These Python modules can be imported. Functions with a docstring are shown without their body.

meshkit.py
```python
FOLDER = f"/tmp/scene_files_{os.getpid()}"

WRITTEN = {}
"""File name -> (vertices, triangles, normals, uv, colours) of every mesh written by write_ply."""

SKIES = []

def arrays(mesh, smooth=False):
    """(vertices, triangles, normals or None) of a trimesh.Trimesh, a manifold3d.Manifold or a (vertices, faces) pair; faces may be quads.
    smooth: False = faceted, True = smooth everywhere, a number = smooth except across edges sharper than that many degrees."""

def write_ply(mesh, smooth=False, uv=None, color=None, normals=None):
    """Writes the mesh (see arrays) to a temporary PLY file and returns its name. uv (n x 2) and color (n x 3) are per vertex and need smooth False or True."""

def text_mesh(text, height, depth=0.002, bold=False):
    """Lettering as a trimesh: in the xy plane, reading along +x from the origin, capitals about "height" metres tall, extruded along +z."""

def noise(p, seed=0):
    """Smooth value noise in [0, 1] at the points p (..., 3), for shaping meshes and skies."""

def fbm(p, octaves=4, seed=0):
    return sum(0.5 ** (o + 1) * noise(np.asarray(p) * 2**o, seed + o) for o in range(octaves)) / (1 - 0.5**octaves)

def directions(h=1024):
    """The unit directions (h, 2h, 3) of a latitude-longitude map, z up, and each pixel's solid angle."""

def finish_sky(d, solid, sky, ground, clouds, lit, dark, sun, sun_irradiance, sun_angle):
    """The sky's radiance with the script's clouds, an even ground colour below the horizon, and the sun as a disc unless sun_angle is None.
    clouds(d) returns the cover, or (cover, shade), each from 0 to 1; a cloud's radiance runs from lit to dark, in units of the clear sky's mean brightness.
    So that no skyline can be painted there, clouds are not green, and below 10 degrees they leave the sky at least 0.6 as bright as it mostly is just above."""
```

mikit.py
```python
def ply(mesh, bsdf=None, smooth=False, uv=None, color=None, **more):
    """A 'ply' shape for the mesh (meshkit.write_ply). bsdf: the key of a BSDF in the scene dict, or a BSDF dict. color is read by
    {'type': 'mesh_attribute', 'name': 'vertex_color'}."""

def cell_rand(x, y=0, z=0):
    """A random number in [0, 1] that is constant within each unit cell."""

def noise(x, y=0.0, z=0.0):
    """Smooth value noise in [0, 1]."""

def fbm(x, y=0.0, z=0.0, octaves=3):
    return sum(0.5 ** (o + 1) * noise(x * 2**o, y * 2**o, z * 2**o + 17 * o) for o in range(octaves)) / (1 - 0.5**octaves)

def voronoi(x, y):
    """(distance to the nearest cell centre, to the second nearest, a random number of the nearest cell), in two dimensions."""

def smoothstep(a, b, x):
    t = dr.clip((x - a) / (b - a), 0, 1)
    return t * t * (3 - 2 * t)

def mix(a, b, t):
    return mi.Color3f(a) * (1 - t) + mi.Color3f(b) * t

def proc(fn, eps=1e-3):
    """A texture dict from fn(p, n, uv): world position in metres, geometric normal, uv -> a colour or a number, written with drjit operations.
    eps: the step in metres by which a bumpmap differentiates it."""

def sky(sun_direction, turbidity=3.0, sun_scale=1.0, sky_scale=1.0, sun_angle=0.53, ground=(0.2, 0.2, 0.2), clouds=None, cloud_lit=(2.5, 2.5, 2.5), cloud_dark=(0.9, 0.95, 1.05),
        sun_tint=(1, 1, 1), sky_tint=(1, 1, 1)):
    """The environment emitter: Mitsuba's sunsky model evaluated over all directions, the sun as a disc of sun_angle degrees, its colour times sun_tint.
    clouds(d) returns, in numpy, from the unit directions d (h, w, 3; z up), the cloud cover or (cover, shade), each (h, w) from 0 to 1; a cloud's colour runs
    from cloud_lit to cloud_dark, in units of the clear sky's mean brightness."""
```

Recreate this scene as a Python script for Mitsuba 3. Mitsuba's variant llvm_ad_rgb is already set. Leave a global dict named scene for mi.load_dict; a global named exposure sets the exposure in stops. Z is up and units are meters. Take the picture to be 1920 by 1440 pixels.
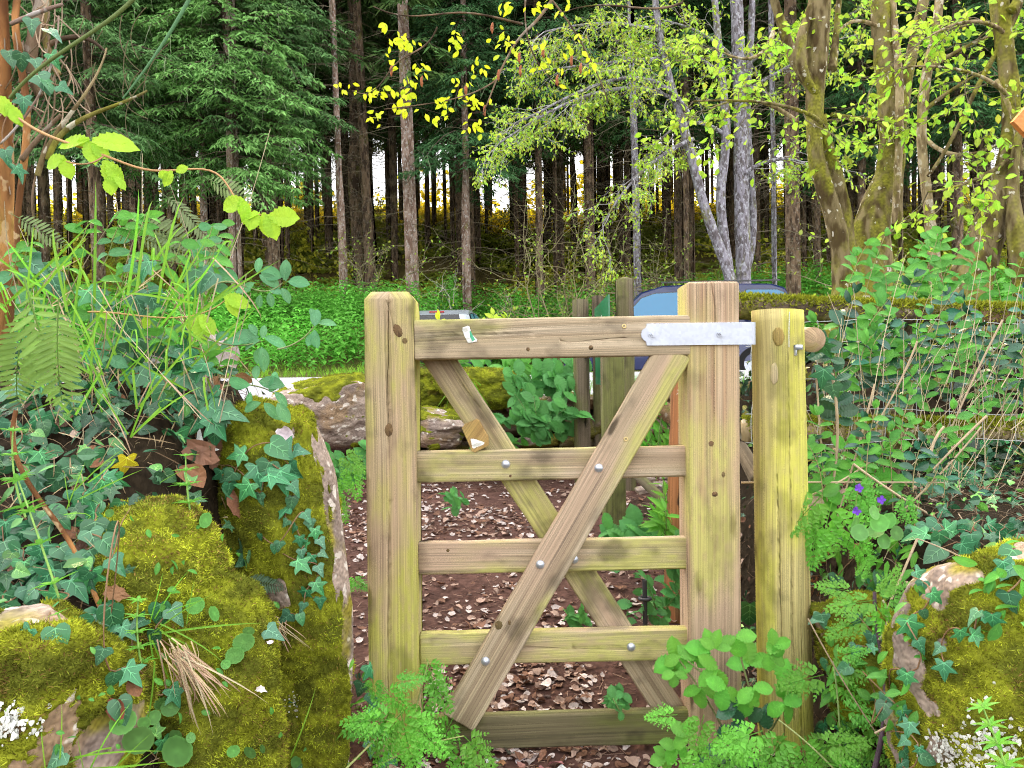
import math
import numpy as np, trimesh, manifold3d as m3
import mitsuba as mi
import drjit as dr
import mikit, meshkit
from mikit import proc, noise, fbm, voronoi, cell_rand, smoothstep, mix

T = mi.ScalarTransform4f
rng = np.random.default_rng(11)
scene, labels = {}, {}

# ---------------------------------------------------------------- camera, sky, exposure
EYE = np.array([0.0, 0.0, 1.05])
FPX = 1440.0                       # focal length in pixels of the 1920 px wide photograph
PITCH, ROLL = 20 / 1440.0, math.radians(0.95)
FWD = np.array([0, math.cos(PITCH), -math.sin(PITCH)])
_u0, _r0 = np.array([0, math.sin(PITCH), math.cos(PITCH)]), np.array([1.0, 0, 0])
UP = math.cos(ROLL) * _u0 + math.sin(ROLL) * _r0
RIGHT = math.cos(ROLL) * _r0 - math.sin(ROLL) * _u0
scene['camera'] = {'type': 'perspective', 'fov': 2 * math.degrees(math.atan(960 / FPX)), 'fov_axis': 'x', 'near_clip': 0.05, 'far_clip': 900.0,
                   'to_world': T().look_at(origin=EYE.tolist(), target=(EYE + FWD).tolist(), up=UP.tolist())}
scene['sky'] = mikit.sky((-0.25, 0.62, 0.74), turbidity=3, sun_scale=0.30, sun_angle=12, sun_tint=(1.0, 0.90, 0.70), clouds=lambda d: 1.0, cloud_lit=(2.5, 2.5, 2.5), ground=(0.15, 0.16, 0.1))
exposure = 3.8


def P(px, py, D):
    """The point at depth D (metres in front of the camera) that the photograph shows at pixel px, py."""
    return EYE + D * (FWD + (px - 960) / FPX * RIGHT + (720 - py) / FPX * UP)


def sst(a, b, x):
    t = np.clip((np.asarray(x, float) - a) / (b - a), 0, 1)
    return t * t * (3 - 2 * t)


# ---------------------------------------------------------------- scene bookkeeping
_taken = set()


def numbered(name):
    if name not in _taken and name not in scene:
        _taken.add(name)
        return name
    k = _next.get(name, 1)
    while f'{name}_{k:03d}' in _taken:
        k += 1
    _next[name] = k + 1
    _taken.add(f'{name}_{k:03d}')
    return f'{name}_{k:03d}'


_next = {}


def tag(key, label=None, cat=None, group=None, kind=None):
    d = {}
    if label: d['label'] = label
    if cat: d['category'] = cat
    if group: d['group'] = group
    if kind: d['kind'] = kind
    labels[key] = {**labels.get(key, {}), **d}


def thing(name, label, cat, group=None):
    k = numbered(name)
    tag(k, label, cat, group)
    return k


def cply(v, f, c, bsdf, smooth=False):
    """A ply whose colours travel in its uv (u: one of 128 x 128 hues, v: brightness), so that all meshes of a material can be joined."""
    v, f, c = np.asarray(v, float), np.asarray(f, int), np.clip(np.asarray(c, float), 1e-4, None)
    s = c.sum(1)
    idv = np.clip((c[:, 0] / s * 128).astype(int), 0, 127) * 128 + np.clip((c[:, 2] / s * 128).astype(int), 0, 127)
    nrm = None
    if smooth:
        fn = np.cross(v[f[:, 1]] - v[f[:, 0]], v[f[:, 2]] - v[f[:, 0]])
        nrm = np.stack([np.bincount(f.ravel(), np.repeat(fn[:, k], 3), len(v)) for k in range(3)], 1)
        nrm /= np.linalg.norm(nrm, axis=1, keepdims=True) + 1e-20
    idf = idv[f]
    mixed = np.nonzero((idf[:, 0] != idf[:, 1]) | (idf[:, 0] != idf[:, 2]))[0]
    if len(mixed):
        fm = f[mixed].ravel()
        f = f.copy()
        f[mixed] = len(v) + np.arange(len(fm)).reshape(-1, 3)
        v, s = np.vstack([v, v[fm]]), np.concatenate([s, s[fm]])
        idv = np.concatenate([idv, np.repeat(idf[mixed, 0], 3)])
        if nrm is not None: nrm = np.vstack([nrm, nrm[fm]])
    path = meshkit.write_ply((v, f), False, np.stack([idv + .5, s], 1), None, normals=nrm)
    return {'type': 'ply', 'filename': path, 'face_normals': nrm is None, 'bsdf': {'type': 'ref', 'id': bsdf}}


class MB:
    """Collects vertex, triangle and colour arrays."""

    def __init__(self):
        self.v, self.f, self.c, self.uv, self.n = [], [], [], [], 0

    def add(self, v, f, c=None, uv=None):
        v = np.asarray(v, float)
        f = np.asarray(f, int)
        if f.shape[1] == 4:
            f = np.vstack([f[:, [0, 1, 2]], f[:, [0, 2, 3]]])
        self.v.append(v)
        self.f.append(f + self.n)
        self.c.append(np.broadcast_to(np.asarray(c if c is not None else (1, 1, 1), float), (len(v), 3)))
        if uv is not None: self.uv.append(uv)
        self.n += len(v)

    def arrays(self):
        return np.vstack(self.v), np.vstack(self.f), np.vstack(self.c)

    def ply(self, bsdf, smooth=False):
        v, f, c = self.arrays()
        return cply(v, f, c, bsdf, smooth)


def put(name, shape, parent=None, M=None, **lab):
    """One entry of the scene; parent + '__' + name, numbered when that key is taken."""
    key = numbered(f'{parent}__{name}' if parent else name)
    if M is not None: shape = {**shape, 'to_world': T(M)}
    scene[key] = shape
    if lab: tag(key, **lab)
    return key


def frame(pos, y, n, s=1.0):
    """Matrix that takes a leaf (base at the origin, length 1 along +y, upper side +z) to its place."""
    y = np.asarray(y, float) / np.linalg.norm(y)
    n = np.asarray(n, float)
    x = np.cross(y, n)
    if np.linalg.norm(x) < 1e-6: x = np.cross(y, [0.3, 0.5, 0.81])
    x /= np.linalg.norm(x)
    M = np.eye(4)
    s = np.broadcast_to(s, 3)
    M[:3, 0], M[:3, 1], M[:3, 2], M[:3, 3] = x * s[0], y * s[1], np.cross(x, y) * s[2], pos
    return M


def frames(pos, y, n, s):
    pos, y, n = (np.asarray(a, float) for a in (pos, y, n))
    y = y / (np.linalg.norm(y, axis=1, keepdims=True) + 1e-12)
    x = np.cross(y, n)
    x /= np.linalg.norm(x, axis=1, keepdims=True) + 1e-12
    z = np.cross(x, y)
    s = np.broadcast_to(np.asarray(s, float).reshape(-1, 1), (len(pos), 1))
    M = np.zeros((len(pos), 4, 4))
    M[:, :3, 0], M[:, :3, 1], M[:, :3, 2], M[:, :3, 3], M[:, 3, 3] = x * s, y * s, z * s, pos, 1
    return M


def scatter(mb, tmpl, M, tint):
    """Adds copies of a template (v, f, c) under the matrices M, each with its tint (n x 3) times the template's colours."""
    v, f, c = tmpl
    n = len(M)
    if not n: return
    vs = (np.einsum('kij,nj->kni', M[:, :3, :3], v) + M[:, None, :3, 3]).reshape(-1, 3)
    fs = (f[None] + (np.arange(n) * len(v))[:, None, None]).reshape(-1, 3)
    tint = np.broadcast_to(tint, (n, 3))
    mb.add(vs, fs, (tint[:, None] * c[None]).reshape(-1, 3))


def tri(f):
    f = np.asarray(f, int)
    return np.vstack([f[:, [0, 1, 2]], f[:, [0, 2, 3]]]) if f.shape[1] == 4 else f


def spline(pts, n):
    """n points on a smooth curve through pts."""
    from scipy.interpolate import CubicSpline, interp1d
    p = np.asarray(pts, float)
    t = np.concatenate([[0], np.cumsum(np.linalg.norm(np.diff(p, axis=0), axis=1) + 1e-9)])
    q = np.linspace(0, t[-1], n)
    return CubicSpline(t, p)(q) if len(p) > 2 else interp1d(t, p, axis=0)(q)


def tube(pts, radii, sides=6, cap=True, jit=0.0, seed=0):
    """(v, f): a tapering tube along pts."""
    p = np.asarray(pts, float)
    t = np.gradient(p, axis=0)
    t /= np.linalg.norm(t, axis=1, keepdims=True) + 1e-12
    ref = np.array([0, 0, 1.0]) if abs(t[:, 2]).mean() < 0.8 else np.array([0, 1.0, 0.0])
    a = np.cross(t, ref)
    a /= np.linalg.norm(a, axis=1, keepdims=True) + 1e-12
    b = np.cross(t, a)
    ang = np.arange(sides) * 2 * np.pi / sides
    r = np.broadcast_to(np.asarray(radii, float), (len(p),))[:, None] * np.ones((1, sides))
    if jit:
        q = p[:, None] + 0 * a[:, None] + (np.cos(ang)[None, :, None] * a[:, None] + np.sin(ang)[None, :, None] * b[:, None]) * r[..., None]
        r = r * (1 + jit * (2 * meshkit.fbm(q * 3.0 / max(r.mean() * 6, .02), 3, seed) - 1))
    v = p[:, None] + r[..., None] * (np.cos(ang)[None, :, None] * a[:, None] + np.sin(ang)[None, :, None] * b[:, None])
    i, j = np.meshgrid(np.arange(len(p) - 1), np.arange(sides), indexing='ij')
    q = np.stack([i * sides + j, i * sides + (j + 1) % sides, (i + 1) * sides + (j + 1) % sides, (i + 1) * sides + j], -1).reshape(-1, 4)
    v, f = v.reshape(-1, 3), tri(q)
    if cap:
        n = len(v)
        v = np.vstack([v, p[:1], p[-1:]])
        k = np.arange(sides)
        e = (len(p) - 1) * sides
        f = np.vstack([f, np.stack([k, (k + 1) % sides, np.full(sides, n)], 1)[:, ::-1], np.stack([e + k, e + (k + 1) % sides, np.full(sides, n + 1)], 1)])
    f = f[:, ::-1]
    return v, f


def unit(v):
    v = np.asarray(v, float)
    return v / (np.linalg.norm(v, axis=-1, keepdims=True) + 1e-12)


# ---------------------------------------------------------------- materials
def _decode(p, n, uv):
    a = dr.floor(uv.x / 128.0)
    r, b = (a + 0.5) / 128.0, (dr.floor(uv.x - a * 128.0) + 0.5) / 128.0
    return mi.Color3f(r * uv.y, dr.maximum(1 - r - b, 0.0) * uv.y, b * uv.y)


VC = proc(_decode)


def rough(tex, roughness=0.8, spec=0.3):
    return {'type': 'principled', 'base_color': tex, 'roughness': roughness, 'specular': spec}


def bumped(tex, h, scale, roughness=0.8, spec=0.3, eps=1e-3):
    return {'type': 'twosided', 'b': {'type': 'bumpmap', 'arbitrary': proc(h, eps), 'scale': scale, 'nested': rough(tex, roughness, spec)}}


def leafy(diff=0.9, gloss=0.4, roughness=0.35):
    """A leaf: light passes through it, and its skin is a little glossy."""
    return {'type': 'blendbsdf', 'weight': gloss, 'a': {'type': 'principledthin', 'base_color': VC, 'roughness': 0.5, 'diff_trans': diff},
            'b': {'type': 'twosided', 'b': {'type': 'principled', 'base_color': VC, 'roughness': roughness, 'specular': 0.6}}}


scene['mat_leaf'] = leafy(1.0, 0.2, 0.36)
scene['mat_ivy'] = {'type': 'twosided', 'b': {'type': 'principled', 'base_color': VC, 'roughness': 0.30, 'specular': 0.42}}
scene['mat_grass'] = leafy(0.9, 0.2, 0.4)
scene['mat_needle'] = {'type': 'twosided', 'b': {'type': 'diffuse', 'reflectance': VC}}
scene['mat_moss'] = {'type': 'twosided', 'b': {'type': 'diffuse', 'reflectance': VC}}
scene['mat_stem'] = {'type': 'twosided', 'b': rough(VC, 0.6)}
scene['mat_litter'] = {'type': 'twosided', 'b': rough(VC, 0.65, 0.3)}
scene['mat_petal'] = {'type': 'principledthin', 'base_color': VC, 'roughness': 0.6, 'diff_trans': 0.6}


def wood_mat(name, base, dark, pale, algae, algae_amt, dirt=0.3, stripe=70.0, pink=None, bump=0.0012):
    """uv in metres: u along the grain, v across it."""

    def col(p, n, uv):
        u, v = uv.x, uv.y
        w = v + 0.018 * (noise(u * 1.6, v * 5.0) - 0.5) + 0.03 * (noise(u * 0.7, v * 2.0, 5.0) - 0.5)
        g = noise(w * stripe, u * 0.8, 3.0)
        fine = noise(w * stripe * 7, u * 5.0, 9.0)
        c = mix(base, dark, 0.75 * smoothstep(0.45, 0.85, g))
        c = mix(c, pale, 0.55 * smoothstep(0.5, 0.9, noise(w * stripe * 0.45, u * 0.6, 21.0)))
        if pink is not None:
            c = mix(c, pink, 0.85 * smoothstep(0.42, 0.68, fbm(u * 1.7, v * 6.0, 31.0)))
        c = c * (0.62 + 0.68 * fine)
        # knots
        d, _, r = voronoi(u * 2.3 + 40.0, v * 8.0 + 11.0)
        k = (1 - smoothstep(0.05, 0.13, d + 0.03 * noise(u * 90, v * 90))) * dr.select(r > 0.72, 1.0, 0.0)
        c = mix(c, mi.Color3f(dark) * 0.35, k)
        # thin drying cracks along the grain
        cr = 1 - smoothstep(0.0, 0.05, dr.abs(noise(w * 34.0, u * 0.5, 47.0) - 0.5))
        cr = cr * smoothstep(0.55, 0.75, noise(u * 2.2, v * 20.0, 51.0))
        c = c * (1 - 0.5 * cr)
        a = smoothstep(0.52 - 0.3 * algae_amt, 0.78 - 0.25 * algae_amt, fbm(u * 2.4, v * 9.0, 61.0, 4)) * (0.5 + 0.7 * noise(u * 40, w * 130.0, 7.0))
        c = mix(c, mi.Color3f(algae) * (0.75 + 0.5 * fine), dr.clip(a, 0, 0.9))
        s = smoothstep(0.55, 0.8, fbm(u * 9.0, v * 14.0, 77.0, 4))
        return mi.Color3f(c * (1 - dirt * s))

    def h(p, n, uv):
        u, v = uv.x, uv.y
        w = v + 0.018 * (noise(u * 1.6, v * 5.0) - 0.5) + 0.03 * (noise(u * 0.7, v * 2.0, 5.0) - 0.5)
        return 0.6 * noise(w * stripe, u * 0.8, 3.0) + 0.5 * noise(w * stripe * 7, u * 5.0, 9.0)

    scene[name] = bumped(proc(col), h, bump, 0.75, 0.25, 8e-4)


wood_mat('mat_gate_wood', (.40, .315, .21), (.245, .18, .115), (.47, .39, .285), (.40, .385, .12), 0.38, 0.5, stripe=110.0, pink=(.44, .315, .225))
wood_mat('mat_stile_wood', (.39, .30, .185), (.25, .175, .10), (.46, .375, .255), (.41, .40, .085), 0.60, 0.48, stripe=100.0, pink=(.42, .30, .20))
wood_mat('mat_hang_wood', (.42, .305, .19), (.33, .205, .12), (.48, .38, .265), (.44, .41, .13), 0.12, 0.25, stripe=95.0, pink=(.43, .305, .215))
wood_mat('mat_pole_wood', (.47, .40, .17), (.32, .25, .10), (.56, .49, .26), (.49, .47, .09), 0.5, 0.4, stripe=85.0)
wood_mat('mat_knot', (.16, .095, .045), (.06, .035, .018), (.24, .16, .09), (.16, .12, .05), 0.2, 0.4, stripe=160.0)
wood_mat('mat_block_wood', (.34, .215, .075), (.19, .11, .04), (.42, .30, .13), (.36, .29, .08), 0.3, 0.3, stripe=150.0)
wood_mat('mat_old_wood', (.13, .10, .065), (.06, .045, .03), (.20, .165, .12), (.13, .13, .045), 0.3, 0.4, stripe=90.0)
wood_mat('mat_green_wood', (.13, .11, .06), (.065, .055, .03), (.17, .15, .09), (.14, .15, .045), 0.5, 0.4, stripe=80.0)
wood_mat('mat_red_wood', (.34, .14, .055), (.12, .06, .03), (.48, .30, .14), (.20, .16, .07), 0.15, 0.4, stripe=50.0)


def bark_col(base, crack, fleck, moss, moss_amt, fleck_amt, sc=9.0):
    def col(p, n, uv):
        f = fbm(p.x * sc * 2, p.y * sc * 2, p.z * sc * 0.55, 4)
        c = mix(crack, base, smoothstep(0.35, 0.62, f))
        m = smoothstep(0.62 - 0.4 * moss_amt, 0.78 - 0.25 * moss_amt, 0.62 * fbm(p.x * 3.1, p.y * 3.1, p.z * 1.3 + 9.0, 4) + 0.38 * fbm(p.x * 19.0, p.y * 19.0, p.z * 7.0, 3))
        c = mix(c, mi.Color3f(moss) * (0.5 + noise(p.x * 60, p.y * 60, p.z * 60)), m)
        l = smoothstep(0.66 - 0.2 * fleck_amt, 0.70 - 0.2 * fleck_amt, fbm(p.x * 26.0 + 5.0, p.y * 26.0, p.z * 15.0, 4)) * (0.45 + 0.5 * noise(p.x * 90, p.y * 90, p.z * 90))
        return mi.Color3f(mix(c, fleck, l))

    def h(p, n, uv):
        return fbm(p.x * sc * 3, p.y * sc * 3, p.z * sc * 0.8, 3)
    return bumped(proc(col), h, 0.02, 0.9, 0.15, 4e-3)


scene['mat_bark'] = bark_col((.19, .13, .085), (.06, .04, .028), (.26, .22, .18), (.12, .11, .03), 0.1, 0.2, 7.0)
scene['mat_bark_pale'] = bark_col((.31, .225, .185), (.16, .10, .075), (.45, .42, .40), (.18, .17, .06), 0.12, 0.35, 7.0)
scene['mat_bark_grey'] = bark_col((.25, .235, .275), (.11, .095, .10), (.42, .43, .47), (.18, .18, .07), 0.2, 0.35, 11.0)
scene['mat_bark_moss'] = bark_col((.21, .165, .085), (.07, .048, .02), (.60, .56, .46), (.205, .20, .026), 0.55, -0.15, 9.0)
scene['mat_bark_lichen'] = bark_col((.36, .28, .16), (.14, .10, .05), (.52, .47, .37), (.19, .175, .028), 0.35, 0.3, 11.0)
scene['mat_bark_red'] = bark_col((.40, .19, .07), (.14, .06, .025), (.5, .36, .2), (.3, .2, .05), 0.1, 0.3, 9.0)


def stone_col(a, b, fleck, moss, moss_amt, ochre=(.30, .19, .09)):
    def col(p, n, uv):
        f = fbm(p.x * 7, p.y * 7, p.z * 7, 5)
        c = mix(a, b, smoothstep(0.3, 0.7, f))
        c = mix(c, ochre, 0.6 * smoothstep(0.55, 0.72, fbm(p.x * 5 + 7.0, p.y * 5, p.z * 5, 3)))
        g = noise(p.x * 160, p.y * 160, p.z * 160)
        c = c * (0.6 + 0.8 * g)
        c = mix(c, fleck, smoothstep(0.62, 0.7, fbm(p.x * 34, p.y * 34, p.z * 34, 3)))
        m = smoothstep(0.68 - 0.36 * moss_amt, 0.76 - 0.3 * moss_amt, fbm(p.x * 5.2 + 3.0, p.y * 5.2, p.z * 5.2 + 1.0, 4))
        return mi.Color3f(mix(c, mi.Color3f(moss) * (0.5 + g), m))

    def h(p, n, uv):
        return fbm(p.x * 40, p.y * 40, p.z * 40, 4)
    return bumped(proc(col), h, 0.012, 0.85, 0.25, 2e-3)


scene['mat_stone'] = stone_col((.33, .255, .21), (.19, .145, .125), (.58, .52, .46), (.22, .19, .025), 0.35)
scene['mat_stone_dark'] = stone_col((.12, .09, .055), (.07, .05, .032), (.24, .19, .14), (.11, .10, .02), 0.5, (.2, .11, .05))
scene['mat_stone_moss'] = stone_col((.30, .235, .19), (.17, .13, .11), (.52, .46, .42), (.15, .135, .018), 0.75)


def ground_col(p, n, uv):
    f = fbm(p.x * 3, p.y * 3, 0.0, 4)
    g = noise(p.x * 120, p.y * 120, p.z * 60)
    g2 = noise(p.x * 38, p.y * 38, 4.0)
    soil = mix((.105, .054, .042), (.05, .026, .021), f) * (0.45 + 0.75 * g + 0.4 * g2)
    wood_floor = mix((.17, .14, .04), (.085, .065, .025), fbm(p.x * 0.9, p.y * 0.9, 3.0, 4)) * (0.6 + 0.8 * g)
    verge = mix((.11, .12, .03), (.07, .06, .025), fbm(p.x * 2, p.y * 2, 7.0)) * (0.6 + 0.8 * g)
    c = mix(soil, verge, smoothstep(6.2, 6.8, p.y))
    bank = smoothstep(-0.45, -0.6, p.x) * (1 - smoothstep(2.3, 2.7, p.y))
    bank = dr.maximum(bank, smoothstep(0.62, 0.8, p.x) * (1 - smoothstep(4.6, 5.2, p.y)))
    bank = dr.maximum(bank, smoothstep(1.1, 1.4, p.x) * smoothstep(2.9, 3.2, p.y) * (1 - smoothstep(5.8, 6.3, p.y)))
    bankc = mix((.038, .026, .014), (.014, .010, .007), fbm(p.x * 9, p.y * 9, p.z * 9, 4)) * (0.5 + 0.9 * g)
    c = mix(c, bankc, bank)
    return mi.Color3f(mix(c, wood_floor, smoothstep(15.0, 18.0, p.y)))


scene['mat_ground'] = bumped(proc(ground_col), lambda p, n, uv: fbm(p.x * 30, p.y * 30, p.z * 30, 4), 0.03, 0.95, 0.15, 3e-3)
scene['mat_gravel'] = bumped(proc(lambda p, n, uv: mi.Color3f(mix((.34, .33, .36), (.52, .50, .52), noise(p.x * 30, p.y * 30, 0.0)) * (0.55 + 0.6 * noise(p.x * 75, p.y * 75, 2.0)))),
                             lambda p, n, uv: fbm(p.x * 40, p.y * 40, 0.0, 2), 0.02, 0.9, 0.2, 3e-3)
scene['mat_zinc'] = {'type': 'twosided', 'b': {'type': 'bumpmap', 'arbitrary': proc(lambda p, n, uv: fbm(p.x * 70, p.y * 70, p.z * 70, 3)), 'scale': 0.00012,
                     'nested': {'type': 'principled', 'base_color': proc(lambda p, n, uv: mi.Color3f(mix((.42, .45, .53), (.58, .62, .71), 0.4 * voronoi(p.x * 130, p.z * 130)[2] + 0.7 * fbm(p.x * 25, p.y * 9, p.z * 40, 4)))), 'metallic': 0.75, 'roughness': 0.42}}}
scene['mat_wire'] = {'type': 'twosided', 'b': {'type': 'principled', 'base_color': {'type': 'rgb', 'value': [.55, .58, .60]}, 'metallic': 0.5, 'roughness': 0.45}}
scene['mat_brass'] = {'type': 'twosided', 'b': {'type': 'principled', 'base_color': {'type': 'rgb', 'value': [.60, .48, .22]}, 'metallic': 0.7, 'roughness': 0.4}}
scene['mat_iron'] = {'type': 'twosided', 'b': {'type': 'principled', 'base_color': {'type': 'rgb', 'value': [.06, .06, .07]}, 'metallic': 0.5, 'roughness': 0.5}}


def paint(name, rgb, roughness=0.25, metallic=0.3):
    scene[name] = {'type': 'twosided', 'b': {'type': 'principled', 'base_color': {'type': 'rgb', 'value': list(rgb)}, 'roughness': roughness, 'metallic': metallic, 'clearcoat': 0.8, 'clearcoat_gloss': 0.95}}


paint('mat_blue_paint', (.006, .013, .07), 0.18, 0.0)
paint('mat_silver_paint', (.38, .42, .47), 0.3, 0.5)
paint('mat_green_board', (.015, .14, .06), 0.4, 0.0)
paint('mat_black_plastic', (.012, .012, .014), 0.5, 0.0)
scene['mat_window'] = {'type': 'twosided', 'b': {'type': 'principled', 'base_color': {'type': 'rgb', 'value': [.05, .17, .30]}, 'roughness': 0.05, 'specular': 0.5}}
scene['mat_rubber'] = {'type': 'twosided', 'b': {'type': 'diffuse', 'reflectance': {'type': 'rgb', 'value': [.02, .02, .02]}}}
scene['mat_red_lens'] = {'type': 'plastic', 'diffuse_reflectance': {'type': 'rgb', 'value': [.35, .01, .01]}}
scene['mat_white'] = {'type': 'twosided', 'b': {'type': 'plastic', 'diffuse_reflectance': proc(lambda p, n, uv: mi.Color3f(mix((.74, .75, .72), (.5, .5, .45), smoothstep(.5, .7, fbm(p.x * 90, p.y * 90, p.z * 90, 3)))))}}
scene['mat_green_print'] = {'type': 'twosided', 'b': {'type': 'diffuse', 'reflectance': {'type': 'rgb', 'value': [.10, .42, .25]}}}
scene['mat_orange'] = bumped(proc(lambda p, n, uv: mi.Color3f(mix((.62, .20, .045), (.72, .30, .09), fbm(p.x * 6 + 40 * p.z, p.y * 6, p.z * 30, 3)))), lambda p, n, uv: noise(p.x * 9, p.y * 9, p.z * 200), 0.001, 0.6)


# ---------------------------------------------------------------- terrain
def H(x, y):
    """Height of the ground in metres."""
    x, y = np.asarray(x, float), np.asarray(y, float)
    path = 0.083 * np.clip(y - 2.0, 0, 3.6) - 0.05 * np.clip(1.4 - y, 0, 3)
    z = path + 0.55 * sst(5.75, 6.15, y) + 0.18 * sst(6.2, 13.0, y)
    start = 14.3 + 5.4 * sst(-2.6, -1.2, x) - 1.5 * sst(4.5, 9.0, x)
    d = np.clip(y - start, 0, None)
    z = z + 0.18 * np.clip(d, 0, 1) + 1.15 * sst(0.6, 4.5, d) + 0.305 * np.clip(y - np.maximum(start + 3.0, 21.0), 0, 52 - 21) - 0.25 * np.clip(y - 55, 0, 40)
    z = z + 0.25 * (meshkit.fbm(np.stack([x * 0.25, y * 0.25, 0 * x + 3.3], -1), 3, 4) - 0.5) * sst(20, 26, y)
    # left hedge bank, its end faced with stones
    face = np.clip((y - 0.72) * 0.92, 0, 0.99) + 0.05
    lb = face * sst(-0.50, -0.80, x) * (1 - sst(2.15, 2.75, y))
    lb = np.where(y < 0.72, 0.05 * sst(-0.5, -0.8, x), lb)
    z = np.maximum(z, lb)
    # right hedge bank
    rb = np.clip((y - 0.9) * 0.55, 0, 0.62) * sst(0.80, 1.15, x) * (1 - 0.75 * sst(3.0, 4.5, y))
    z = np.maximum(z, rb)
    # the hedge's own mound behind the rail fence
    z = np.maximum(z, 1.08 * sst(1.15, 1.75, x) * sst(3.05, 3.7, y) * (1 - .35 * sst(5.0, 6.2, y)))
    near = (1 - sst(6.5, 9, y))
    return z + near * 0.035 * (meshkit.fbm(np.stack([x * 5, y * 5, 0 * x], -1), 3, 2) - 0.5)


def Hs(x, y):
    return float(H(np.array(x), np.array(y)))


def gp(px, py, dmax=70.0, lift=0.0):
    """The ground point that the photograph's ray through px, py meets first."""
    d = np.concatenate([np.arange(0.7, 8, 0.01), np.arange(8, dmax, 0.05)])
    q = EYE + d[:, None] * (FWD + (px - 960) / FPX * RIGHT + (720 - py) / FPX * UP)
    hit = np.nonzero(q[:, 2] < H(q[:, 0], q[:, 1]) + lift)[0]
    return q[hit[0]] if len(hit) else None


def _lines(fine0, fine1, step, far0, far1, grow=1.13):
    a = list(np.arange(fine0, fine1 + 1e-6, step))
    s = step
    while a[-1] < far1:
        s = min(s * grow, 6.0)
        a.append(a[-1] + s)
    s = step
    while a[0] > far0:
        s = min(s * grow, 6.0)
        a.insert(0, a[0] - s)
    return np.array(a)


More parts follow.
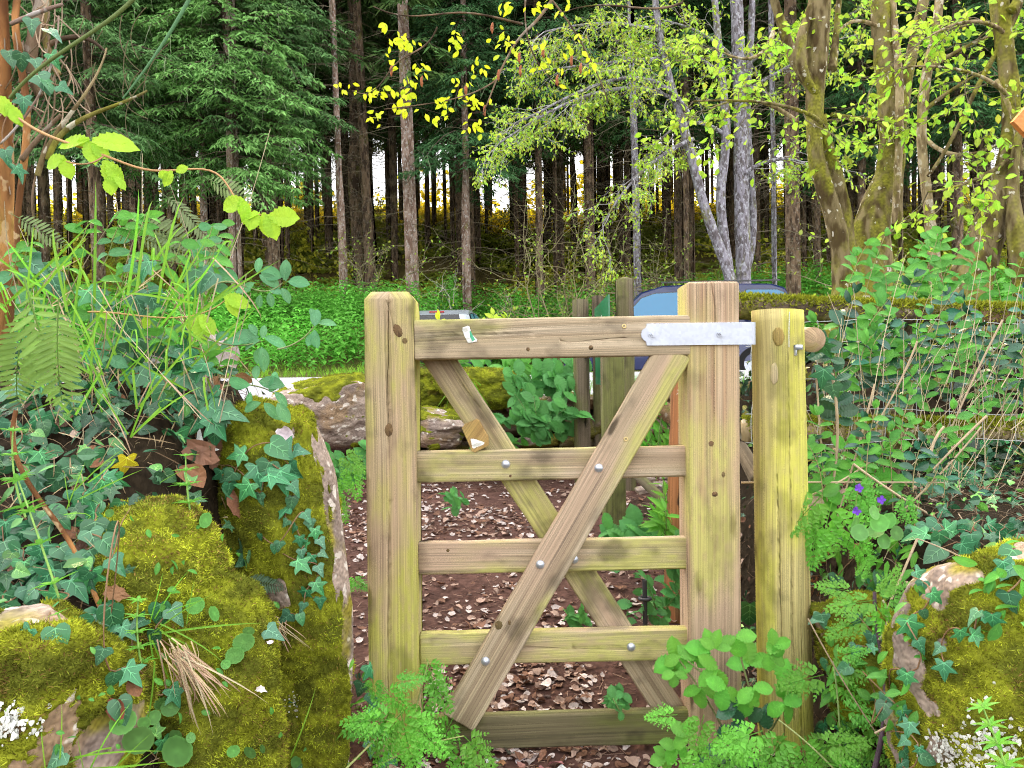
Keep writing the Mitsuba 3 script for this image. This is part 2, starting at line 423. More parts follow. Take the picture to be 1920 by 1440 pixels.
gx, gy = _lines(-2.4, 2.4, 0.035, -160, 160), _lines(0.5, 6.8, 0.035, -40, 170, 1.09)
X, Y = np.meshgrid(gx, gy)
i, j = np.meshgrid(np.arange(len(gy) - 1), np.arange(len(gx) - 1), indexing='ij')
w = len(gx)
quads = np.stack([i * w + j, i * w + j + 1, (i + 1) * w + j + 1, (i + 1) * w + j], -1).reshape(-1, 4)
put('ground', mikit.ply((np.stack([X, Y, H(X, Y)], -1).reshape(-1, 3), tri(quads)), 'mat_ground', smooth=True))
tag('ground', 'brown soil of the path, the hedge banks and the forest slope', kind='structure')


def sheet(x0, x1, y0, y1, nx, ny, lift, edge=None):
    u, v = np.meshgrid(np.linspace(0, 1, nx), np.linspace(0, 1, ny))
    x = x0 + (x1 - x0) * u
    ya, yb = y0(x), y1(x)
    y = ya + (yb - ya) * v
    i, j = np.meshgrid(np.arange(ny - 1), np.arange(nx - 1), indexing='ij')
    q = np.stack([i * nx + j, i * nx + j + 1, (i + 1) * nx + j + 1, (i + 1) * nx + j], -1).reshape(-1, 4)
    return np.stack([x, y, H(x, y) + lift], -1).reshape(-1, 3), tri(q)


def track_far(x):
    return 13.5 + 5.3 * sst(-2.6, -1.2, x) - 1.5 * sst(4.5, 9, x) + 0.25 * np.sin(x * 2.3) + 0.12 * np.sin(x * 7.1)


put('gravel_track', mikit.ply(sheet(-40, 40, lambda x: 6.35 + 0.12 * np.sin(x * 3), track_far, 220, 60, 0.012), 'mat_gravel', smooth=True))
tag('gravel_track', 'pale grey gravel track and car park behind the wall', kind='structure')
# ---------------------------------------------------------------- timber helpers
GD = 2.05          # depth of the gate's front
_woff = [0]


def timber_uv(v, L, w, t):
    """Local box coordinates (x along, y depth from 0, z across) -> uv; every piece of wood has a grain of its own."""
    _woff[0] += 1
    k = _woff[0]
    u = v[:, 0] + 3.7 * k
    across = v[:, 2] + np.sign(v[:, 2]) * v[:, 1] + 1.37 * k
    return np.stack([u, across], 1)


def box_man(L, w, t, bev=0.004, refine=0.03):
    pts = []
    for sx in (-1, 1):
        for sy in (-1, 1):
            for sz in (-1, 1):
                c = np.array([sx * L / 2, t / 2 + sy * t / 2, sz * w / 2])
                for ax in range(3):
                    q = c.copy()
                    for b in range(3):
                        if b != ax: q[b] -= (sx, sy, sz)[b] * bev
                    pts.append(q)
    m = m3.Manifold.hull_points(np.array(pts))
    return m.refine_to_length(refine) if refine else m


def man_arrays(m):
    q = m.to_mesh()
    return np.array(q.vert_properties[:, :3], float), np.array(q.tri_verts, int)


def timber(m, L, w, t, M, bsdf, wob=0.0012, seed=0, smooth=True):
    """A ply of manifold m (local box coordinates) placed by the 4 x 4 M, its surface slightly uneven."""
    v, f = man_arrays(m) if not isinstance(m, tuple) else m
    uv = timber_uv(v, L, w, t)
    if wob:
        q = v * 14 + seed * 3.1
        v = v + wob * 2 * (np.stack([meshkit.fbm(q + 9 * k, 2, 5 + k) for k in range(3)], -1) - 0.5)
    v = v @ M[:3, :3].T + M[:3, 3]
    return mikit.ply((v, f), bsdf, smooth=smooth, uv=uv)


def along(a, b, depth_dir=(0, 1, 0)):
    """Rigid matrix: local x runs from a to b (origin at the middle), local y points into the picture."""
    a, b = np.asarray(a, float), np.asarray(b, float)
    x = unit(b - a)
    y = np.asarray(depth_dir, float)
    y = unit(y - x * (x @ y))
    M = np.eye(4)
    M[:3, 0], M[:3, 1], M[:3, 2], M[:3, 3] = x, y, np.cross(x, y), (a + b) / 2
    return M


def groove(pts, width, depth, taper=True):
    """A wedge-shaped crack along pts (local x, z) into the front face (y = 0)."""
    out = m3.Manifold()
    n = len(pts)
    for k in range(n - 1):
        (x0, z0), (x1, z1) = pts[k], pts[k + 1]
        w0 = width * (math.sin(math.pi * min(max(k / (n - 1), .06), .94)) if taper else 1)
        w1 = width * (math.sin(math.pi * min(max((k + 1) / (n - 1), .06), .94)) if taper else 1)
        out += m3.Manifold.hull_points(np.array([[x0, -.02, z0 - w0], [x0, -.02, z0 + w0], [x1, -.02, z1 - w1], [x1, -.02, z1 + w1], [x0, depth, z0], [x1, depth, z1]]))
    return out


def crack_path(x0, x1, z0, z1, n, amp, seed):
    r = np.random.default_rng(seed)
    t = np.linspace(0, 1, n)
    return list(zip(x0 + (x1 - x0) * t, z0 + (z1 - z0) * t + amp * np.cumsum(r.normal(0, 1, n)) / math.sqrt(n)))


def sphere_v(c, r, rings=8):
    s = trimesh.creation.uv_sphere(1.0, count=[rings, 2 * rings])
    return np.array(s.vertices) * r + c, np.array(s.faces)


# ---------------------------------------------------------------- the gate
gate = thing('gate', 'weathered wooden pedestrian gate with crossed braces and five rails', 'gate')


def gP(px, py, dy=0.0):
    """Point on the gate's front plane, then moved dy metres into the picture."""
    q = P(px, py, GD)
    return np.array([q[0], GD + dy, q[2]])


def bar(name, a, b, w, t, y0, bsdf, cracks=(), bev=0.005, seed=0, parent=gate, **lab):
    A, B = gP(*a, y0), gP(*b, y0)
    L = np.linalg.norm(B - A)
    m = box_man(L, w, t, bev)
    for c in cracks: m = m - c
    return put(name, timber(m, L, w, t, along(A, B), bsdf, seed=seed), parent, **lab)


ST = 0.131
# latch-side stile with its long crack: local x runs upwards, local z to the left
Lw = gP(738, 1400)[2], gP(729, 546)[2]
a, b = gP(737.5, 1425), gP(729, 546)
L = np.linalg.norm(b - a)
m = m3.Manifold.hull_points(np.array([[sx * L / 2 - (0.022 if (sx > 0 and e) else 0), ST / 2 + sy * (ST / 2 - (0 if e else 0.016)), sz * (ST / 2 - (0.0 if e else 0.016))] for sx in (-1, 1) for sy in (-1, 1) for sz in (-1, 1) for e in (0, 1)])).refine_to_length(0.03)
zc = lambda px, py: L / 2 - (py - 546) / FPX * GD
ppm = GD / FPX
m = m - groove(crack_path(zc(0, 540), zc(0, 770), -0.001, 0.010, 14, 0.002, 3), 0.0026, 0.026)
m = m - groove(crack_path(zc(0, 765), zc(0, 835), 0.004, 0.006, 8, 0.003, 4), 0.0012, 0.012)
m = m - groove(crack_path(zc(0, 930), zc(0, 1300), 0.008, 0.016, 16, 0.003, 5), 0.0011, 0.012)
m = m - groove(crack_path(zc(0, 560), zc(0, 640), 0.006, -0.022, 8, 0.002, 6), 0.0009, 0.008)
left_stile = put('latch_stile', timber(m, L, ST, ST, along(a, b), 'mat_stile_wood', seed=1), gate)
# hanging stile
a, b = gP(1347, 1420), gP(1337, 528)
L = np.linalg.norm(b - a)
STW = 0.138
m = box_man(L, STW, ST, 0.006)
m = m - groove(crack_path(L / 2 + .01, L / 2 - 78 * ppm, 0.008, -0.003, 10, 0.0015, 8), 0.0018, 0.02, taper=False)
m = m - groove(crack_path(L / 2 - 650 * ppm, L / 2 - 800 * ppm, -0.02, -0.024, 9, 0.003, 9), 0.0009, 0.008)
right_stile = put('hanging_stile', timber(m, L, STW, ST, along(a, b), 'mat_hang_wood', seed=2), gate)


def knot(parent, px, py, r, y0=0.0, ang=0.0, stretch=1.6, bsdf='mat_knot'):
    """A dark branch knot, a little proud of the face."""
    c = gP(px, py, y0)
    s = trimesh.creation.icosphere(subdivisions=3)
    v = np.array(s.vertices)
    d = 1 + 0.25 * (meshkit.fbm(v * 3 + px, 3, 2) - 0.5)
    v = v * d[:, None] * np.array([r, 0.0018, r * stretch])
    ca, sa = math.cos(ang), math.sin(ang)
    v = np.stack([v[:, 0] * ca - v[:, 2] * sa, v[:, 1], v[:, 0] * sa + v[:, 2] * ca], 1)
    uv = np.stack([np.hypot(v[:, 0], v[:, 2] / stretch) * 0.3 + px, np.arctan2(v[:, 2], v[:, 0]) * r + py], 1)
    put('knot', mikit.ply((v + c, np.array(s.faces)), bsdf, smooth=True, uv=uv), parent)


knot(left_stile, 746, 620, .011, ang=.4, stretch=1.7)
knot(left_stile, 759, 639, .007, stretch=1.1)
knot(left_stile, 729, 806, .011, ang=-.1, stretch=1.6)
knot(right_stile, 1334, 832, .007, stretch=1.1)
knot(right_stile, 1341, 927, .009, stretch=.8)
knot(right_stile, 1357, 890, .005)

RW = 'mat_gate_wood'
top = bar('top_rail', (775, 637.5), (1297, 628), 75 * ppm, 0.105, 0.0, RW, [groove(crack_path(-.32, -.05, .006, .010, 10, .003, 12), .0009, .008), groove(crack_path(.02, .2, -.012, -.008, 9, .003, 13), .0008, .008)], seed=3)
for px, py, r in ((990, 655, .005), (1108, 652, .006)): knot(top, px, py, r, stretch=1.1)
r2 = bar('rail', (775, 880.5), (1300, 868.5), 58 * ppm * 1.03, 0.036, 0.042, RW, seed=4)
r3 = bar('rail', (778, 1057), (1303, 1046), 61 * ppm, 0.036, 0.042, RW, seed=5)
r4 = bar('rail', (782, 1233), (1305, 1221), 61 * ppm, 0.036, 0.042, RW, [groove(crack_path(-.1, .2, .0, -.005, 10, .004, 17), .0008, .006)], seed=6)
r5 = bar('rail', (786, 1393), (1308, 1378), 64 * ppm, 0.036, 0.030, 'mat_green_wood', seed=7, label='dark dirty bottom rail of the gate')
for k, px, py, r in ((r2, 957, 897, .005), (r3, 837, 1040, .006)): knot(k, px, py, r * .8, 0.0425, stretch=1.0)
br1 = bar('brace', (1268, 655), (858, 1362), 67 * ppm * 1.02, 0.036, 0.003, RW, seed=8)
knot(br1, 935, 1175, .010, .003, stretch=1.2)
knot(br1, 955, 1170, .004, .003)
br2 = bar('brace', (806, 655), (1275, 1370), 54 * ppm * 1.07, 0.034, 0.081, RW, [groove(crack_path(-.50, -.40, .012, .022, 8, .002, 21), .0012, .01)], seed=9)


def bolt(px, py, y0, r=8.2 * ppm, name='bolt'):
    """Domed coach bolt head."""
    c = gP(px, py, y0)
    prof = np.array([[r, 0], [r * 1.02, .0015], [r * .9, .0042], [r * .62, .0068], [r * .3, .0081], [0.0002, .0086]])
    s = trimesh.creation.revolve(prof, sections=24)
    v = np.array(s.vertices)
    v = np.stack([v[:, 0], -v[:, 2], v[:, 1]], 1) + c
    put(name, mikit.ply((v, np.array(s.faces)), 'mat_zinc', smooth=40), gate)


for px, py, y in ((948, 874, .042), (1123, 878, .003), (1013, 1060, .003), (1079, 1057, .042), (1189, 1226, .042), (910, 1243, .003)): bolt(px, py, y)
# galvanised hinge strap: rounded tongue, plate, and an eye that turns away round the pin
strap_pts = [(1212, 607), (1408, 604), (1408, 646), (1212, 648), (1211, 641), (1206, 637.5), (1202.5, 633), (1201, 627), (1203, 620), (1207, 616.5), (1211, 614)]
import shapely
poly = shapely.Polygon([(gP(x, y)[0], gP(x, y)[2]) for x, y in strap_pts]).buffer(-0.0012).buffer(0.0012)
pm = trimesh.creation.extrude_polygon(poly, 0.006)
v = np.array(pm.vertices)
v = np.stack([v[:, 0], GD - 0.0065 + v[:, 2], v[:, 1]], 1)
mb = MB()
mb.add(v, np.array(pm.faces)[:, ::-1])
c0 = gP(1408, 625)
hw = 21 * ppm
th = np.linspace(0, 1.5 * math.pi, 14)
ring = [(c0[0] + 0.016 * math.sin(a), GD + 0.0125 - 0.016 * math.cos(a)) for a in th]
rv = []
for (x, y) in ring:
    nx, ny = x - c0[0], y - GD - 0.0125
    k = 1 - 0.006 / 0.016
    rv += [[x, y, c0[2] - hw], [x, y, c0[2] + hw], [c0[0] + nx * k, GD + .0125 + ny * k, c0[2] + hw], [c0[0] + nx * k, GD + .0125 + ny * k, c0[2] - hw]]
rf = []
for k in range(len(ring) - 1):
    for e in range(4): rf.append([k * 4 + e, k * 4 + (e + 1) % 4, k * 4 + 4 + (e + 1) % 4, k * 4 + 4 + e])
mb.add(np.array(rv), tri(rf))
vv, ff, _ = mb.arrays()
strap = put('hinge_strap', mikit.ply((vv, ff), 'mat_zinc', smooth=35), gate)
for px, py in ((1223, 627), (1350, 625)):
    c = gP(px, py, -0.0066)
    for nm, r, h, n in (('washer', 9.0 * ppm, .002, 24), ('nut', 6.3 * ppm, .007, 6), ('stud', 3.4 * ppm, .012, 16)):
        s = trimesh.creation.cylinder(radius=r, height=h, sections=n)
        v = np.array(s.vertices)
        put(nm, mikit.ply((np.stack([v[:, 0], -v[:, 2] - h / 2, v[:, 1]], 1) + c, np.array(s.faces)), 'mat_zinc', smooth=30), strap)
# row of small worn stamped ridges on the strap
mb = MB()
for k in range(11):
    x = 1246 + 5.2 * k
    q = gP(x, 634.5 - (k % 3) * .7, -0.0066)
    bx = trimesh.creation.box((3.2 * ppm, .0012, (2.2 + (k % 2) * 1.6) * ppm))
    mb.add(np.array(bx.vertices) + q, np.array(bx.faces))
vv, ff, _ = mb.arrays()
put('stamping', mikit.ply((vv, ff), 'mat_zinc'), strap)


def slab(pts, y_front, t, bsdf, name, parent, smooth=30, curl=0.0):
    """Flat piece with outline pts (photograph pixels on the gate's plane)."""
    pl = shapely.Polygon([(gP(x, y)[0], gP(x, y)[2]) for x, y in pts])
    s = trimesh.creation.extrude_polygon(pl, t)
    v = np.array(s.vertices)
    v = np.stack([v[:, 0], y_front + t - v[:, 2] * 1.0 - 0.0, v[:, 1]], 1)
    v[:, 1] = y_front + (s.vertices[:, 2])
    if curl: v[:, 1] -= curl * ((v[:, 2] - v[:, 2].mean()) / (np.ptp(v[:, 2]) / 2)) ** 2 * 1.0
    f = np.array(s.faces)[:, ::-1]
    uv = np.stack([v[:, 0] * .6 + v[:, 2] * .8 + px, v[:, 2] * .6 - v[:, 0] * .8], 1)
    return put(name, mikit.ply((v, f), bsdf, uv=uv, smooth=False), parent)


# little wooden way-mark block on the brace, with what is left of its sticker
pq = slab([(864, 805), (868, 799), (891, 788.5), (896, 791), (914, 822), (915, 838), (889, 851.5), (883, 849)], GD + 0.040, 0.041, 'mat_block_wood', 'marker_block', br2)
slab([(880.5, 825), (888.5, 825.5), (907.5, 832), (906, 836), (886.5, 844), (884, 842)], GD + 0.0390, 0.0009, 'mat_white', 'sticker', br2)
tg = slab([(868, 614), (877, 611), (880.5, 612), (884, 626), (895, 637), (894, 640), (880, 643.5), (877, 642), (871, 630), (867, 619)], GD - 0.0022, 0.0012, 'mat_white', 'plastic_tag', top, curl=0.002)
slab([(879, 622), (883, 621), (885.5, 627), (891, 637), (886, 640), (880, 630)], GD - 0.0028, 0.0004, 'mat_green_print', 'tag_print', top, curl=0.002)
for px, py, y in ((1170, 612, 0.0), (1174, 824, .003)):
    c = gP(px, py, y)
    s = trimesh.creation.torus(major_radius=3.2 * ppm, minor_radius=1.3 * ppm, major_sections=18, minor_sections=8)
    v = np.array(s.vertices)
    put('screw', mikit.ply((np.stack([v[:, 0], -v[:, 2], v[:, 1]], 1) + c, np.array(s.faces)), 'mat_brass', smooth=True), top if y == 0 else br1)


# ---------------------------------------------------------------- round and square posts
def round_post(key, base, top_, r0, r1, bsdf, seed=0, cuts=(), sides=44, n=40, parent=None, slant=0.0, lump=0.05):
    """A round pole; its grain runs along it."""
    base, top_ = np.asarray(base, float), np.asarray(top_, float)
    L = np.linalg.norm(top_ - base)
    xs = np.linspace(0, L, n)
    ang = np.arange(sides) * 2 * np.pi / sides
    rr = (r0 + (r1 - r0) * xs / L)[:, None] * np.ones(sides)
    q = np.stack([np.repeat(xs[:, None], sides, 1) * 1.6, np.cos(ang)[None] * .7 + 0 * rr, np.sin(ang)[None] * .7 + 0 * rr], -1)
    rr = rr * (1 + lump * 2 * (meshkit.fbm(q + seed * 7.3, 3, seed) - 0.5))
    v = np.stack([np.repeat(xs[:, None], sides, 1), -np.cos(ang)[None] * rr, np.sin(ang)[None] * rr], -1)
    v[-1, :, 0] += slant * v[-1, :, 2]
    i, j = np.meshgrid(np.arange(n - 1), np.arange(sides), indexing='ij')
    qd = np.stack([i * sides + j, (i + 1) * sides + j, (i + 1) * sides + (j + 1) % sides, i * sides + (j + 1) % sides], -1).reshape(-1, 4)
    V = np.vstack([v.reshape(-1, 3), [[0, 0, 0]], [[L, 0, 0]]])
    nn, k = n * sides, np.arange(sides)
    Fc = np.vstack([tri(qd), np.stack([k, (k + 1) % sides, np.full(sides, nn)], 1), np.stack([(n - 1) * sides + k, np.full(sides, nn + 1), (n - 1) * sides + (k + 1) % sides], 1)])
    m = m3.Manifold(m3.Mesh(V.astype(np.float32), Fc.astype(np.uint32)))
    if m.volume() < 0: m = m3.Manifold(m3.Mesh(V.astype(np.float32), Fc[:, ::-1].astype(np.uint32)))
    for c in cuts: m = m - c
    v, f = man_arrays(m)
    _woff[0] += 1
    th = np.arctan2(v[:, 2], -v[:, 1])
    rad = np.hypot(v[:, 1], v[:, 2])
    uv = np.stack([v[:, 0] + 3.7 * _woff[0], th * rad + 1.37 * _woff[0]], 1)
    x = unit(top_ - base)
    y = unit(np.array([0, 1.0, 0]) - x * x[1])
    v = v @ np.stack([x, y, np.cross(x, y)]) + base
    return put(key, mikit.ply((v, f), bsdf, smooth=True, uv=uv), parent)


# yellow-green hanging post right of the gate: local x upwards, front at y = -r, local z to the left
R = 0.0715
yb, yt = P(1475, 1450, GD + .085), P(1457, 583, GD + .085)
yb[2] = min(yb[2], 0.0) - 0.05
Lp = np.linalg.norm(yt - yb)
cz = lambda py: Lp - (py - 583) * (GD + .085) / FPX
cuts = [groove([(x, z) for x, z in crack_path(cz(870), cz(1440), 0.030, 0.022, 20, .003, 31)], .0026, .022).translate((0, -R * .92, 0)),
        groove(crack_path(cz(660), cz(1330), -0.004, 0.002, 24, .006, 32), .0013, .014).translate((0, -R, 0)),
        groove(crack_path(cz(1100), cz(1380), -0.026, -0.020, 12, .003, 33), .0016, .014).translate((0, -R * .93, 0))]
for py, dz in ((790, -.044), (815, -.036), (858, -.047), (905, -.040), (960, -.042), (1005, -.046), (1020, -.040), (1048, -.046), (1060, -.036), (1097, -.046), (1145, -.050), (1173, -.047), (712, -.045)):
    ring = m3.Manifold.cylinder(.02, .0068, .0068, 20) - m3.Manifold.cylinder(.02, .0050, .0050, 20) - m3.Manifold.cube((.02, .0085, .03)).translate((-.01, -.0105, -.005))
    ring = ring.rotate((-90, 0, 0)).rotate((0, 30 * math.sin(py), 0))      # axis along +y
    cuts.append(ring.translate((cz(py), -math.sqrt(R * R - dz * dz) - .0165, dz)))
pole = round_post('hanging_post', yb, yt, R * 1.04, R * .97, 'mat_pole_wood', 3, cuts, slant=0.03)
tag(pole, 'stout round yellow-green gate post carrying the hinge', 'post')


def post_piece(name, px, py, dz_r, mesh, bsdf):
    """Puts a small mesh (local y = out of the post) on the yellow post's front at pixel px, py."""
    off = (px - 1457 - (py - 583) * 0.019) / FPX * (GD + .02)
    c = P(1457 + (py - 583) * .0205, py, GD + .085)
    c = np.array([c[0] + off, c[1] - math.sqrt(max(R * R - off * off, 1e-6)), c[2]])
    v = np.array(mesh.vertices)
    a = math.asin(max(-1, min(1, off / R)))
    v = np.stack([v[:, 0] * math.cos(a) + v[:, 1] * math.sin(a), v[:, 1] * -math.cos(a) + v[:, 0] * math.sin(a), v[:, 2]], 1)
    uv = np.stack([v[:, 2] * 0.3 + px, v[:, 0] + py], 1)
    put(name, mikit.ply((v + c, np.array(mesh.faces)), bsdf, smooth=True, uv=uv), pole)


def ellip(r, ry, rz, seed=0):
    s = trimesh.creation.icosphere(subdivisions=3)
    s.vertices *= (1 + .3 * (meshkit.fbm(np.array(s.vertices) * 2.5 + seed, 3, seed) - .5))[:, None]
    s.vertices *= np.array([r, ry, rz])
    return s


post_piece('knot', 1443, 633, 0, ellip(.015, .005, .025, 4), 'mat_block_wood')
post_piece('knot', 1498, 955, 0, ellip(.013, .004, .025, 6), 'mat_pole_wood')
post_piece('wood_scar', 1436, 700, 0, ellip(.010, .004, .030, 8), 'mat_gate_wood')
st = trimesh.util.concatenate([trimesh.creation.box((.022, .010, .013)).apply_translation((0, .004, 0)), trimesh.creation.box((.004, .008, .02)).apply_translation((-.008, .002, -.012))])
post_piece('staple', 1479, 653, 0, st, 'mat_zinc')
wp = [P(1479, y, GD + .012) + np.array([0.0008 * math.sin(y), -.003, 0]) for y in range(585, 652, 6)]
v, f = tube(wp, .0011, 6)
put('wire_end', mikit.ply((v, f), 'mat_wire', smooth=True), pole)


def square_post(key, px0, px1, py_top, D, py_base=None, bsdf='mat_old_wood', pyramid=0.0, label=None, cat='post', seed=0, depth=None, lean=0.0):
    w = (px1 - px0) / FPX * D
    t = depth or w
    topc = P((px0 + px1) / 2, py_top, D)
    gz = Hs(topc[0], D) - 0.12
    basec = np.array([topc[0] + lean, D, gz])
    a, b = basec, np.array([topc[0], D, topc[2]])
    L = np.linalg.norm(b - a)
    if pyramid:
        pts = [[-L / 2, y, z] for y in (0, t) for z in (-w / 2, w / 2)] + [[L / 2 - pyramid, y, z] for y in (0, t) for z in (-w / 2, w / 2)] + [[L / 2, t / 2, 0]]
        m = m3.Manifold.hull_points(np.array(pts)).refine_to_length(.05)
    else:
        m = box_man(L, w, t, .006, .05)
    k = put(key, timber(m, L, w, t, along(a, b), bsdf, wob=.002, seed=seed))
    if label: tag(k, label, cat)
    return k


kissing = square_post('timber_post', 1157, 1187, 517, 5.1, pyramid=.022, label='tall square timber post with pointed top in front of the blue van', seed=21)
square_post('timber_post', 1129, 1170, 640, 3.55, bsdf='mat_green_wood', label='green-stained square post showing below the top rail of the gate', seed=22, depth=.10)
b = P(1088, 562, 5.3)
k = round_post('timber_post', [b[0], b[1], Hs(b[0], 5.3) - .1], b, .058, .055, 'mat_old_wood', 9, sides=24, n=16, lump=.04)
tag(k, 'short round dark post left of the green notice board', 'post')
square_post('timber_post', 1111, 1131, 553, 5.7, label='thin grey post behind the green notice board', pyramid=.008, seed=24)
b, t_ = P(1262, 1000, 3.0), P(1282, 640, 3.0)
b[2] = Hs(b[0], 3.0) - .06
k = round_post('split_post', b, t_, .052, .040, 'mat_red_wood', 12, sides=20, n=24, lump=.22)
tag(k, 'rough reddish split post wrapped with barbed wire behind the gate', 'post')
k2 = thing('barbed_wire', 'strands of barbed wire stapled to the reddish split post', 'barbed wire')
for s in range(2):
    mb = MB()
    pts = spline([P(1284 + 4 * s, 650, 2.97), P(1281 - 5 * s, 780, 2.93), P(1280 + 6 * s, 900, 2.94), P(1276 + 3 * s, 985, 2.96)], 40)
    mb.add(*tube(pts, .0016, 5))
    for q in pts[4::6]:
        for e in range(3):
            d = unit(rng.normal(size=3)) * .016
            mb.add(*tube([q - d, q + d], .0012, 4))
    vv, ff, _ = mb.arrays()
    put('strand', mikit.ply((vv, ff), 'mat_wire', smooth=True), k2)

# green notice board, seen nearly edge-on, standing on the thin posts
nb = thing('notice_board', 'dark green notice board seen almost edge-on beside the tall post', 'sign')
q0, q1 = P(1117, 640, 5.45), P(1143, 640, 5.05)
ax = unit(np.array([q1[0] - q0[0], q1[1] - q0[1], 0]))
nrm = np.array([ax[1], -ax[0], 0])
z0, z1 = P(1130, 722, 5.2)[2], P(1130, 560, 5.2)[2]
wd = np.linalg.norm((q1 - q0)[:2])
mid = (q0 + q1) / 2
pl = shapely.Polygon([(-wd / 2, z0), (wd / 2, z0), (wd / 2, z1 + .012), (wd * .2, z1 - .004), (-wd / 2, z1 - .05)]).buffer(.0)
s = trimesh.creation.extrude_polygon(pl, .012)
v = np.array(s.vertices)
v = mid * [1, 1, 0] + v[:, :1] * ax + (v[:, 2:] - .006) * nrm + v[:, 1:2] * [0, 0, 1]
put('panel', mikit.ply((v, np.array(s.faces)), 'mat_green_board'), nb)
arrow = trimesh.creation.extrude_polygon(shapely.Polygon([(0, 0), (.05, .02), (.02, .03), (.04, .09), (.025, .093), (.005, .035), (-.012, .05)]), .001)
v = np.array(arrow.vertices)
v = mid * [1, 1, 0] + (v[:, :1] - .02) * ax - (.0062 + v[:, 2:]) * nrm * np.sign(nrm @ np.array([0, -1, 0])) * -1 + (v[:, 1:2] + z1 - .20) * [0, 0, 1]
put('white_arrow', mikit.ply((v, np.array(arrow.faces)), 'mat_white', uv=v[:, :2]), nb)
v = np.array(trimesh.creation.box((.05, .002, .03)).vertices)
v2 = mid * [1, 1, 0] + (v[:, :1] + .1) * ax + v[:, 1:2] * nrm * 4 + (v[:, 2:] + z0 + .16) * [0, 0, 1]
put('white_label', mikit.ply((v2, np.array(trimesh.creation.box((1, 1, 1)).faces)), 'mat_white', uv=v2[:, :2]), nb)

# logs and broken timber lying about behind the gate
def log(px0, py0, D0, px1, py1, D1, r0, r1, bsdf, label, cat='log', seed=0, key='log'):
    k = round_post(key, P(px0, py0, D0), P(px1, py1, D1), r0, r1, bsdf, seed, sides=18, n=16, lump=.2)
    tag(k, label, cat)
    return k


log(1172, 868, 3.45, 1292, 985, 3.15, .020, .024, 'mat_old_wood', 'thin grey broken pole leaning among nettles behind the gate', 'pole', 41, 'broken_pole')
log(1192, 745, 4.2, 1300, 800, 3.9, .050, .055, 'mat_stone_dark', 'dark rotten log lying across behind the front brace', 'log', 42)
log(1388, 838, 2.7, 1425, 905, 2.45, .024, .03, 'mat_old_wood', 'splintered grey log end between hanging stile and yellow post', 'log', 43)
log(1452, 632, 2.46, 1526, 637, 2.23, .036, .038, 'mat_hang_wood', 'sawn half-round rail end beside the top of the yellow post', 'rail end', 44, 'rail_end')
log(1452, 940, 2.46, 1532, 949, 2.24, .026, .027, 'mat_gate_wood', 'small sawn rail end low beside the yellow post', 'rail end', 45, 'rail_end')
k = thing('ground_pin', 'dark iron pin with a ring standing in the ground right of the lower rails', 'metal pin')
q = P(1209, 1122, 2.5)
g = Hs(q[0], q[1])
put('rod', mikit.ply(tube([[q[0], q[1], g - .05], [q[0], q[1], P(1209, 1087, 2.5)[2]]], .0075, 14), 'mat_iron', smooth=30), k)
s = trimesh.creation.torus(.017, .006, major_sections=20, minor_sections=8)
put('ring', mikit.ply((np.array(s.vertices) + q, np.array(s.faces)), 'mat_iron', smooth=True), k)
b = bar('latch_bar', (1228, 1266), (1292, 1264), 13 * ppm, .02, .02, RW, seed=33, label='small wooden batten under the fourth rail')

# ---------------------------------------------------------------- mossy rail fence with wire netting
fence = thing('rail_fence', 'moss-topped rustic rail fence running right from the gate', 'fence')
rail_pts = [((1286, 572, 2.75), (1560, 583, 2.9), (1930, 592, 3.15)), ((1396, 806, 2.85), (1600, 806, 2.95), (1930, 806, 3.2))]
rails = []
for k, (p0, p1, p2) in enumerate(rail_pts):
    pts = spline([P(*p0), P(*p1), P(*p2)], 40)
    v, f = tube(pts, np.linspace(.046, .040, 40), 20, jit=.25, seed=50 + k)
    rails.append((put('rail', mikit.ply((v, f), 'mat_bark_lichen' if k else 'mat_stone_dark', smooth=True), fence), pts))
for px, D in ((1700, 3.05), (2010, 3.3)):
    t_ = P(px, 556, D)
    b_ = np.array([t_[0], D + .07, Hs(t_[0], D) - .1])
    v, f = tube(np.linspace(b_, [t_[0], D + .07, t_[2]], 16), .05, 16, jit=.15, seed=int(px))
    put('fence_post', mikit.ply((v, f), 'mat_stone_dark', smooth=True), fence)
net = thing('wire_netting', 'galvanised stock netting stretched along the mossy rails', 'wire netting')
for py, sag in ((602, 4), (647, 6), (712, 5), (772, 5), (827, 7)):
    n = 60
    x = np.linspace(1398, 1925, n)
    y = py + sag * np.sin(x * .011 + py) + .8 * rng.normal(size=n).cumsum() * .4
    pts = np.array([P(a, b, 2.66 + .0006 * (a - 1400)) for a, b in zip(x, y)])
    put('line_wire', mikit.ply(tube(pts, .0013, 5), 'mat_wire', smooth=True), net)
for px in range(1410, 1925, 62):
    pts = np.array([P(px + 2 * math.sin(y * .05 + px), y, 2.655 + .0006 * (px - 1400)) for y in np.linspace(600, 829, 24)])
    put('stay_wire', mikit.ply(tube(pts, .0012, 5), 'mat_wire', smooth=True), net)

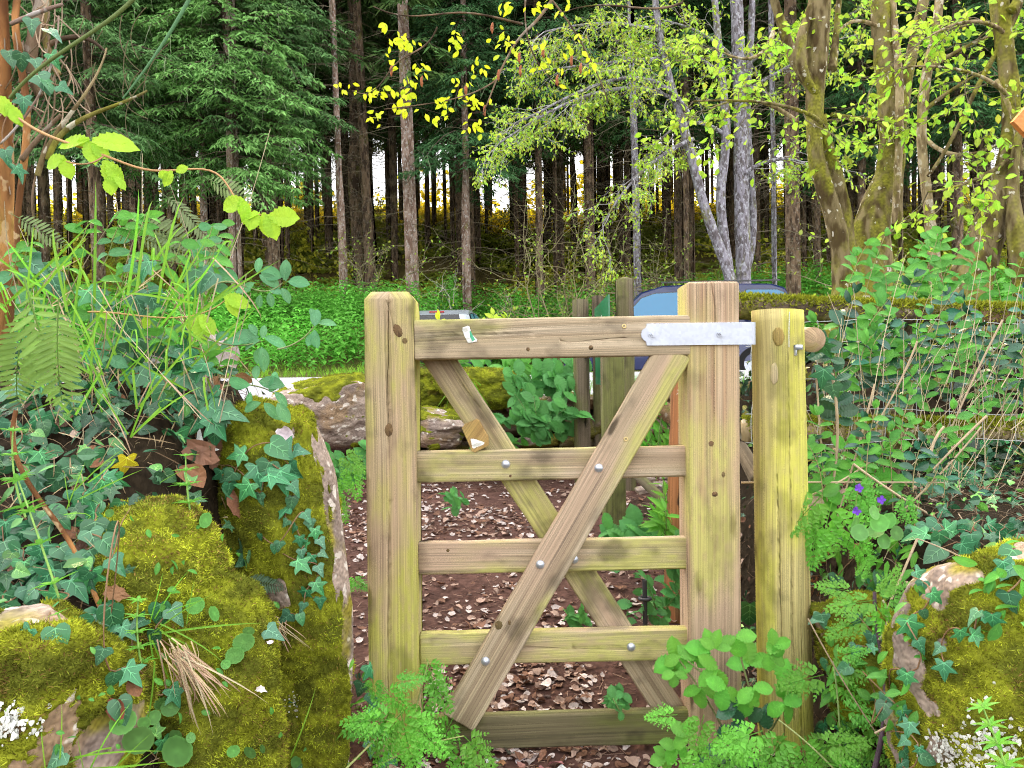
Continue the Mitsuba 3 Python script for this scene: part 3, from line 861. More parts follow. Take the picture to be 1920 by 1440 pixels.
# orange board at the frame's right edge, on a post that stands just outside
ob = thing('orange_board', 'corner of an orange painted wooden board at the right edge', 'sign')
c = P(1955, 231, 1.75)
s = trimesh.creation.box((.115, .014, .075))
s.apply_transform(trimesh.transformations.rotation_matrix(math.radians(-43), (0, 1, 0)))
pl = shapely.Polygon([(P(x, y, 1.75)[0], P(x, y, 1.75)[2]) for x, y in ((1885, 235), (1930, 187), (2060, 187), (2060, 300), (1966, 300))])
s = trimesh.creation.extrude_polygon(pl, .014)
v = np.array(s.vertices)
put('board', mikit.ply((np.stack([v[:, 0], 1.75 + .25 * (v[:, 0] - c[0]) + v[:, 2], v[:, 1]], 1), np.array(s.faces)[:, ::-1]), 'mat_orange', smooth=False), ob)
pq = P(2030, 200, 1.79)
put('support', mikit.ply(tube([[pq[0], pq[1], Hs(pq[0], pq[1]) - .1], [pq[0], pq[1], pq[2]], [pq[0], pq[1], pq[2] + .1]], .03, 14), 'mat_bark', smooth=40), ob)
# ---------------------------------------------------------------- cars in the car park
def car(key, label, cat, loc, rot, L, W, Hh, paint_, prof, belt, windows, roof_in, plate_side=None):
    """A car body lofted from its side profile (x forward, metres), with tumblehome above the belt line; windows are panels set 4 mm proud of the body and follow its slope."""
    k = thing(key, label, cat)
    M = np.eye(4)
    ca, sa = math.cos(rot), math.sin(rot)
    M[:3, :3] = [[ca, -sa, 0], [sa, ca, 0], [0, 0, 1]]
    M[:3, 3] = loc

    def half(z):
        t = np.clip((z - belt) / (Hh - belt), 0, 1)
        low = np.clip((.45 - z) / .25, 0, 1)
        return W / 2 - roof_in * t ** 1.3 - .05 * low

    pts = np.array(shapely.Polygon(prof).buffer(-.06).buffer(.06, quad_segs=4).simplify(.004).exterior.segmentize(.10).coords)[:-1]
    pl = shapely.Polygon(pts)
    ts = np.array([-1, -.985, -.94, -.86, -.7, -.35, 0, .35, .7, .86, .94, .985, 1.0])
    cen = np.array([0.0, .75])
    rows = []
    for t in ts:
        shrink = 1 - .035 * max(0, abs(t) - .85) / .15 * (abs(t) > .85)
        q = (pts - cen) * shrink + cen
        rows.append(np.stack([q[:, 0], half(q[:, 1]) * t, q[:, 1]], 1))
    n, m_ = len(ts), len(pts)
    i, j = np.meshgrid(np.arange(n - 1), np.arange(m_), indexing='ij')
    q = np.stack([i * m_ + j, i * m_ + (j + 1) % m_, (i + 1) * m_ + (j + 1) % m_, (i + 1) * m_ + j], -1).reshape(-1, 4)
    v, f = np.vstack(rows), tri(q)
    for e in (0, n - 1):
        tr = trimesh.creation.triangulate_polygon(shapely.Polygon(rows[e][:, [0, 2]]), engine='earcut')
        ev = np.stack([tr[0][:, 0], np.full(len(tr[0]), 0.0), tr[0][:, 1]], 1)
        ev[:, 1] = half(ev[:, 2]) * ts[e]
        f = np.vstack([f, np.array(tr[1]) + len(v)])
        v = np.vstack([v, ev])
    mesh = trimesh.Trimesh(v, f, process=True)
    mesh.fix_normals()
    body = put('body', mikit.ply((np.array(mesh.vertices), np.array(mesh.faces)), paint_, smooth=35), k, M)
    for nm, kind, poly in windows:
        if kind == 'side':
            for s in (-1, 1):
                for grow, bs, name_, out in ((.018, 'mat_black_plastic', 'window_seal', .002), (0, 'mat_window', nm, .006)):
                    pg = shapely.Polygon(poly).buffer(-.03).buffer(.03 + grow)
                    tr = trimesh.creation.triangulate_polygon(shapely.Polygon(pg.exterior.segmentize(.05)), engine='earcut')
                    vv = np.stack([tr[0][:, 0], s * (half(tr[0][:, 1]) + out), tr[0][:, 1]], 1)
                    ff = np.array(tr[1])
                    put(name_, mikit.ply((vv, ff if s < 0 else ff[:, ::-1]), bs), k, M)
        else:
            (x0, z0, h0), (x1, z1, h1) = poly
            d = unit(np.array([x1 - x0, 0, z1 - z0]))
            nn = np.array([d[2], 0, -d[0]]) * (1 if kind == 'rear_out' else -1)
            for grow, bs, name_, out in ((.025, 'mat_black_plastic', 'window_seal', .004), (0, 'mat_window', nm, .010)):
                c4 = np.array([[x0, -h0 - grow, z0], [x0, h0 + grow, z0], [x1, h1 + grow, z1], [x1, -h1 - grow, z1]])
                c4[:2] -= d * grow
                c4[2:] += d * grow
                c4 += nn * out
                put(name_, mikit.ply((c4, np.array([[0, 1, 2], [0, 2, 3]])), {'type': 'ref', 'id': bs}), k, M)
    for sx in (-.30, .30):
        for s in (-1, 1):
            wv = trimesh.creation.revolve(np.array([[.19, -.09], [.29, -.10], [.31, -.07], [.31, .07], [.29, .10], [.19, .09]]), sections=28)
            vv = np.array(wv.vertices)[:, [0, 2, 1]] + [sx * L * .98, s * (W / 2 - .10), .31]
            wk = put('wheel', mikit.ply((vv, np.array(wv.faces)), 'mat_rubber', smooth=30), k, M)
            rv = trimesh.creation.cylinder(radius=.2, height=.16, sections=24)
            vv = np.array(rv.vertices)[:, [0, 2, 1]] + [sx * L * .98, s * (W / 2 - .10), .31]
            put('rim', mikit.ply((vv, np.array(rv.faces)), 'mat_zinc', smooth=30), wk, M)
    return k, M


# silver hatchback, its back to us
hp = [(-1.98, .30), (-1.98, .75), (-1.93, .95), (-1.70, 1.36), (-1.52, 1.46), (-1.0, 1.52), (-.2, 1.50), (.25, 1.38), (.95, .96), (1.75, .80), (1.95, .60), (1.98, .30), (1.5, .22), (-1.5, .22)]
sc = P(832, 640, 17.4)
k, M = car('parked_car', 'silver hatchback seen from behind, its roof over the top rail', 'car', [sc[0], 19.3, P(832, 577, 17.4)[2] - 1.50], math.radians(84), 4.0, 1.74, 1.52, 'mat_silver_paint', hp, .95,
           [('rear_window', 'rear_out', ((-1.935, 1.00, .62), (-1.725, 1.34, .50))), ('side_window', 'side', [(-1.55, 1.02), (-1.45, 1.36), (-.95, 1.43), (-.85, 1.02)]), ('side_window', 'side', [(-.75, 1.02), (-.78, 1.44), (-.1, 1.42), (.15, 1.34), (.65, 1.02)]),
            ('windscreen', 'front', ((.92, 1.0, .62), (.32, 1.36, .52)))], .20)
mb = MB()
bx = trimesh.creation.box((.03, .34, .035))
put('brake_light', mikit.ply((np.array(bx.vertices) + [-1.63, 0, 1.43], np.array(bx.faces)), 'mat_red_lens'), k, M)
for s in (-1, 1):
    bx = trimesh.creation.box((.05, .16, .30))
    put('tail_light', mikit.ply((np.array(bx.vertices) + [-1.955, s * .72, .86], np.array(bx.faces)), 'mat_red_lens'), k, M)
put('aerial', mikit.ply(tube([[-1.3, 0, 1.5], [-1.42, 0, 1.68]], .006, 6), 'mat_black_plastic'), k, M)
# dark blue people carrier, side on
vp = [(-2.2, .30), (-2.2, .80), (-2.13, 1.05), (-2.03, 1.50), (-1.93, 1.72), (-1.70, 1.80), (-.6, 1.83), (.35, 1.80), (.75, 1.68), (1.35, 1.14), (2.0, .98), (2.17, .75), (2.2, .30), (1.6, .22), (-1.6, .22)]
vx0, vx1 = P(1478, 560, 14.6)[0], P(1130, 560, 14.6)[0]
vz = P(1300, 527, 14.0)[2] - 1.83
k, M = car('parked_van', 'dark blue van parked side on behind the hanging stile', 'van', [vx0 - 2.05, 15.1, vz], math.pi - .06, 4.4, 1.82, 1.83, 'mat_blue_paint', vp, 1.08,
           [('side_window', 'side', [(.02, 1.12), (.02, 1.66), (.50, 1.64), (.74, 1.56), (1.16, 1.12)]), ('side_window', 'side', [(-1.02, 1.12), (-1.02, 1.68), (-.12, 1.68), (-.12, 1.12)]), ('side_window', 'side', [(-1.98, 1.14), (-1.86, 1.62), (-1.74, 1.67), (-1.18, 1.68), (-1.18, 1.12)]),
            ('windscreen', 'front', ((1.30, 1.18, .70), (.80, 1.64, .60))), ('rear_window', 'rear_out', ((-2.11, 1.12, .66), (-1.99, 1.62, .58)))], .17)
for s in (-1, 1):
    bx = trimesh.creation.box((2.2, .03, .03))
    put('roof_rail', mikit.ply((np.array(bx.vertices) + [-.75, s * .62, 1.865], np.array(bx.faces)), 'mat_black_plastic'), k, M)
    mv = ellip(.09, .10, .08, 3)
    put('mirror', mikit.ply((np.array(mv.vertices) + [1.02, s * .98, 1.16], np.array(mv.faces)), 'mat_black_plastic', smooth=True), k, M)
    for x in (-1.1, -.05):
        bx = trimesh.creation.box((.16, .02, .03))
        put('door_handle', mikit.ply((np.array(bx.vertices) + [x, s * .918, 1.0], np.array(bx.faces)), 'mat_black_plastic'), k, M)
# ---------------------------------------------------------------- rocks and moss
def rock_arrays(c, rad, seed, sub=4, power=2.6, amp=.22, rotz=0.0, tilt=0.0, cut=0.10):
    """Rounded boulder: superellipsoid with broken planes and noise."""
    s = trimesh.creation.icosphere(subdivisions=sub)
    d = np.array(s.vertices)
    r = (np.abs(d) ** power).sum(1) ** (-1 / power)
    g = np.random.default_rng(seed)
    for _ in range(9):
        nrm = unit(g.normal(size=3))
        lim = g.uniform(.78, 1.0)
        h = (d @ nrm)
        r = np.where(h * r > lim, lim / np.maximum(h, 1e-6), r)
    r = r * (1 + amp * 2 * (meshkit.fbm(d * 1.7 + seed * 3.3, 4, seed) - .5) + cut * .35 * (meshkit.fbm(d * 7 + seed, 3, seed + 3) - .5))
    v = d * r[:, None] * np.asarray(rad)
    ca, sa, ct, st_ = math.cos(rotz), math.sin(rotz), math.cos(tilt), math.sin(tilt)
    v = v @ np.array([[ct, 0, -st_], [0, 1, 0], [st_, 0, ct]])
    v = v @ np.array([[ca, sa, 0], [-sa, ca, 0], [0, 0, 1]])
    return v + np.asarray(c, float), np.array(s.faces)


def sample_surface(v, f, n, keep=None):
    t = v[f]
    nr = np.cross(t[:, 1] - t[:, 0], t[:, 2] - t[:, 0])
    area = np.linalg.norm(nr, axis=1) / 2
    nr = nr / (2 * area[:, None] + 1e-12)
    w = area if keep is None else area * keep(t.mean(1), nr)
    if w.sum() <= 0: return np.zeros((0, 3)), np.zeros((0, 3))
    k = rng.choice(len(f), n, p=w / w.sum())
    a, b = rng.random((2, n))
    m = a + b > 1
    a, b = np.where(m, 1 - a, a), np.where(m, 1 - b, b)
    return t[k, 0] + a[:, None] * (t[k, 1] - t[k, 0]) + b[:, None] * (t[k, 2] - t[k, 0]), nr[k]


MOSS_A, MOSS_B, MOSS_C = np.array([.32, .35, .03]), np.array([.145, .16, .022]), np.array([.44, .52, .04])
_blade = (np.array([[-.5, 0, 0], [.5, 0, 0], [.22, .6, .12], [0, 1, .35]]), np.array([[0, 1, 2], [0, 2, 3]]), np.ones((4, 3)))


def moss_fuzz(v, f, n, length=.009, keep=None, bright=1.0, width=.24):
    n = int(n * 1.5)
    length = length * .75
    """Short moss shoots all over a surface, as (v, f, c)."""
    pos, nr = sample_surface(v, f, n, keep)
    y = unit(nr + .95 * rng.normal(size=(n, 3)) + [0, 0, .25])
    M = frames(pos - nr * .001, y, rng.normal(size=(n, 3)), length * rng.uniform(.6, 1.5, n))
    M[:, :3, 0] *= width
    t = meshkit.fbm(pos * 22, 3, 5)[:, None]
    u = meshkit.fbm(pos * 7 + 9, 3, 8)[:, None]
    col = MOSS_B + (MOSS_A - MOSS_B) * sst(.3, .65, t)
    col = col + (MOSS_C - col) * sst(.52, .75, u) * .8
    col = np.where(rng.random((n, 1)) < .06 + .5 * sst(.56, .72, meshkit.fbm(pos * 14 + 30, 3, 11))[:, None], np.array([.24, .15, .05]) * .8, col)
    col = col * (.55 + .9 * sst(.3, .7, meshkit.fbm(pos * 45 + 3, 2, 12)))[:, None]
    mb = MB()
    scatter(mb, _blade, M, col * bright * rng.uniform(.6, 1.35, (n, 1)))
    return mb


def moss_skin(v, f, mask_fn, th=.006):
    """The moss cushion itself: the rock's surface pushed out where moss grows, sunk below it elsewhere."""
    m = trimesh.Trimesh(v, f, process=False)
    nr = np.array(m.vertex_normals)
    k = mask_fn(v, nr)
    lump = meshkit.fbm(v * 60, 3, 3)
    v2 = v + nr * ((k * (th + .012 * (lump - .4)) - (1 - k) * .006)[:, None])
    t = meshkit.fbm(v * 22, 3, 5)[:, None]
    col = (MOSS_B + (MOSS_A - MOSS_B) * sst(.35, .7, t)) * .62 * (0.6 + .8 * meshkit.noise(v * 180, 4)[:, None])
    return v2, f, col


def mossy_rock(key, label, c, rad, seed, n_moss, bare=None, sub=6, bsdf='mat_stone_moss', cat='stone', parent=None, thresh=.42, keepfn=None, length=.009, bright=1.0, **kw):
    v, f = rock_arrays(c, rad, seed, sub=sub, **kw)
    k = put(key, mikit.ply((v, f), bsdf, smooth=True), parent)
    if label: tag(k, label, cat)

    def mask(p, nr):
        a = sst(thresh - .06, thresh + .04, meshkit.fbm(p * 5.5 + seed, 4, seed + 1) + .22 * np.clip(nr[:, 2], -.3, 1))
        return a * (bare(p, nr) if bare else 1.0)
    if n_moss:
        v2, f2, c2 = moss_skin(v, f, mask)
        mb = MB()
        mb.add(v2, f2, c2)
        vis = lambda p, nr: np.clip(mask(p, nr), 0, 1) * ((nr * unit(EYE - p)).sum(1) > -.45)
        fz = moss_fuzz(v2, f2, n_moss, length, vis, bright)
        mb.add(*fz.arrays())
        put('moss', mb.ply('mat_moss'), k, label='moss cushion growing over the stone', kind='stuff')
    return k, v, f


rocks, rock_keys = [], []


def near_rock(px, py, D, hw, hh, hd, *a, **kw):
    c = P(px, py, D)
    r = mossy_rock(a[0], a[1], c, (hw / FPX * D, hd, hh / FPX * D), *a[2:], **kw)
    rocks.append((r[1], r[2]))
    rock_keys.append(r[0])
    return r


# the upright end stone beside the gate: moss in front, bare grey flank on its right
near_rock(548, 1165, 1.97, 108, 408, .20, 'standing_stone', 'tall upright mossy stone with bare grey flank left of the gate', 5, 46000,
          bare=lambda p, nr: 1 - sst(.74, .92, nr[:, 0] + .5 * (meshkit.fbm(p * 9, 3, 2) - .5)), bsdf='mat_stone', power=3.2, amp=.12, rotz=.34, tilt=-.075, thresh=.34)
near_rock(292, 1120, 1.56, 118, 185, .16, 'bank_stone', 'round mossy hump bright yellow-green in the middle of the left bank', 8, 30000, power=2.6, amp=.14, thresh=.25, bright=1.7)
near_rock(395, 1330, 1.55, 125, 240, .15, 'bank_stone', 'low mossy stone with straw tuft hanging over it', 12, 30000, power=2.6, amp=.16, thresh=.27)
near_rock(75, 1330, 1.20, 150, 190, .17, 'bank_stone', 'stone with bare purple-grey patch and white lichen in the lower left corner', 15, 26000, bare=lambda p, nr: 1 - sst(.50, .58, meshkit.fbm(p * 7.5 + 2.2, 3, 9)), bsdf='mat_stone', power=3.2, amp=.13, thresh=.30)
near_rock(258, 890, 1.80, 70, 60, .08, 'bank_stone', 'small mossy stone behind the yellow ivy leaf', 18, 9000, power=2.6, amp=.2, thresh=.3, sub=5)
near_rock(455, 855, 2.05, 90, 92, .10, 'bank_stone', 'dark bare stone behind the top of the upright stone', 22, 3000, power=3, amp=.15, thresh=.6, sub=5, bsdf='mat_stone_dark')
near_rock(1880, 1330, 1.50, 185, 300, .20, 'hedge_stone', 'big ochre mossy stone with pale lichen in the lower right corner', 25, 42000, bare=lambda p, nr: 1 - sst(.55, .62, meshkit.fbm(p * 8 + 5.2, 3, 9)), bsdf='mat_stone', power=2.6, amp=.14, thresh=.30, tilt=.12)
near_rock(1600, 1190, 2.05, 70, 75, .10, 'hedge_stone', 'small mossy stone behind the tall purple stem', 28, 7000, power=2.6, amp=.2, thresh=.36, sub=5)
near_rock(1655, 1290, 2.0, 90, 90, .10, 'hedge_stone', 'dark mossy stone low behind the cow parsley fronds', 31, 6000, power=2.6, amp=.2, thresh=.42, sub=5, bsdf='mat_stone_dark')

# pale lichen crusts: small scalloped discs lying on the stone
for ri, cx, cy, rad_px, n_, s_ in ((3, 35, 1356, 26, 130, .0032), (6, 1850, 1412, 60, 300, .0036), (6, 1775, 1400, 30, 120, .0032), (0, 552, 1310, 16, 40, .0026)):
    v, f = rocks[ri]
    mm = trimesh.Trimesh(v, f, process=False)
    q = v - EYE
    D = q @ FWD
    px, py = 960 + FPX * (q @ RIGHT) / D, 720 - FPX * (q @ UP) / D
    nr = np.array(mm.vertex_normals)
    w_ = np.exp(-((px - cx) ** 2 + (py - cy) ** 2) / (2 * (rad_px * .6) ** 2)) * ((nr * unit(EYE - v)).sum(1) > .1)
    k_ = rng.choice(len(v), n_, p=w_ / w_.sum())
    a_ = np.arange(9) * 2 * np.pi / 9
    disc = (np.vstack([[[0, .1, .10]], np.stack([np.cos(a_), np.sin(a_), 0 * a_], 1) * (1 + .2 * np.cos(a_ * 3))[:, None]]), np.stack([np.zeros(9, int), 1 + np.arange(9), 1 + (np.arange(9) + 1) % 9], 1), np.ones((10, 3)))
    M_ = frames(v[k_] + nr[k_] * .008, rng.normal(size=(n_, 3)) - nr[k_] * 0, nr[k_], s_ * rng.uniform(.4, 1.4, n_))
    t_ = np.cross(nr[k_], rng.normal(size=(n_, 3)))
    M_ = frames(v[k_] + nr[k_] * rng.uniform(.006, .012, (n_, 1)), t_, nr[k_], s_ * rng.uniform(.4, 1.4, n_))
    mb = MB()
    scatter(mb, disc, M_, np.array([.62, .63, .58]) * rng.uniform(.7, 1.2, (n_, 1)))
    put('lichen', mb.ply('mat_moss'), rock_keys[ri], kind='stuff', label='pale crust of lichen on the stone')

# ---------------------------------------------------------------- dry stone wall beyond the path
wall = thing('dry_stone_wall', 'low dry stone retaining wall with moss-topped boulders beyond the path', 'stone wall')
big = [((620, 772, 5.55), (110, 66, .30), 41, 1500, 'mat_stone', .62, -.06, 'big grey-pink boulder with moss streaks on its crest'),
       ((800, 800, 5.5), (88, 36, .22), 44, 1200, 'mat_stone', .60, .10, None),
       ((755, 730, 5.75), (80, 38, .22), 47, 2600, 'mat_stone_moss', .30, 0, None),
       ((905, 728, 5.7), (80, 36, .20), 49, 5200, 'mat_stone_moss', .22, .04, 'stone with thick bright yellow moss cap'),
       ((860, 790, 5.75), (50, 34, .18), 52, 500, 'mat_stone_dark', .6, 0, None),
       ((740, 790, 5.8), (80, 40, .16), 55, 800, 'mat_stone_dark', .5, 0, None)]
for (px, py, D), (hw, hh, hd), sd, nm, bs, th_, tl, lb in big:
    c = P(px, py, D)
    k, v, f = mossy_rock('stone', None, c, (hw / FPX * D, hd, hh / FPX * D), sd, nm, sub=5, bsdf=bs, parent=wall, thresh=th_, tilt=tl, power=2.8, amp=.2, length=.016)
    if lb: tag(k, lb)
g = np.random.default_rng(77)
tmpl = []
for row, z in enumerate(np.arange(.28, .90, .115)):
    x = -3.4 + .2 * (row % 2)
    while x < 3.2:
        wd_ = g.uniform(.10, .26)
        px = 960 + (x + wd_) / 5.85 * FPX
        py = 700 + (1.05 - z) / 5.85 * FPX
        if not (520 < px < 720 and 700 < py < 850) and not (x < -1.4 and z > .7):
            v, f = rock_arrays([x + wd_, 5.86 + g.uniform(-.05, .05) + .10 * (z - .3), z + g.uniform(-.03, .03)], [wd_, .15, g.uniform(.06, .10)], int(g.integers(1e6)), sub=3, power=3.2, amp=.22, tilt=g.normal(0, .12), rotz=g.normal(0, .2))
            put('stone', mikit.ply((v, f), ('mat_stone_dark', 'mat_stone_moss', 'mat_stone_dark')[int(g.integers(3))], smooth=True), wall)
        x += wd_ * 2 * .92
# loose stones at the back of the path
for (px, py, r) in ((1218, 905, .045), (1240, 918, .06), (1205, 925, .05), (1232, 935, .04), (1252, 900, .04)):
    q = gp(px, py)
    v, f = rock_arrays(q + [0, 0, r * .4], [r, r * .8, r * .6], int(px), sub=3)
    k = put('loose_stone', mikit.ply((v, f), 'mat_stone', smooth=True))
    tag(k, 'pale loose stone on the path behind the square post', 'stone', 'loose stones behind the square post')

# moss along the top of the fence rails
for rk, pts in rails:
    mb = MB()
    n = 9000
    t = rng.random(n) ** 1.0
    i0 = np.clip((t * (len(pts) - 1)).astype(int), 0, len(pts) - 2)
    fr = t * (len(pts) - 1) - i0
    base = pts[i0] + (pts[i0 + 1] - pts[i0]) * fr[:, None]
    a = rng.normal(0, .75, n)
    nr = np.stack([0 * a, -np.sin(a + .15), np.cos(a + .15)], 1)
    keep = meshkit.fbm(base * [3, 3, 3], 3, 8) + .25 * (1 - t) > .38
    base, nr, n = base[keep] + nr[keep] * .043, nr[keep], keep.sum()
    M = frames(base, unit(nr + .7 * rng.normal(size=(n, 3))), rng.normal(size=(n, 3)), .017 * rng.uniform(.6, 1.4, n))
    M[:, :3, 0] *= .35
    scatter(mb, _blade, M, (MOSS_B + (MOSS_A * 1.1 - MOSS_B) * rng.random((n, 1))))
    put('moss', mb.ply('mat_moss'), rk, label='yellow-green moss along the top of the rail', kind='stuff')
# ---------------------------------------------------------------- leaf templates: base at the origin, tip at y = 1, upper side +z
def leaf_oval(w=.5, n=7, fold=.12, curve=.15, serr=0.0, pleat=0.0, peak=.45, vein=(1.2, 1.2, 1.2), tipsharp=1.0):
    t = np.linspace(0, 1, n)
    a = peak / (1 - peak)
    half = (t ** a) * (1 - t) ** tipsharp
    half = half / half.max() * w / 2
    if serr: half = half * (1 + serr * np.where(np.arange(n) % 2, 1, -1))
    half[0] = half[-1] = .004
    zc = -curve * t ** 2
    V, C, Fa = [], [], []
    for k in range(n):
        zp = pleat * (1 if k % 2 else -1)
        V += [[-half[k], t[k] - (0.05 * (k % 2) if serr else 0), zc[k] + fold * half[k] * 2 + zp - .35 * half[k] ** 2], [0, t[k], zc[k]], [half[k], t[k] - (0.05 * (k % 2) if serr else 0), zc[k] + fold * half[k] * 2 + zp - .35 * half[k] ** 2]]
        C += [[1, 1, 1], vein, [1, 1, 1]]
    for k in range(n - 1):
        b = 3 * k
        for s in (0, 1):
            Fa += [[b + s, b + s + 1, b + s + 4], [b + s, b + s + 4, b + s + 3]]
    return np.array(V, float), np.array(Fa), np.array(C, float)


def with_veins(tm, veins, width=.034, col=(2.9, 2.2, 2.3), lift=.012):
    """Adds thin pale veins (polylines in x, y) just proud of the blade."""
    v, f, c = tm
    V, Fa, C = [v], [f], [c]
    n = len(v)
    from scipy.interpolate import LinearNDInterpolator
    zi = LinearNDInterpolator(v[:, :2] + 1e-7 * np.random.default_rng(1).normal(size=(len(v), 2)), v[:, 2], fill_value=0)
    for pl in veins:
        p = np.array(pl, float)
        d = unit(p[-1] - p[0])
        q = np.array([-d[1], d[0]])
        ts = np.linspace(0, 1, 4)
        pts = p[0] + (p[-1] - p[0]) * ts[:, None]
        z = zi(pts) + lift
        wv = width * (1 - .8 * ts)
        L = np.concatenate([pts + q * wv[:, None] / 2, z[:, None]], 1)
        Rr = np.concatenate([pts - q * wv[:, None] / 2, z[:, None]], 1)
        V += [L, Rr]
        for k in range(3): Fa.append(np.array([[n + k, n + 4 + k, n + 5 + k], [n + k, n + 5 + k, n + 1 + k]]))
        C.append(np.tile(col, (8, 1)))
        n += 8
    return np.vstack(V), np.vstack(Fa), np.vstack(C)


def outline_leaf(half, droop=.18, fold=.1, centre=(0, .14)):
    """A lobed blade from its right half outline [(x, y)...] running base to tip; edges are subdivided so that the blade can curve."""
    h = np.array(half, float)
    full = np.vstack([h, (h * [-1, 1])[::-1][1:-1] if abs(h[-1, 0]) < 1e-9 else (h * [-1, 1])[::-1]])
    m = []
    for k in range(len(full)):
        a, b = full[k], full[(k + 1) % len(full)]
        m += [a, (a + b) / 2]
    full = np.array(m)
    c = np.array(centre)
    mid = c + (full - c) * .55
    n = len(full)
    V = np.vstack([c[None], mid, full])
    Fa = []
    for k in range(n):
        j = (k + 1) % n
        Fa += [[0, 1 + k, 1 + j], [1 + k, 1 + n + k, 1 + n + j], [1 + k, 1 + n + j, 1 + j]]
    r2 = ((V - c) ** 2).sum(1)
    z = -droop * r2 + fold * np.abs(V[:, 0])
    return np.concatenate([V, z[:, None]], 1), np.array(Fa), np.ones((len(V), 3))


IVY5 = [(0, .05), (.10, -.05), (.24, -.12), (.40, -.06), (.33, .12), (.29, .20), (.46, .30), (.58, .46), (.40, .46), (.22, .48), (.17, .60), (.10, .80), (0, 1.0)]
IVY3 = [(0, .03), (.12, -.07), (.30, -.10), (.44, .04), (.48, .16), (.34, .30), (.24, .44), (.17, .64), (.09, .84), (0, 1.0)]
IVYH = [(0, .04), (.12, -.06), (.28, -.06), (.40, .08), (.41, .26), (.34, .48), (.22, .72), (.10, .90), (0, 1.0)]
T_IVY = [with_veins(outline_leaf(IVY5, .30, .2), [((0, .06), (0, .95)), ((0, .06), (.50, .42)), ((0, .06), (-.50, .42)), ((0, .06), (.34, -.04)), ((0, .06), (-.34, -.04)), ((0, .3), (.14, .5)), ((0, .3), (-.14, .5))]),
         with_veins(outline_leaf(IVY3, .26, .18), [((0, .04), (0, .95)), ((0, .04), (.40, .10)), ((0, .04), (-.40, .10)), ((0, .3), (.17, .45)), ((0, .3), (-.17, .45)), ((0, .5), (.1, .66)), ((0, .5), (-.1, .66))]),
         with_veins(outline_leaf(IVYH, .24, .24), [((0, .04), (0, .95)), ((0, .06), (.33, .2)), ((0, .06), (-.33, .2)), ((0, .28), (.24, .48)), ((0, .28), (-.24, .48)), ((0, .5), (.14, .68)), ((0, .5), (-.14, .68))])]
T_OVAL = [with_veins(leaf_oval(w, 8, .26, cu, peak=.45, tipsharp=.75), [((0, .02), (0, .96)), ((0, .3), (w * .32, .5)), ((0, .3), (-w * .32, .5))], .03, (1.8, 1.45, 1.6)) for w, cu in ((.52, .22), (.60, .14), (.46, .42))]
T_HAZEL = [with_veins(leaf_oval(w, 15, .14, cu, serr=.06, pleat=.014, peak=.48, tipsharp=.8, vein=(1.08,) * 3), [((0, .02), (0, .96))] + [((0, .15 + .16 * q), (s * w * .40 * (1 - .12 * q), .30 + .16 * q)) for q in range(4) for s in (-1, 1)], .014, (1.25, 1.12, 1.2)) for w, cu in ((.62, .2), (.70, .12), (.56, .35))]
T_BRAM = [with_veins(leaf_oval(w, 15, .14, cu, serr=.09, pleat=.016, peak=.45, tipsharp=.7, vein=(1.18,) * 3), [((0, .02), (0, .96))] + [((0, .12 + .16 * q), (s * w * .40 * (1 - .12 * q), .27 + .16 * q)) for q in range(4) for s in (-1, 1)], .016, (1.45, 1.25, 1.4)) for w, cu in ((.66, .15), (.74, .25))]
T_SMALL = [leaf_oval(.55, 4, .14, .2), leaf_oval(.65, 4, .2, .1), leaf_oval(.45, 4, .1, .3)]
T_LANCE = [leaf_oval(.26, 5, .2, .25, peak=.35), leaf_oval(.32, 5, .15, .15, peak=.4)]


def leaf_dead(seed):
    g = np.random.default_rng(seed)
    n = 14
    a = np.linspace(0, 2 * math.pi, n, endpoint=False)
    lob = .36 + g.uniform(0, .16) * np.abs(np.sin(a * g.choice([1.5, 2.0, 2.5, 3.5]) + g.uniform(0, 3))) + .10 * g.random(n)
    lob = lob * (1 - .35 * g.random() * np.abs(np.sin(a)))
    x, y = np.sin(a) * lob * .85, .5 - np.cos(a) * lob * 1.05
    V = np.vstack([[[0, .5]], np.stack([x, y], 1) * .5 + [0, .25], np.stack([x, y], 1)])
    b, cxy = g.uniform(.2, 1.4), g.uniform(.3, 1.1)
    z = b * V[:, 0] ** 2 - cxy * (V[:, 1] - .5) ** 2 * g.choice([-1, 1]) + .10 * (meshkit.fbm(np.concatenate([V * 5, np.full((len(V), 1), seed)], 1), 2, seed) - .5)
    Fa = []
    for k in range(n):
        j = (k + 1) % n
        Fa += [[0, 1 + k, 1 + j], [1 + k, 1 + n + k, 1 + n + j], [1 + k, 1 + n + j, 1 + j]]
    V3 = np.concatenate([V, z[:, None]], 1)
    V3[:, 2] -= V3[:, 2].min()
    C = np.ones((len(V3), 3)) * (.8 + .3 * g.random((len(V3), 1)))
    C[0] *= .8
    return V3, np.array(Fa), C


T_DEAD = [leaf_dead(s) for s in range(12)]


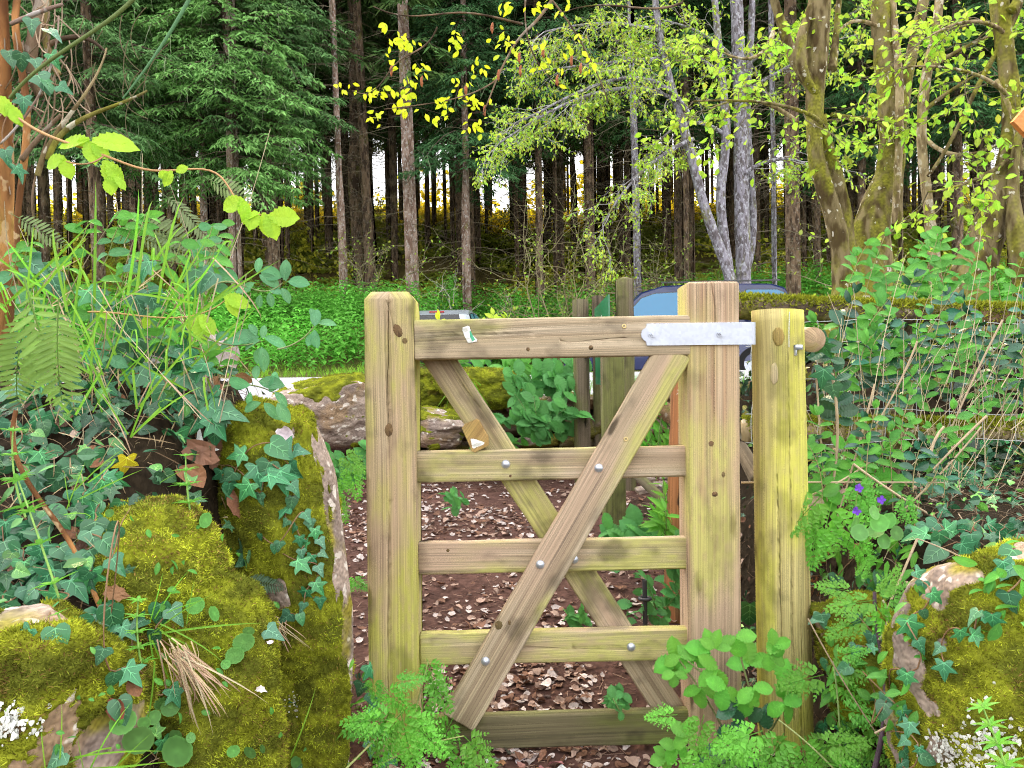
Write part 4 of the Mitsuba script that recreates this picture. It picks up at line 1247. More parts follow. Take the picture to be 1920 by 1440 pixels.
def frond_parsley(seed, pairs=6):
    """A finely cut, twice-divided frond about 1 long."""
    g = np.random.default_rng(seed)
    mb = MB()
    tooth = (np.array([[-.30, .42, .06], [0, 0, 0], [.30, .42, .06], [0, 1, -.12]]), np.array([[1, 3, 0], [1, 2, 3]]), np.ones((4, 3)))
    mb.add(*tube(np.array([[0, 0, 0], [0, .5, .03], [0, 1, -.05]]), [.011, .007, .002], 4), (.8, .8, .8))
    for k in range(pairs + 1):
        t = .10 + .86 * (k / pairs) ** .9
        Lp_ = .52 * (1 - t) ** .9 + .05
        for s in (-1, 1):
            ang = math.radians(58 - 18 * t) * s
            d = np.array([math.sin(ang), math.cos(ang), g.normal(-.12, .1)])
            b0 = np.array([0, t, .02 - .05 * t * t])
            for q in range(5):
                u = .16 + .80 * q / 4
                l2 = (.40 * Lp_ * (1 - u) + .035) * g.uniform(.85, 1.15)
                for s2 in (-1, 1):
                    an2 = ang + math.radians(48 - 20 * u) * s2
                    d2 = np.array([math.sin(an2), math.cos(an2), g.normal(-.1, .15)])
                    M = frame(b0 + d * Lp_ * u, d2, [g.normal(0, .2), g.normal(0, .2), 1], l2)
                    scatter(mb, tooth, M[None], g.uniform(.85, 1.15))
            M = frame(b0 + d * Lp_ * .9, d, [0, 0, 1], .10 * Lp_ + .03)
            scatter(mb, tooth, M[None], 1.0)
    return mb.arrays()


T_PARS = [frond_parsley(s) for s in (1, 2)]


def frond_fern(seed, n=22, w=.34, droop=.35):
    """A once-divided fern frond (polypody)."""
    g = np.random.default_rng(seed)
    mb = MB()
    pin = leaf_oval(.20, 7, .12, .15, peak=.3, tipsharp=.55, vein=(1.15,) * 3)
    ts = np.linspace(0, 1, 10)
    ax = lambda t: np.array([.05 * math.sin(t * 2.4), t, -droop * t * t])
    mb.add(*tube(np.array([ax(t) for t in ts]), np.linspace(.008, .003, 10), 4), (1.0, 1.0, 1.0))
    for k in range(n):
        t = .16 + .82 * k / (n - 1)
        L_ = w * math.sin(math.pi * min(.12 + .80 * (k / (n - 1)) ** .8, .98)) + .02
        for s in (-1, 1):
            d = np.array([s, .35 + .2 * t, g.normal(-.05 - .2 * t, .08)])
            scatter(mb, pin, frame(ax(t + .006 * s), d, [0, .1, 1], L_ * g.uniform(.9, 1.08))[None], np.array([1, 1, 1]) * g.uniform(.85, 1.15))
    return mb.arrays()


T_FERN = [frond_fern(3, 17, .24), frond_fern(4, 15, .22, .5)]


def blade_grass(seed, n=6, w=.022, bend=.5):
    g = np.random.default_rng(seed)
    t = np.linspace(0, 1, n)
    b = bend * g.uniform(.5, 1.3)
    x = np.cumsum(np.sin(b * t ** 1.6 * 1.6)) / n
    y = np.cumsum(np.cos(b * t ** 1.6 * 1.6)) / n
    hw = w / 2 * np.minimum(1, (1 - t) * 2.2 + .05)
    V, Fa = [], []
    for k in range(n): V += [[-hw[k], y[k], -x[k] + hw[k] * .7], [0, y[k], -x[k]], [hw[k], y[k], -x[k] + hw[k] * .7]]
    for k in range(n - 1):
        for s in (0, 1): Fa += [[3 * k + s, 3 * k + s + 1, 3 * k + s + 4], [3 * k + s, 3 * k + s + 4, 3 * k + s + 3]]
    V = np.array(V)
    V[:, 1] -= V[0, 1]
    return V, np.array(Fa), np.ones((len(V), 3))


T_GRASS = [blade_grass(s, bend=b) for s, b in ((1, .25), (2, .5), (3, .9), (4, 1.4))]


def round_leaf(n=26, dish=.25):
    """Navelwort: a scalloped round leaf, dished towards its middle."""
    a = np.linspace(0, 2 * math.pi, n, endpoint=False)
    r = .5 * (1 + .025 * np.cos(a * n / 2)) * (1 - .12 * np.exp(-(a / .25) ** 2) - .12 * np.exp(-((a - 2 * math.pi) / .25) ** 2))
    V = [[0, .5, 0]]
    for q in (.35, .75, 1.0):
        for k in range(n): V.append([math.sin(a[k]) * r[k] * q, .5 - math.cos(a[k]) * r[k] * q, dish * (.5 * q) ** 2 - .25 * dish * max(0, q - .8)])
    Fa = [[0, 1 + k, 1 + (k + 1) % n] for k in range(n)]
    for ring in (0, 1):
        for k in range(n):
            a0, a1 = 1 + ring * n + k, 1 + ring * n + (k + 1) % n
            Fa += [[a0, a0 + n, a1 + n], [a0, a1 + n, a1]]
    C = np.vstack([[[1.4] * 3], np.tile([1.08] * 3, (n, 1)), np.ones((n, 3)), np.tile([1.2] * 3, (n, 1))])
    return np.array(V), np.array(Fa), C


T_ROUND = round_leaf()


# ---------------------------------------------------------------- leaves as parts
_cache = {}


def leaf_shape(kind, tmpls, colour, bsdf, smooth=False, variants=6, jitter=.16):
    """A list of ready plys for a kind of leaf, in a few shades."""
    if kind not in _cache:
        g = np.random.default_rng(abs(hash_(kind)) % 99991)
        out = []
        for k in range(variants):
            v, f, c = tmpls[k % len(tmpls)]
            t = np.array(colour) * (1 + jitter * g.normal()) * (1 + .5 * jitter * g.normal(size=3))
            n = np.clip(c * t * (.9 + .2 * meshkit.noise(v * 9 + k, k)[:, None]), .002, .95)
            out.append(cply(v, f, n, bsdf, smooth))
        _cache[kind] = out
    return _cache[kind]


def hash_(s):
    h = 7
    for ch in s: h = (h * 31 + ord(ch)) & 0xFFFFFFF
    return h


def add_leaf(parent, plys, M, name='leaf'):
    return put(name, plys[int(rng.integers(len(plys)))], parent, M)


CAM_N = lambda p: unit(EYE - np.asarray(p))


def face_dir(ang):
    """In-picture direction: 0 = down, 90 = right, 180 = up."""
    a = math.radians(ang)
    return RIGHT * math.sin(a) - UP * math.cos(a)


def facing(px, py, D, size_px, ang, tilt=.5, jit=.25):
    """A leaf whose base is at px, py, pointing ang in the picture, its face turned to the light and roughly to the viewer."""
    p = P(px, py, D)
    y = face_dir(ang) + jit * rng.normal(size=3) * .6
    n = (1 - tilt) * CAM_N(p) + tilt * np.array([0, 0, 1.0]) + jit * rng.normal(size=3)
    return frame(p, y, n, size_px / FPX * D)


S_IVY = lambda: leaf_shape('ivy', T_IVY, (.048, .185, .075), 'mat_ivy', True, 9, .2)
S_IVYL = lambda: leaf_shape('ivyl', T_IVY, (.10, .20, .055), 'mat_ivy', True, 6, .2)
S_OVAL = lambda: leaf_shape('oval', T_OVAL, (.12, .32, .15), 'mat_leaf', True, 6, .1)
S_FRESH = lambda: leaf_shape('fresh', T_OVAL, (.125, .37, .07), 'mat_leaf', True, 9, .14)
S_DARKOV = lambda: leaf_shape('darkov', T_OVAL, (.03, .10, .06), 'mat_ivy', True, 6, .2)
S_HAZEL = lambda: leaf_shape('hazel', T_HAZEL, (.36, .62, .05), 'mat_leaf', False, 6, .1)
S_BRAM = lambda: leaf_shape('bram', T_BRAM, (.14, .42, .06), 'mat_leaf', False, 6, .12)
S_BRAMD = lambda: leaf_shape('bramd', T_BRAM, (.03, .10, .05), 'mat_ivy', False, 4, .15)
S_YELL = lambda: leaf_shape('yell', T_HAZEL + T_SMALL, (.58, .66, .03), 'mat_leaf', False, 6, .08)
S_LIME = lambda: leaf_shape('lime', T_SMALL + T_HAZEL[:1], (.40, .60, .05), 'mat_leaf', False, 8, .13)
S_DEAD = lambda: leaf_shape('dead', T_DEAD, (.46, .33, .27), 'mat_litter', False, 12, .35)
S_DEADB = lambda: leaf_shape('deadb', T_DEAD, (.24, .11, .06), 'mat_litter', False, 8, .3)
S_DEADW = lambda: leaf_shape('deadw', T_DEAD, (.66, .60, .60), 'mat_litter', False, 8, .12)
S_PARS = lambda: leaf_shape('pars', T_PARS, (.18, .50, .07), 'mat_leaf', False, 6, .12)
S_FERN = lambda: leaf_shape('fern', T_FERN, (.19, .33, .08), 'mat_leaf', False, 4, .1)
S_FERND = lambda: leaf_shape('fernd', T_FERN, (.17, .23, .10), 'mat_leaf', False, 3, .1)
S_GRASS = lambda: leaf_shape('grass', [blade_grass(s, w=.016, bend=b) for s, b in ((1, .4), (2, .8), (3, 1.2), (4, 1.8))], (.20, .45, .035), 'mat_grass', True, 8, .14)
S_STRAW = lambda: leaf_shape('straw', [blade_grass(s, w=.012, bend=b) for s, b in ((5, .4), (6, 1.0), (7, 1.6))], (.55, .44, .27), 'mat_litter', True, 6, .15)
S_ROUND = lambda: leaf_shape('round', [T_ROUND], (.16, .38, .10), 'mat_leaf', True, 4, .1)
S_LANCE = lambda: leaf_shape('lance', T_LANCE, (.16, .42, .06), 'mat_leaf', False, 6, .12)
S_NETT = lambda: leaf_shape('nett', T_BRAM, (.10, .32, .09), 'mat_leaf', False, 6, .12)
T_PETAL = [leaf_oval(.7, 5, .1, -.2, tipsharp=.5)]
S_VIOLET = lambda: leaf_shape('violet', T_PETAL, (.16, .07, .50), 'mat_petal', False, 2, .1)


def stem(parent, pts, r0, r1, colour, name='stem', n=None, sides=5):
    pts = np.asarray(pts, float)
    n = n or max(6, 3 * len(pts))
    q = spline(pts, n)
    mb = MB()
    v, f = tube(q, np.linspace(r0, r1, n), sides)
    mb.add(v, f, np.asarray(colour) * (.8 + .4 * meshkit.noise(v * 60, 3)[:, None]))
    return put(name, mb.ply('mat_stem', True), parent), q


def sprig(label, cat, pix, plys, leaf_px, pairs, col=(.25, .30, .10), group=None, key='sprig', r=.0022, tilt=.5, first=.2, spread=70, tip=True, k=None):
    """A shoot: a stem through pixels (px, py, D) with leaves in opposite pairs, and a tuft at its tip."""
    k = k or thing(key, label, cat, group)
    pts = np.array([P(*q) for q in pix])
    _, q = stem(k, pts, r, r * .5, col, n=24)
    D0, D1 = pix[0][2], pix[-1][2]
    for i in range(pairs):
        t = first + (1 - first) * (i + .3) / max(pairs, 1)
        a = min(int(t * 23), 22)
        d = unit(q[a + 1] - q[a])
        for s in (-1, 1):
            sz = leaf_px / FPX * (D0 + (D1 - D0) * t) * rng.uniform(.7, 1.15) * (1 - .25 * t)
            ax = unit(np.cross(d, CAM_N(q[a])) + .4 * rng.normal(size=3))
            y = unit(d * math.cos(math.radians(spread)) + s * ax * math.sin(math.radians(spread)) - .15 * np.array([0, 0, 1]))
            nn = (1 - tilt) * CAM_N(q[a]) + tilt * np.array([0, 0, 1]) + .3 * rng.normal(size=3)
            add_leaf(k, plys, frame(q[a], y, nn, sz))
    if tip:
        for i in range(3):
            y = unit(unit(q[-1] - q[-3]) + .5 * rng.normal(size=3))
            add_leaf(k, plys, frame(q[-1], y, CAM_N(q[-1]) + .6 * rng.normal(size=3), leaf_px / FPX * D1 * rng.uniform(.4, .7)))
    return k
# ---------------------------------------------------------------- conifers
_twig = (np.array([[-.5, .25, 0], [0, 0, .02], [.5, .3, 0], [0, 1, -.08], [0, .35, .05]]), np.array([[1, 4, 0], [1, 2, 4], [0, 4, 3], [4, 2, 3]]), np.array([[1, 1, 1], [.7, .7, .7], [1, 1, 1], [1.25, 1.25, 1.25], [.85, .85, .85]], float))
_needle = (np.array([[-.5, 0, 0], [.5, 0, 0], [0, 1, -.05]]), np.array([[0, 1, 2]]), np.ones((3, 3)))
_strand = (np.array([[-.5, 0, 0], [.5, 0, 0], [.35, .5, 0], [-.35, .5, 0], [0, 1, .05]]), np.array([[0, 1, 2], [0, 2, 3], [3, 2, 4]]), np.ones((5, 3)))


def bough_sites(g, base, out, L, n_sec, n_ter, droop):
    """Positions and directions of the twigs on one drooping bough."""
    pos, dr_ = [], []
    side = unit(np.array([out[1], -out[0], 0]))
    for s in np.linspace(.16, 1, n_sec):
        p = base + out * L * s + np.array([0, 0, -droop * L * s * s + .20 * L * max(0, s - .75)])
        for sd in (-1, 1):
            l = (.42 * L * (1 - s) ** .8 + .10) * g.uniform(.7, 1.15)
            d = unit(out * .62 + side * sd * .75 - np.array([0, 0, g.uniform(.12, .5)]))
            m = max(2, int(n_ter * l / (.42 * L)))
            u = (np.arange(m) + 1) / m
            pp = p + d * l * u[:, None] - np.array([0, 0, .18 * l]) * (u * u)[:, None]
            lat = np.array([d[1], -d[0], 0]) * .8
            q = np.vstack([d * .8 + lat * s2 - np.array([0, 0, 1]) * g.uniform(.1, .8, (m, 1)) + .2 * g.normal(size=(m, 3)) for s2 in (-1, 1)])
            pos.append(np.vstack([pp, pp]))
            dr_.append(q)
    return np.vstack(pos), unit(np.vstack(dr_))


def crown_mesh(seed, z0, z1, rad, whorls, per, n_sec, n_ter, tw_len, tw_w, col, strands=0, sparse=0.0, needles=1):
    g = np.random.default_rng(seed)
    mb = MB()
    Pp, Dd = [], []
    wood = MB()
    for k in range(whorls):
        f = k / max(whorls - 1, 1)
        z = z0 + (z1 - z0) * f
        Lw_ = rad * (1 - .85 * f ** 1.4) * (.75 + .25 * min(1, f * 5))
        for b in range(per):
            if g.random() < sparse * (1 - f): continue
            a = g.uniform(0, 2 * math.pi)
            L_ = Lw_ * g.uniform(.7, 1.1)
            out = unit(np.array([math.cos(a), math.sin(a), g.uniform(-.15, .2)]))
            bs = np.array([0, 0, z + g.uniform(-.1, .1)])
            dp = g.uniform(.2, .55)
            p, d = bough_sites(g, bs, out, L_, n_sec, n_ter, dp)
            Pp.append(p)
            Dd.append(d)
            ts = np.linspace(0, 1, 5)
            wood.add(*tube(np.array([bs + out * L_ * t - np.array([0, 0, 1]) * dp * L_ * t * t for t in ts]), np.linspace(.022, .006, 5) * L_ / 2, 4, cap=False), (.10, .08, .06))
    Pp, Dd = np.vstack(Pp), np.vstack(Dd)
    n = len(Pp)
    tone = (.6 + .8 * meshkit.fbm(Pp * .9 + seed, 3, seed))[:, None] * g.uniform(.75, 1.25, (n, 1))
    M = frames(Pp, Dd, np.array([0, 0, 1.0]) + .5 * g.normal(size=(n, 3)), tw_len * g.uniform(.7, 1.3, n))
    M[:, :3, 0] *= tw_w / tw_len
    c = np.array(col) * tone
    c[:, :1] += .02 * g.random((n, 1)) * tone
    scatter(mb, _twig, M, c)
    for q in range(needles):
        off = g.uniform(.1, .9, (n, 1)) * tw_len
        sd = np.cross(Dd, [0, 0, 1.0]) * g.choice([-1, 1], (n, 1))
        M2 = frames(Pp + Dd * off, unit(Dd * .8 + sd * .8 + .3 * g.normal(size=(n, 3))), np.array([0, 0, 1.0]) + .4 * g.normal(size=(n, 3)), tw_len * g.uniform(.35, .6, n))
        M2[:, :3, 0] *= .22
        scatter(mb, _needle, M2, c * g.uniform(.9, 1.5, (n, 1)))
    if strands:
        k = g.choice(n, min(strands, n), replace=False)
        M3 = frames(Pp[k], unit(np.array([0, 0, -1.0]) + .25 * g.normal(size=(len(k), 3))), g.normal(size=(len(k), 3)), g.uniform(.25, .7, len(k)))
        M3[:, :3, 0] *= .022
        scatter(mb, _strand, M3, np.array([.30, .34, .22]) * g.uniform(.5, 1.4, (len(k), 1)))
    mb.add(*wood.arrays())
    return mb


def dead_twigs(seed, z0, z1, n, rad):
    g = np.random.default_rng(seed)
    mb = MB()
    for k in range(n):
        z = g.uniform(z0, z1)
        a = g.uniform(0, 2 * math.pi)
        L_ = rad * g.uniform(.4, 1.1)
        o = np.array([math.cos(a), math.sin(a), 0])
        pts = np.array([[0, 0, z] + o * L_ * t - np.array([0, 0, 1]) * (.25 * L_ * t * t) + .05 * L_ * t * g.normal(size=3) for t in np.linspace(0, 1, 4)])
        c = np.array([.16, .13, .09]) * g.uniform(.5, 1.5)
        mb.add(*tube(pts, np.linspace(.011, .003, 4), 3, cap=False), c)
        for q in range(3):
            i_ = g.integers(1, 4)
            d = unit(o + .9 * g.normal(size=3) * [1, 1, .5] + [0, 0, -.3])
            mb.add(*tube(np.array([pts[i_], pts[i_] + d * L_ * .35]), [.004, .002], 3, cap=False), c)
    return mb


# shared crown models, used through shape groups
G1 = (.040, .105, .050)
G2 = (.022, .075, .046)
fine = []
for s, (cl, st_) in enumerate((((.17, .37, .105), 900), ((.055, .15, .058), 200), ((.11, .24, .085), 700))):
    mb = crown_mesh(100 + s, 0, 9.5, 2.8, 22, 6, 15, 6, .19, .055, cl, st_, sparse=.2)
    top_ = crown_mesh(120 + s, 9.0, 17, 1.9, 14, 6, 5, 4, .40, .13, cl)
    mb.add(*top_.arrays())
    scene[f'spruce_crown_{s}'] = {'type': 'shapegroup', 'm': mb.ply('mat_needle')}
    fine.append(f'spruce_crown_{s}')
coarse = []
for s in range(3):
    mb = crown_mesh(140 + s, .5, 15, 2.1, 15, 6, 6, 3, .42, .10, (.07, .15, .045), 90, sparse=.70, needles=1)
    scene[f'plantation_crown_{s}'] = {'type': 'shapegroup', 'm': mb.ply('mat_needle')}
    coarse.append(f'plantation_crown_{s}')
    scene[f'dead_branch_{s}'] = {'type': 'shapegroup', 'm': dead_twigs(160 + s, 1.8, 9.5, 75, 1.5).ply('mat_stem', True)}

# trunks: a unit trunk (radius 1 at the base, height 1) in three slightly bent forms
_tr = []
for s in range(3):
    g = np.random.default_rng(200 + s)
    t = np.linspace(0, 1, 22)
    pts = np.stack([.55 * np.sin(t * 5 + g.uniform(0, 6)) * t, .55 * np.sin(t * 4 + g.uniform(0, 6)) * t, t], 1)
    r = (1 - .8 * t) * (1 + .45 * np.exp(-t * 60))
    _tr.append(tube(pts, r, 14, jit=0))


def trunk_ply(var, bsdf):
    key = (var, bsdf)
    if key not in _cache: _cache[key] = mikit.ply(_tr[var], bsdf, smooth=True)
    return _cache[key]


def conifer(label, base, height, rad, bsdf='mat_bark', crown=None, crown_z=4.0, crown_s=1.0, dead=True, group=None, lean=(0, 0), key='conifer', rot=None):
    k = thing(key, label, 'conifer', group)
    M = np.eye(4)
    rot = rng.uniform(0, 6.28) if rot is None else rot
    Rz = np.array([[math.cos(rot), -math.sin(rot), 0], [math.sin(rot), math.cos(rot), 0], [0, 0, 1]])
    M[:3, :3] = Rz @ np.diag([rad, rad, height])
    M[0, 2], M[1, 2] = lean[0] * height, lean[1] * height
    M[:3, 3] = np.array(base) - [0, 0, .15]
    put('trunk', trunk_ply(int(rng.integers(3)), bsdf), k, M)
    ls = np.array([lean[0], lean[1], 0])
    if crown:
        C = np.eye(4)
        C[:3, :3] = Rz * crown_s
        C[:3, 2] += ls * crown_s
        C[:3, 3] = np.array(base) + [0, 0, crown_z] + ls * crown_z
        put('crown', {'type': 'instance', 'g': {'type': 'ref', 'id': crown}}, k, C)
    if dead:
        C = np.eye(4)
        C[:3, :3] = Rz
        C[:3, 2] += ls
        C[:3, 3] = np.array(base) + [0, 0, rng.uniform(-1, .6)]
        put('dead_branches', {'type': 'instance', 'g': {'type': 'ref', 'id': f'dead_branch_{int(rng.integers(3))}'}}, k, C)
    return k


def at_ground(px, D):
    q = P(px, 720, D)
    return np.array([q[0], D, Hs(q[0], D)])


front = [  # px at the base, depth, width px, bark, crown, crown base above ground, lean x, label
    (449, 19.8, 24, 'mat_bark_pale', fine[0], 4.0, -.012, 'spruce with drooping green boughs and a pale pinkish trunk left of the gate'),
    (648, 21.5, 13, 'mat_bark_pale', None, 6.0, -.018, 'slender pale bare conifer trunk rising left of the latch stile top'),
    (778, 22.5, 18, 'mat_bark_pale', coarse[0], 6.5, -.020, 'grey-brown conifer trunk rising behind the silver car'),
    (522, 21.0, 19, 'mat_bark', fine[2], 5.0, -.02, 'brown conifer trunk second from the drooping spruce'),
    (700, 24.0, 20, 'mat_bark', coarse[1], 7.0, -.030, 'thick dark brown conifer trunk with a twin behind the latch stile'),
    (676, 24.8, 22, 'mat_bark', coarse[2], 7.5, -.004, 'twin of the thick dark conifer trunk, a little to its left'),
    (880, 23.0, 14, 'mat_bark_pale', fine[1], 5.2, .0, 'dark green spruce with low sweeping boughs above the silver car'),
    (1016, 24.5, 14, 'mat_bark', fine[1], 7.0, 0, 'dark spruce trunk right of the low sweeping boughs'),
    (392, 20.5, 14, 'mat_bark_pale', fine[0], 5.5, -.01, 'thin pinkish trunk left of the drooping spruce'),
    (330, 21.5, 14, 'mat_bark', fine[2], 4.8, -.01, 'brown trunk of the bluish spruce at the left'),
    (190, 18.5, 20, 'mat_bark', fine[2], 4.4, -.02, 'bluish-green spruce hanging over the left bank'),
    (90, 21, 20, 'mat_bark', fine[1], 5.0, 0, 'dark spruce at the far left behind the leaning stems'),
    (1200, 20.5, 13, 'mat_bark_grey', None, 7, -.012, 'thin trunk with pale lichen bands behind the blue van'),
    (1457, 20.5, 13, 'mat_bark_grey', None, 7, -.004, 'thin grey-flecked trunk behind the rear of the blue van'),
    (1490, 21.5, 19, 'mat_bark', coarse[0], 7, 0, 'plain brown trunk right of the blue van'),
    (1290, 25, 16, 'mat_bark', fine[1], 6.2, 0, 'dark spruce behind the grey leaning tree'),
    (1620, 24, 16, 'mat_bark', fine[1], 4.6, 0, 'dark spruce filling the gap between the mossy trunks'),
    (1800, 23, 18, 'mat_bark', fine[1], 5.2, 0, 'dark spruce behind the lichened slender trunk'),
    (1900, 26, 18, 'mat_bark', fine[1], 5.5, 0, 'dark spruce at the far right'),
    (1110, 26, 16, 'mat_bark', fine[2], 6.4, 0, 'dull green spruce behind the lime-leaved branches'),
]
taken_xy = []
for px, D, wpx, bk, cr, cz_, ln, lb in front:
    b_ = at_ground(px, D)
    conifer(lb, b_, 19 + rng.uniform(0, 3), wpx / FPX * D / 2, bk, cr, cz_, rng.uniform(.92, 1.08), dead=True, lean=(ln, 0))
    taken_xy.append(b_[:2])
# the plantation behind, one tree after another in loose rows
g = np.random.default_rng(5)
n_con = 0
pts_ = []
for yrow in np.arange(25.5, 56, 2.25):
    for x in np.arange(-46, 46, 2.1):
        xx, yy = x + g.uniform(-.75, .75), yrow + g.uniform(-.8, .8)
        if abs(xx) > .70 * yy + 1: continue
        if any((xx - a) ** 2 + (yy - b) ** 2 < 1.3 for a, b in taken_xy): continue
        if g.random() < .10: continue
        pts_.append((xx, yy))
pts_ = pts_[:300]
for xx, yy in pts_:
    r = g.uniform(.085, .15) * (1.15 if g.random() < .15 else 1)
    conifer('tall bare-stemmed plantation conifer standing on the shaded slope', [xx, yy, Hs(xx, yy)], g.uniform(17, 21), r, 'mat_bark', coarse[int(g.integers(3))], (5.2 if yy < 40 else 4.4) + g.uniform(-.4, 1.6), g.uniform(.9, 1.15), group='plantation conifers on the slope', key='plantation_conifer')
print('plantation', len(pts_))

# ---------------------------------------------------------------- nettles, verge grass and forest undergrowth (masses nobody could count)
nettle = MB()
lf = (np.array([[-.29, .42, .05], [0, 0, 0], [.29, .42, .05], [0, 1, -.22]]), np.array([[1, 3, 0], [1, 2, 3]]), np.array([[1.0] * 3, [.9] * 3, [1.0] * 3, [1.1] * 3]))
for q in range(6):
    z = .22 + .13 * q
    for s in (0, 1):
        a = math.pi / 2 * (q % 2) + math.pi * s
        scatter(nettle, lf, frame([0, 0, z], [math.cos(a), math.sin(a), -.12], [0, 0, 1], .15 - .012 * q)[None], 1.0)
T_NETTLE = nettle.arrays()


def ground_mass(name, label, tmpl, n, region, size, col, bsdf='mat_leaf', jit=.3, lean=.25, ok=None, sink=0.0):
    x0, x1, y0, y1 = region
    x, y = rng.uniform(x0, x1, n), rng.uniform(y0, y1, n)
    keep = np.ones(n, bool) if ok is None else ok(x, y)
    keep &= np.abs(x) < .88 * y + 1.0
    x, y = x[keep], y[keep]
    z = H(x, y) - sink
    m = len(x)
    a = rng.uniform(0, 2 * math.pi, m)
    upv = unit(np.array([0, 0, 1.0]) + lean * rng.normal(size=(m, 3)))
    M = np.zeros((m, 4, 4))
    xx = unit(np.cross(np.stack([np.cos(a), np.sin(a), 0 * a], 1), upv))
    s = (size * rng.uniform(.6, 1.35, m))[:, None]
    M[:, :3, 0], M[:, :3, 1], M[:, :3, 2], M[:, :3, 3], M[:, 3, 3] = xx * s, np.cross(upv, xx) * s, upv * s, np.stack([x, y, z], 1), 1
    tone = (.30 + 1.4 * meshkit.fbm(np.stack([x, y, z], 1) * 1.3, 4, 3))[:, None] * rng.uniform(1 - jit, 1 + jit, (m, 1))
    mb = MB()
    scatter(mb, tmpl, M, np.clip(np.array(col) * tone, 0, .85))
    k = put(name, mb.ply(bsdf))
    tag(k, label, name.replace('_', ' '), kind='stuff')
    return k


bank_start = lambda x: 14.3 + 5.4 * sst(-2.6, -1.2, x) - 1.5 * sst(4.5, 9.0, x)
ground_mass('nettle_bed', 'dense bed of fresh green nettles on the bank behind the car park', T_NETTLE, 21000, (-19, 17, 14, 25), .95, (.16, .46, .07), ok=lambda x, y: (y > bank_start(x) + .35) & (y < bank_start(x) + 7.5 + np.sin(x)))
g_up = np.stack([T_GRASS[2][0][:, 0], T_GRASS[2][0][:, 2], T_GRASS[2][0][:, 1]], 1) * [1.0, 1, 1]
tuft = MB()
for q in range(5):
    a = q * 1.257
    R_ = np.array([[math.cos(a), -math.sin(a), 0], [math.sin(a), math.cos(a), 0], [0, 0, 1]])
    tuft.add(g_up @ R_.T * (.7 + .1 * q), T_GRASS[2][1])
T_TUFT = tuft.arrays()
ground_mass('verge_grass', 'strip of bright grass along the far edge of the gravel track', T_TUFT, 9000, (-12, 12, 12.8, 20.5), .22, (.24, .50, .04), 'mat_grass', ok=lambda x, y: (y > track_far(x) - .15) & (y < bank_start(x) + 1.0))
ground_mass('wall_top_grass', 'grass and herbs growing along the top of the stone wall', T_TUFT, 2600, (-4, 4, 6.0, 7.3), .20, (.20, .44, .05), 'mat_grass', ok=lambda x, y: (meshkit.fbm(np.stack([x * 1.5, y * 1.5, 0 * x], 1), 2, 5) > .46) & (x > -.45))
fern_up = MB()
for q in range(6):
    a = q * 1.047 + .3
    scatter(fern_up, lf, frame([0, 0, .02], [math.cos(a), math.sin(a), .75], [-math.cos(a), -math.sin(a), 1], [.55, 1.0, 1.0])[None], 1.0)
    scatter(fern_up, lf, frame([.2 * math.cos(a), .2 * math.sin(a), .3], [math.cos(a + .5), math.sin(a + .5), .1], [0, 0, 1], .5)[None], 1.1)
T_UNDER = fern_up.arrays()
ground_mass('undergrowth', 'dark low undergrowth covering the forest slope', T_UNDER, 24000, (-38, 38, 20.5, 56), .42, (.34, .42, .06), ok=lambda x, y: (y > bank_start(x) + 3.5) & (meshkit.fbm(np.stack([x * .35, y * .35, 0 * x], 1), 3, 7) > .36))
ground_mass('sunlit_brush', 'yellow-green brush along the bright crest of the slope', T_UNDER, 6500, (-44, 44, 44, 60), .75, (.66, .55, .035), lean=.5, ok=lambda x, y: meshkit.fbm(np.stack([x * .3, y * .3, 0 * x + 5], 1), 3, 9) > .47)

bush = MB()
g = np.random.default_rng(31)
for q in range(70):
    p = np.array([g.normal(0, .22), g.normal(0, .22), abs(g.normal(.45, .28))])
    scatter(bush, _twig, frame(p, unit(g.normal(size=3)), g.normal(size=3), [.10, .13, .10])[None], g.uniform(.7, 1.3))
T_BUSH = bush.arrays()
ground_mass('spring_saplings', 'yellow leafed saplings glowing between the trunks near the crest', T_BUSH, 460, (-46, 46, 54, 66), 3.0, (.78, .68, .03), lean=.1)
ground_mass('hillside_brush', 'olive-green low brush in the shade of the plantation', T_BUSH, 560, (-34, 34, 24, 50), 1.3, (.46, .46, .05), lean=.1, ok=lambda x, y: meshkit.fbm(np.stack([x * .3, y * .3, 0 * x + 8], 1), 3, 4) > .46)
# ---------------------------------------------------------------- broad-leaved trees and shrubs
def limb(parent, pix, w0, w1, bsdf, name='trunk', sides=18, jit=.18, seed=0, flare=0.0, n=36):
    """A trunk or limb through (px, py, D); widths in photograph pixels."""
    pts = spline([P(*q) for q in pix], n)
    Dm = np.interp(np.linspace(0, 1, n), np.linspace(0, 1, len(pix)), [q[2] for q in pix])
    r = np.interp(np.linspace(0, 1, n), np.linspace(0, 1, len(np.atleast_1d(w0))) if np.ndim(w0) else [0, 1], w0 if np.ndim(w0) else [w0, w1]) / 2 / FPX * Dm
    v, f = tube(pts, r, sides, jit=jit, seed=seed)
    return put(name, mikit.ply((v, f), bsdf, smooth=True), parent), pts, r


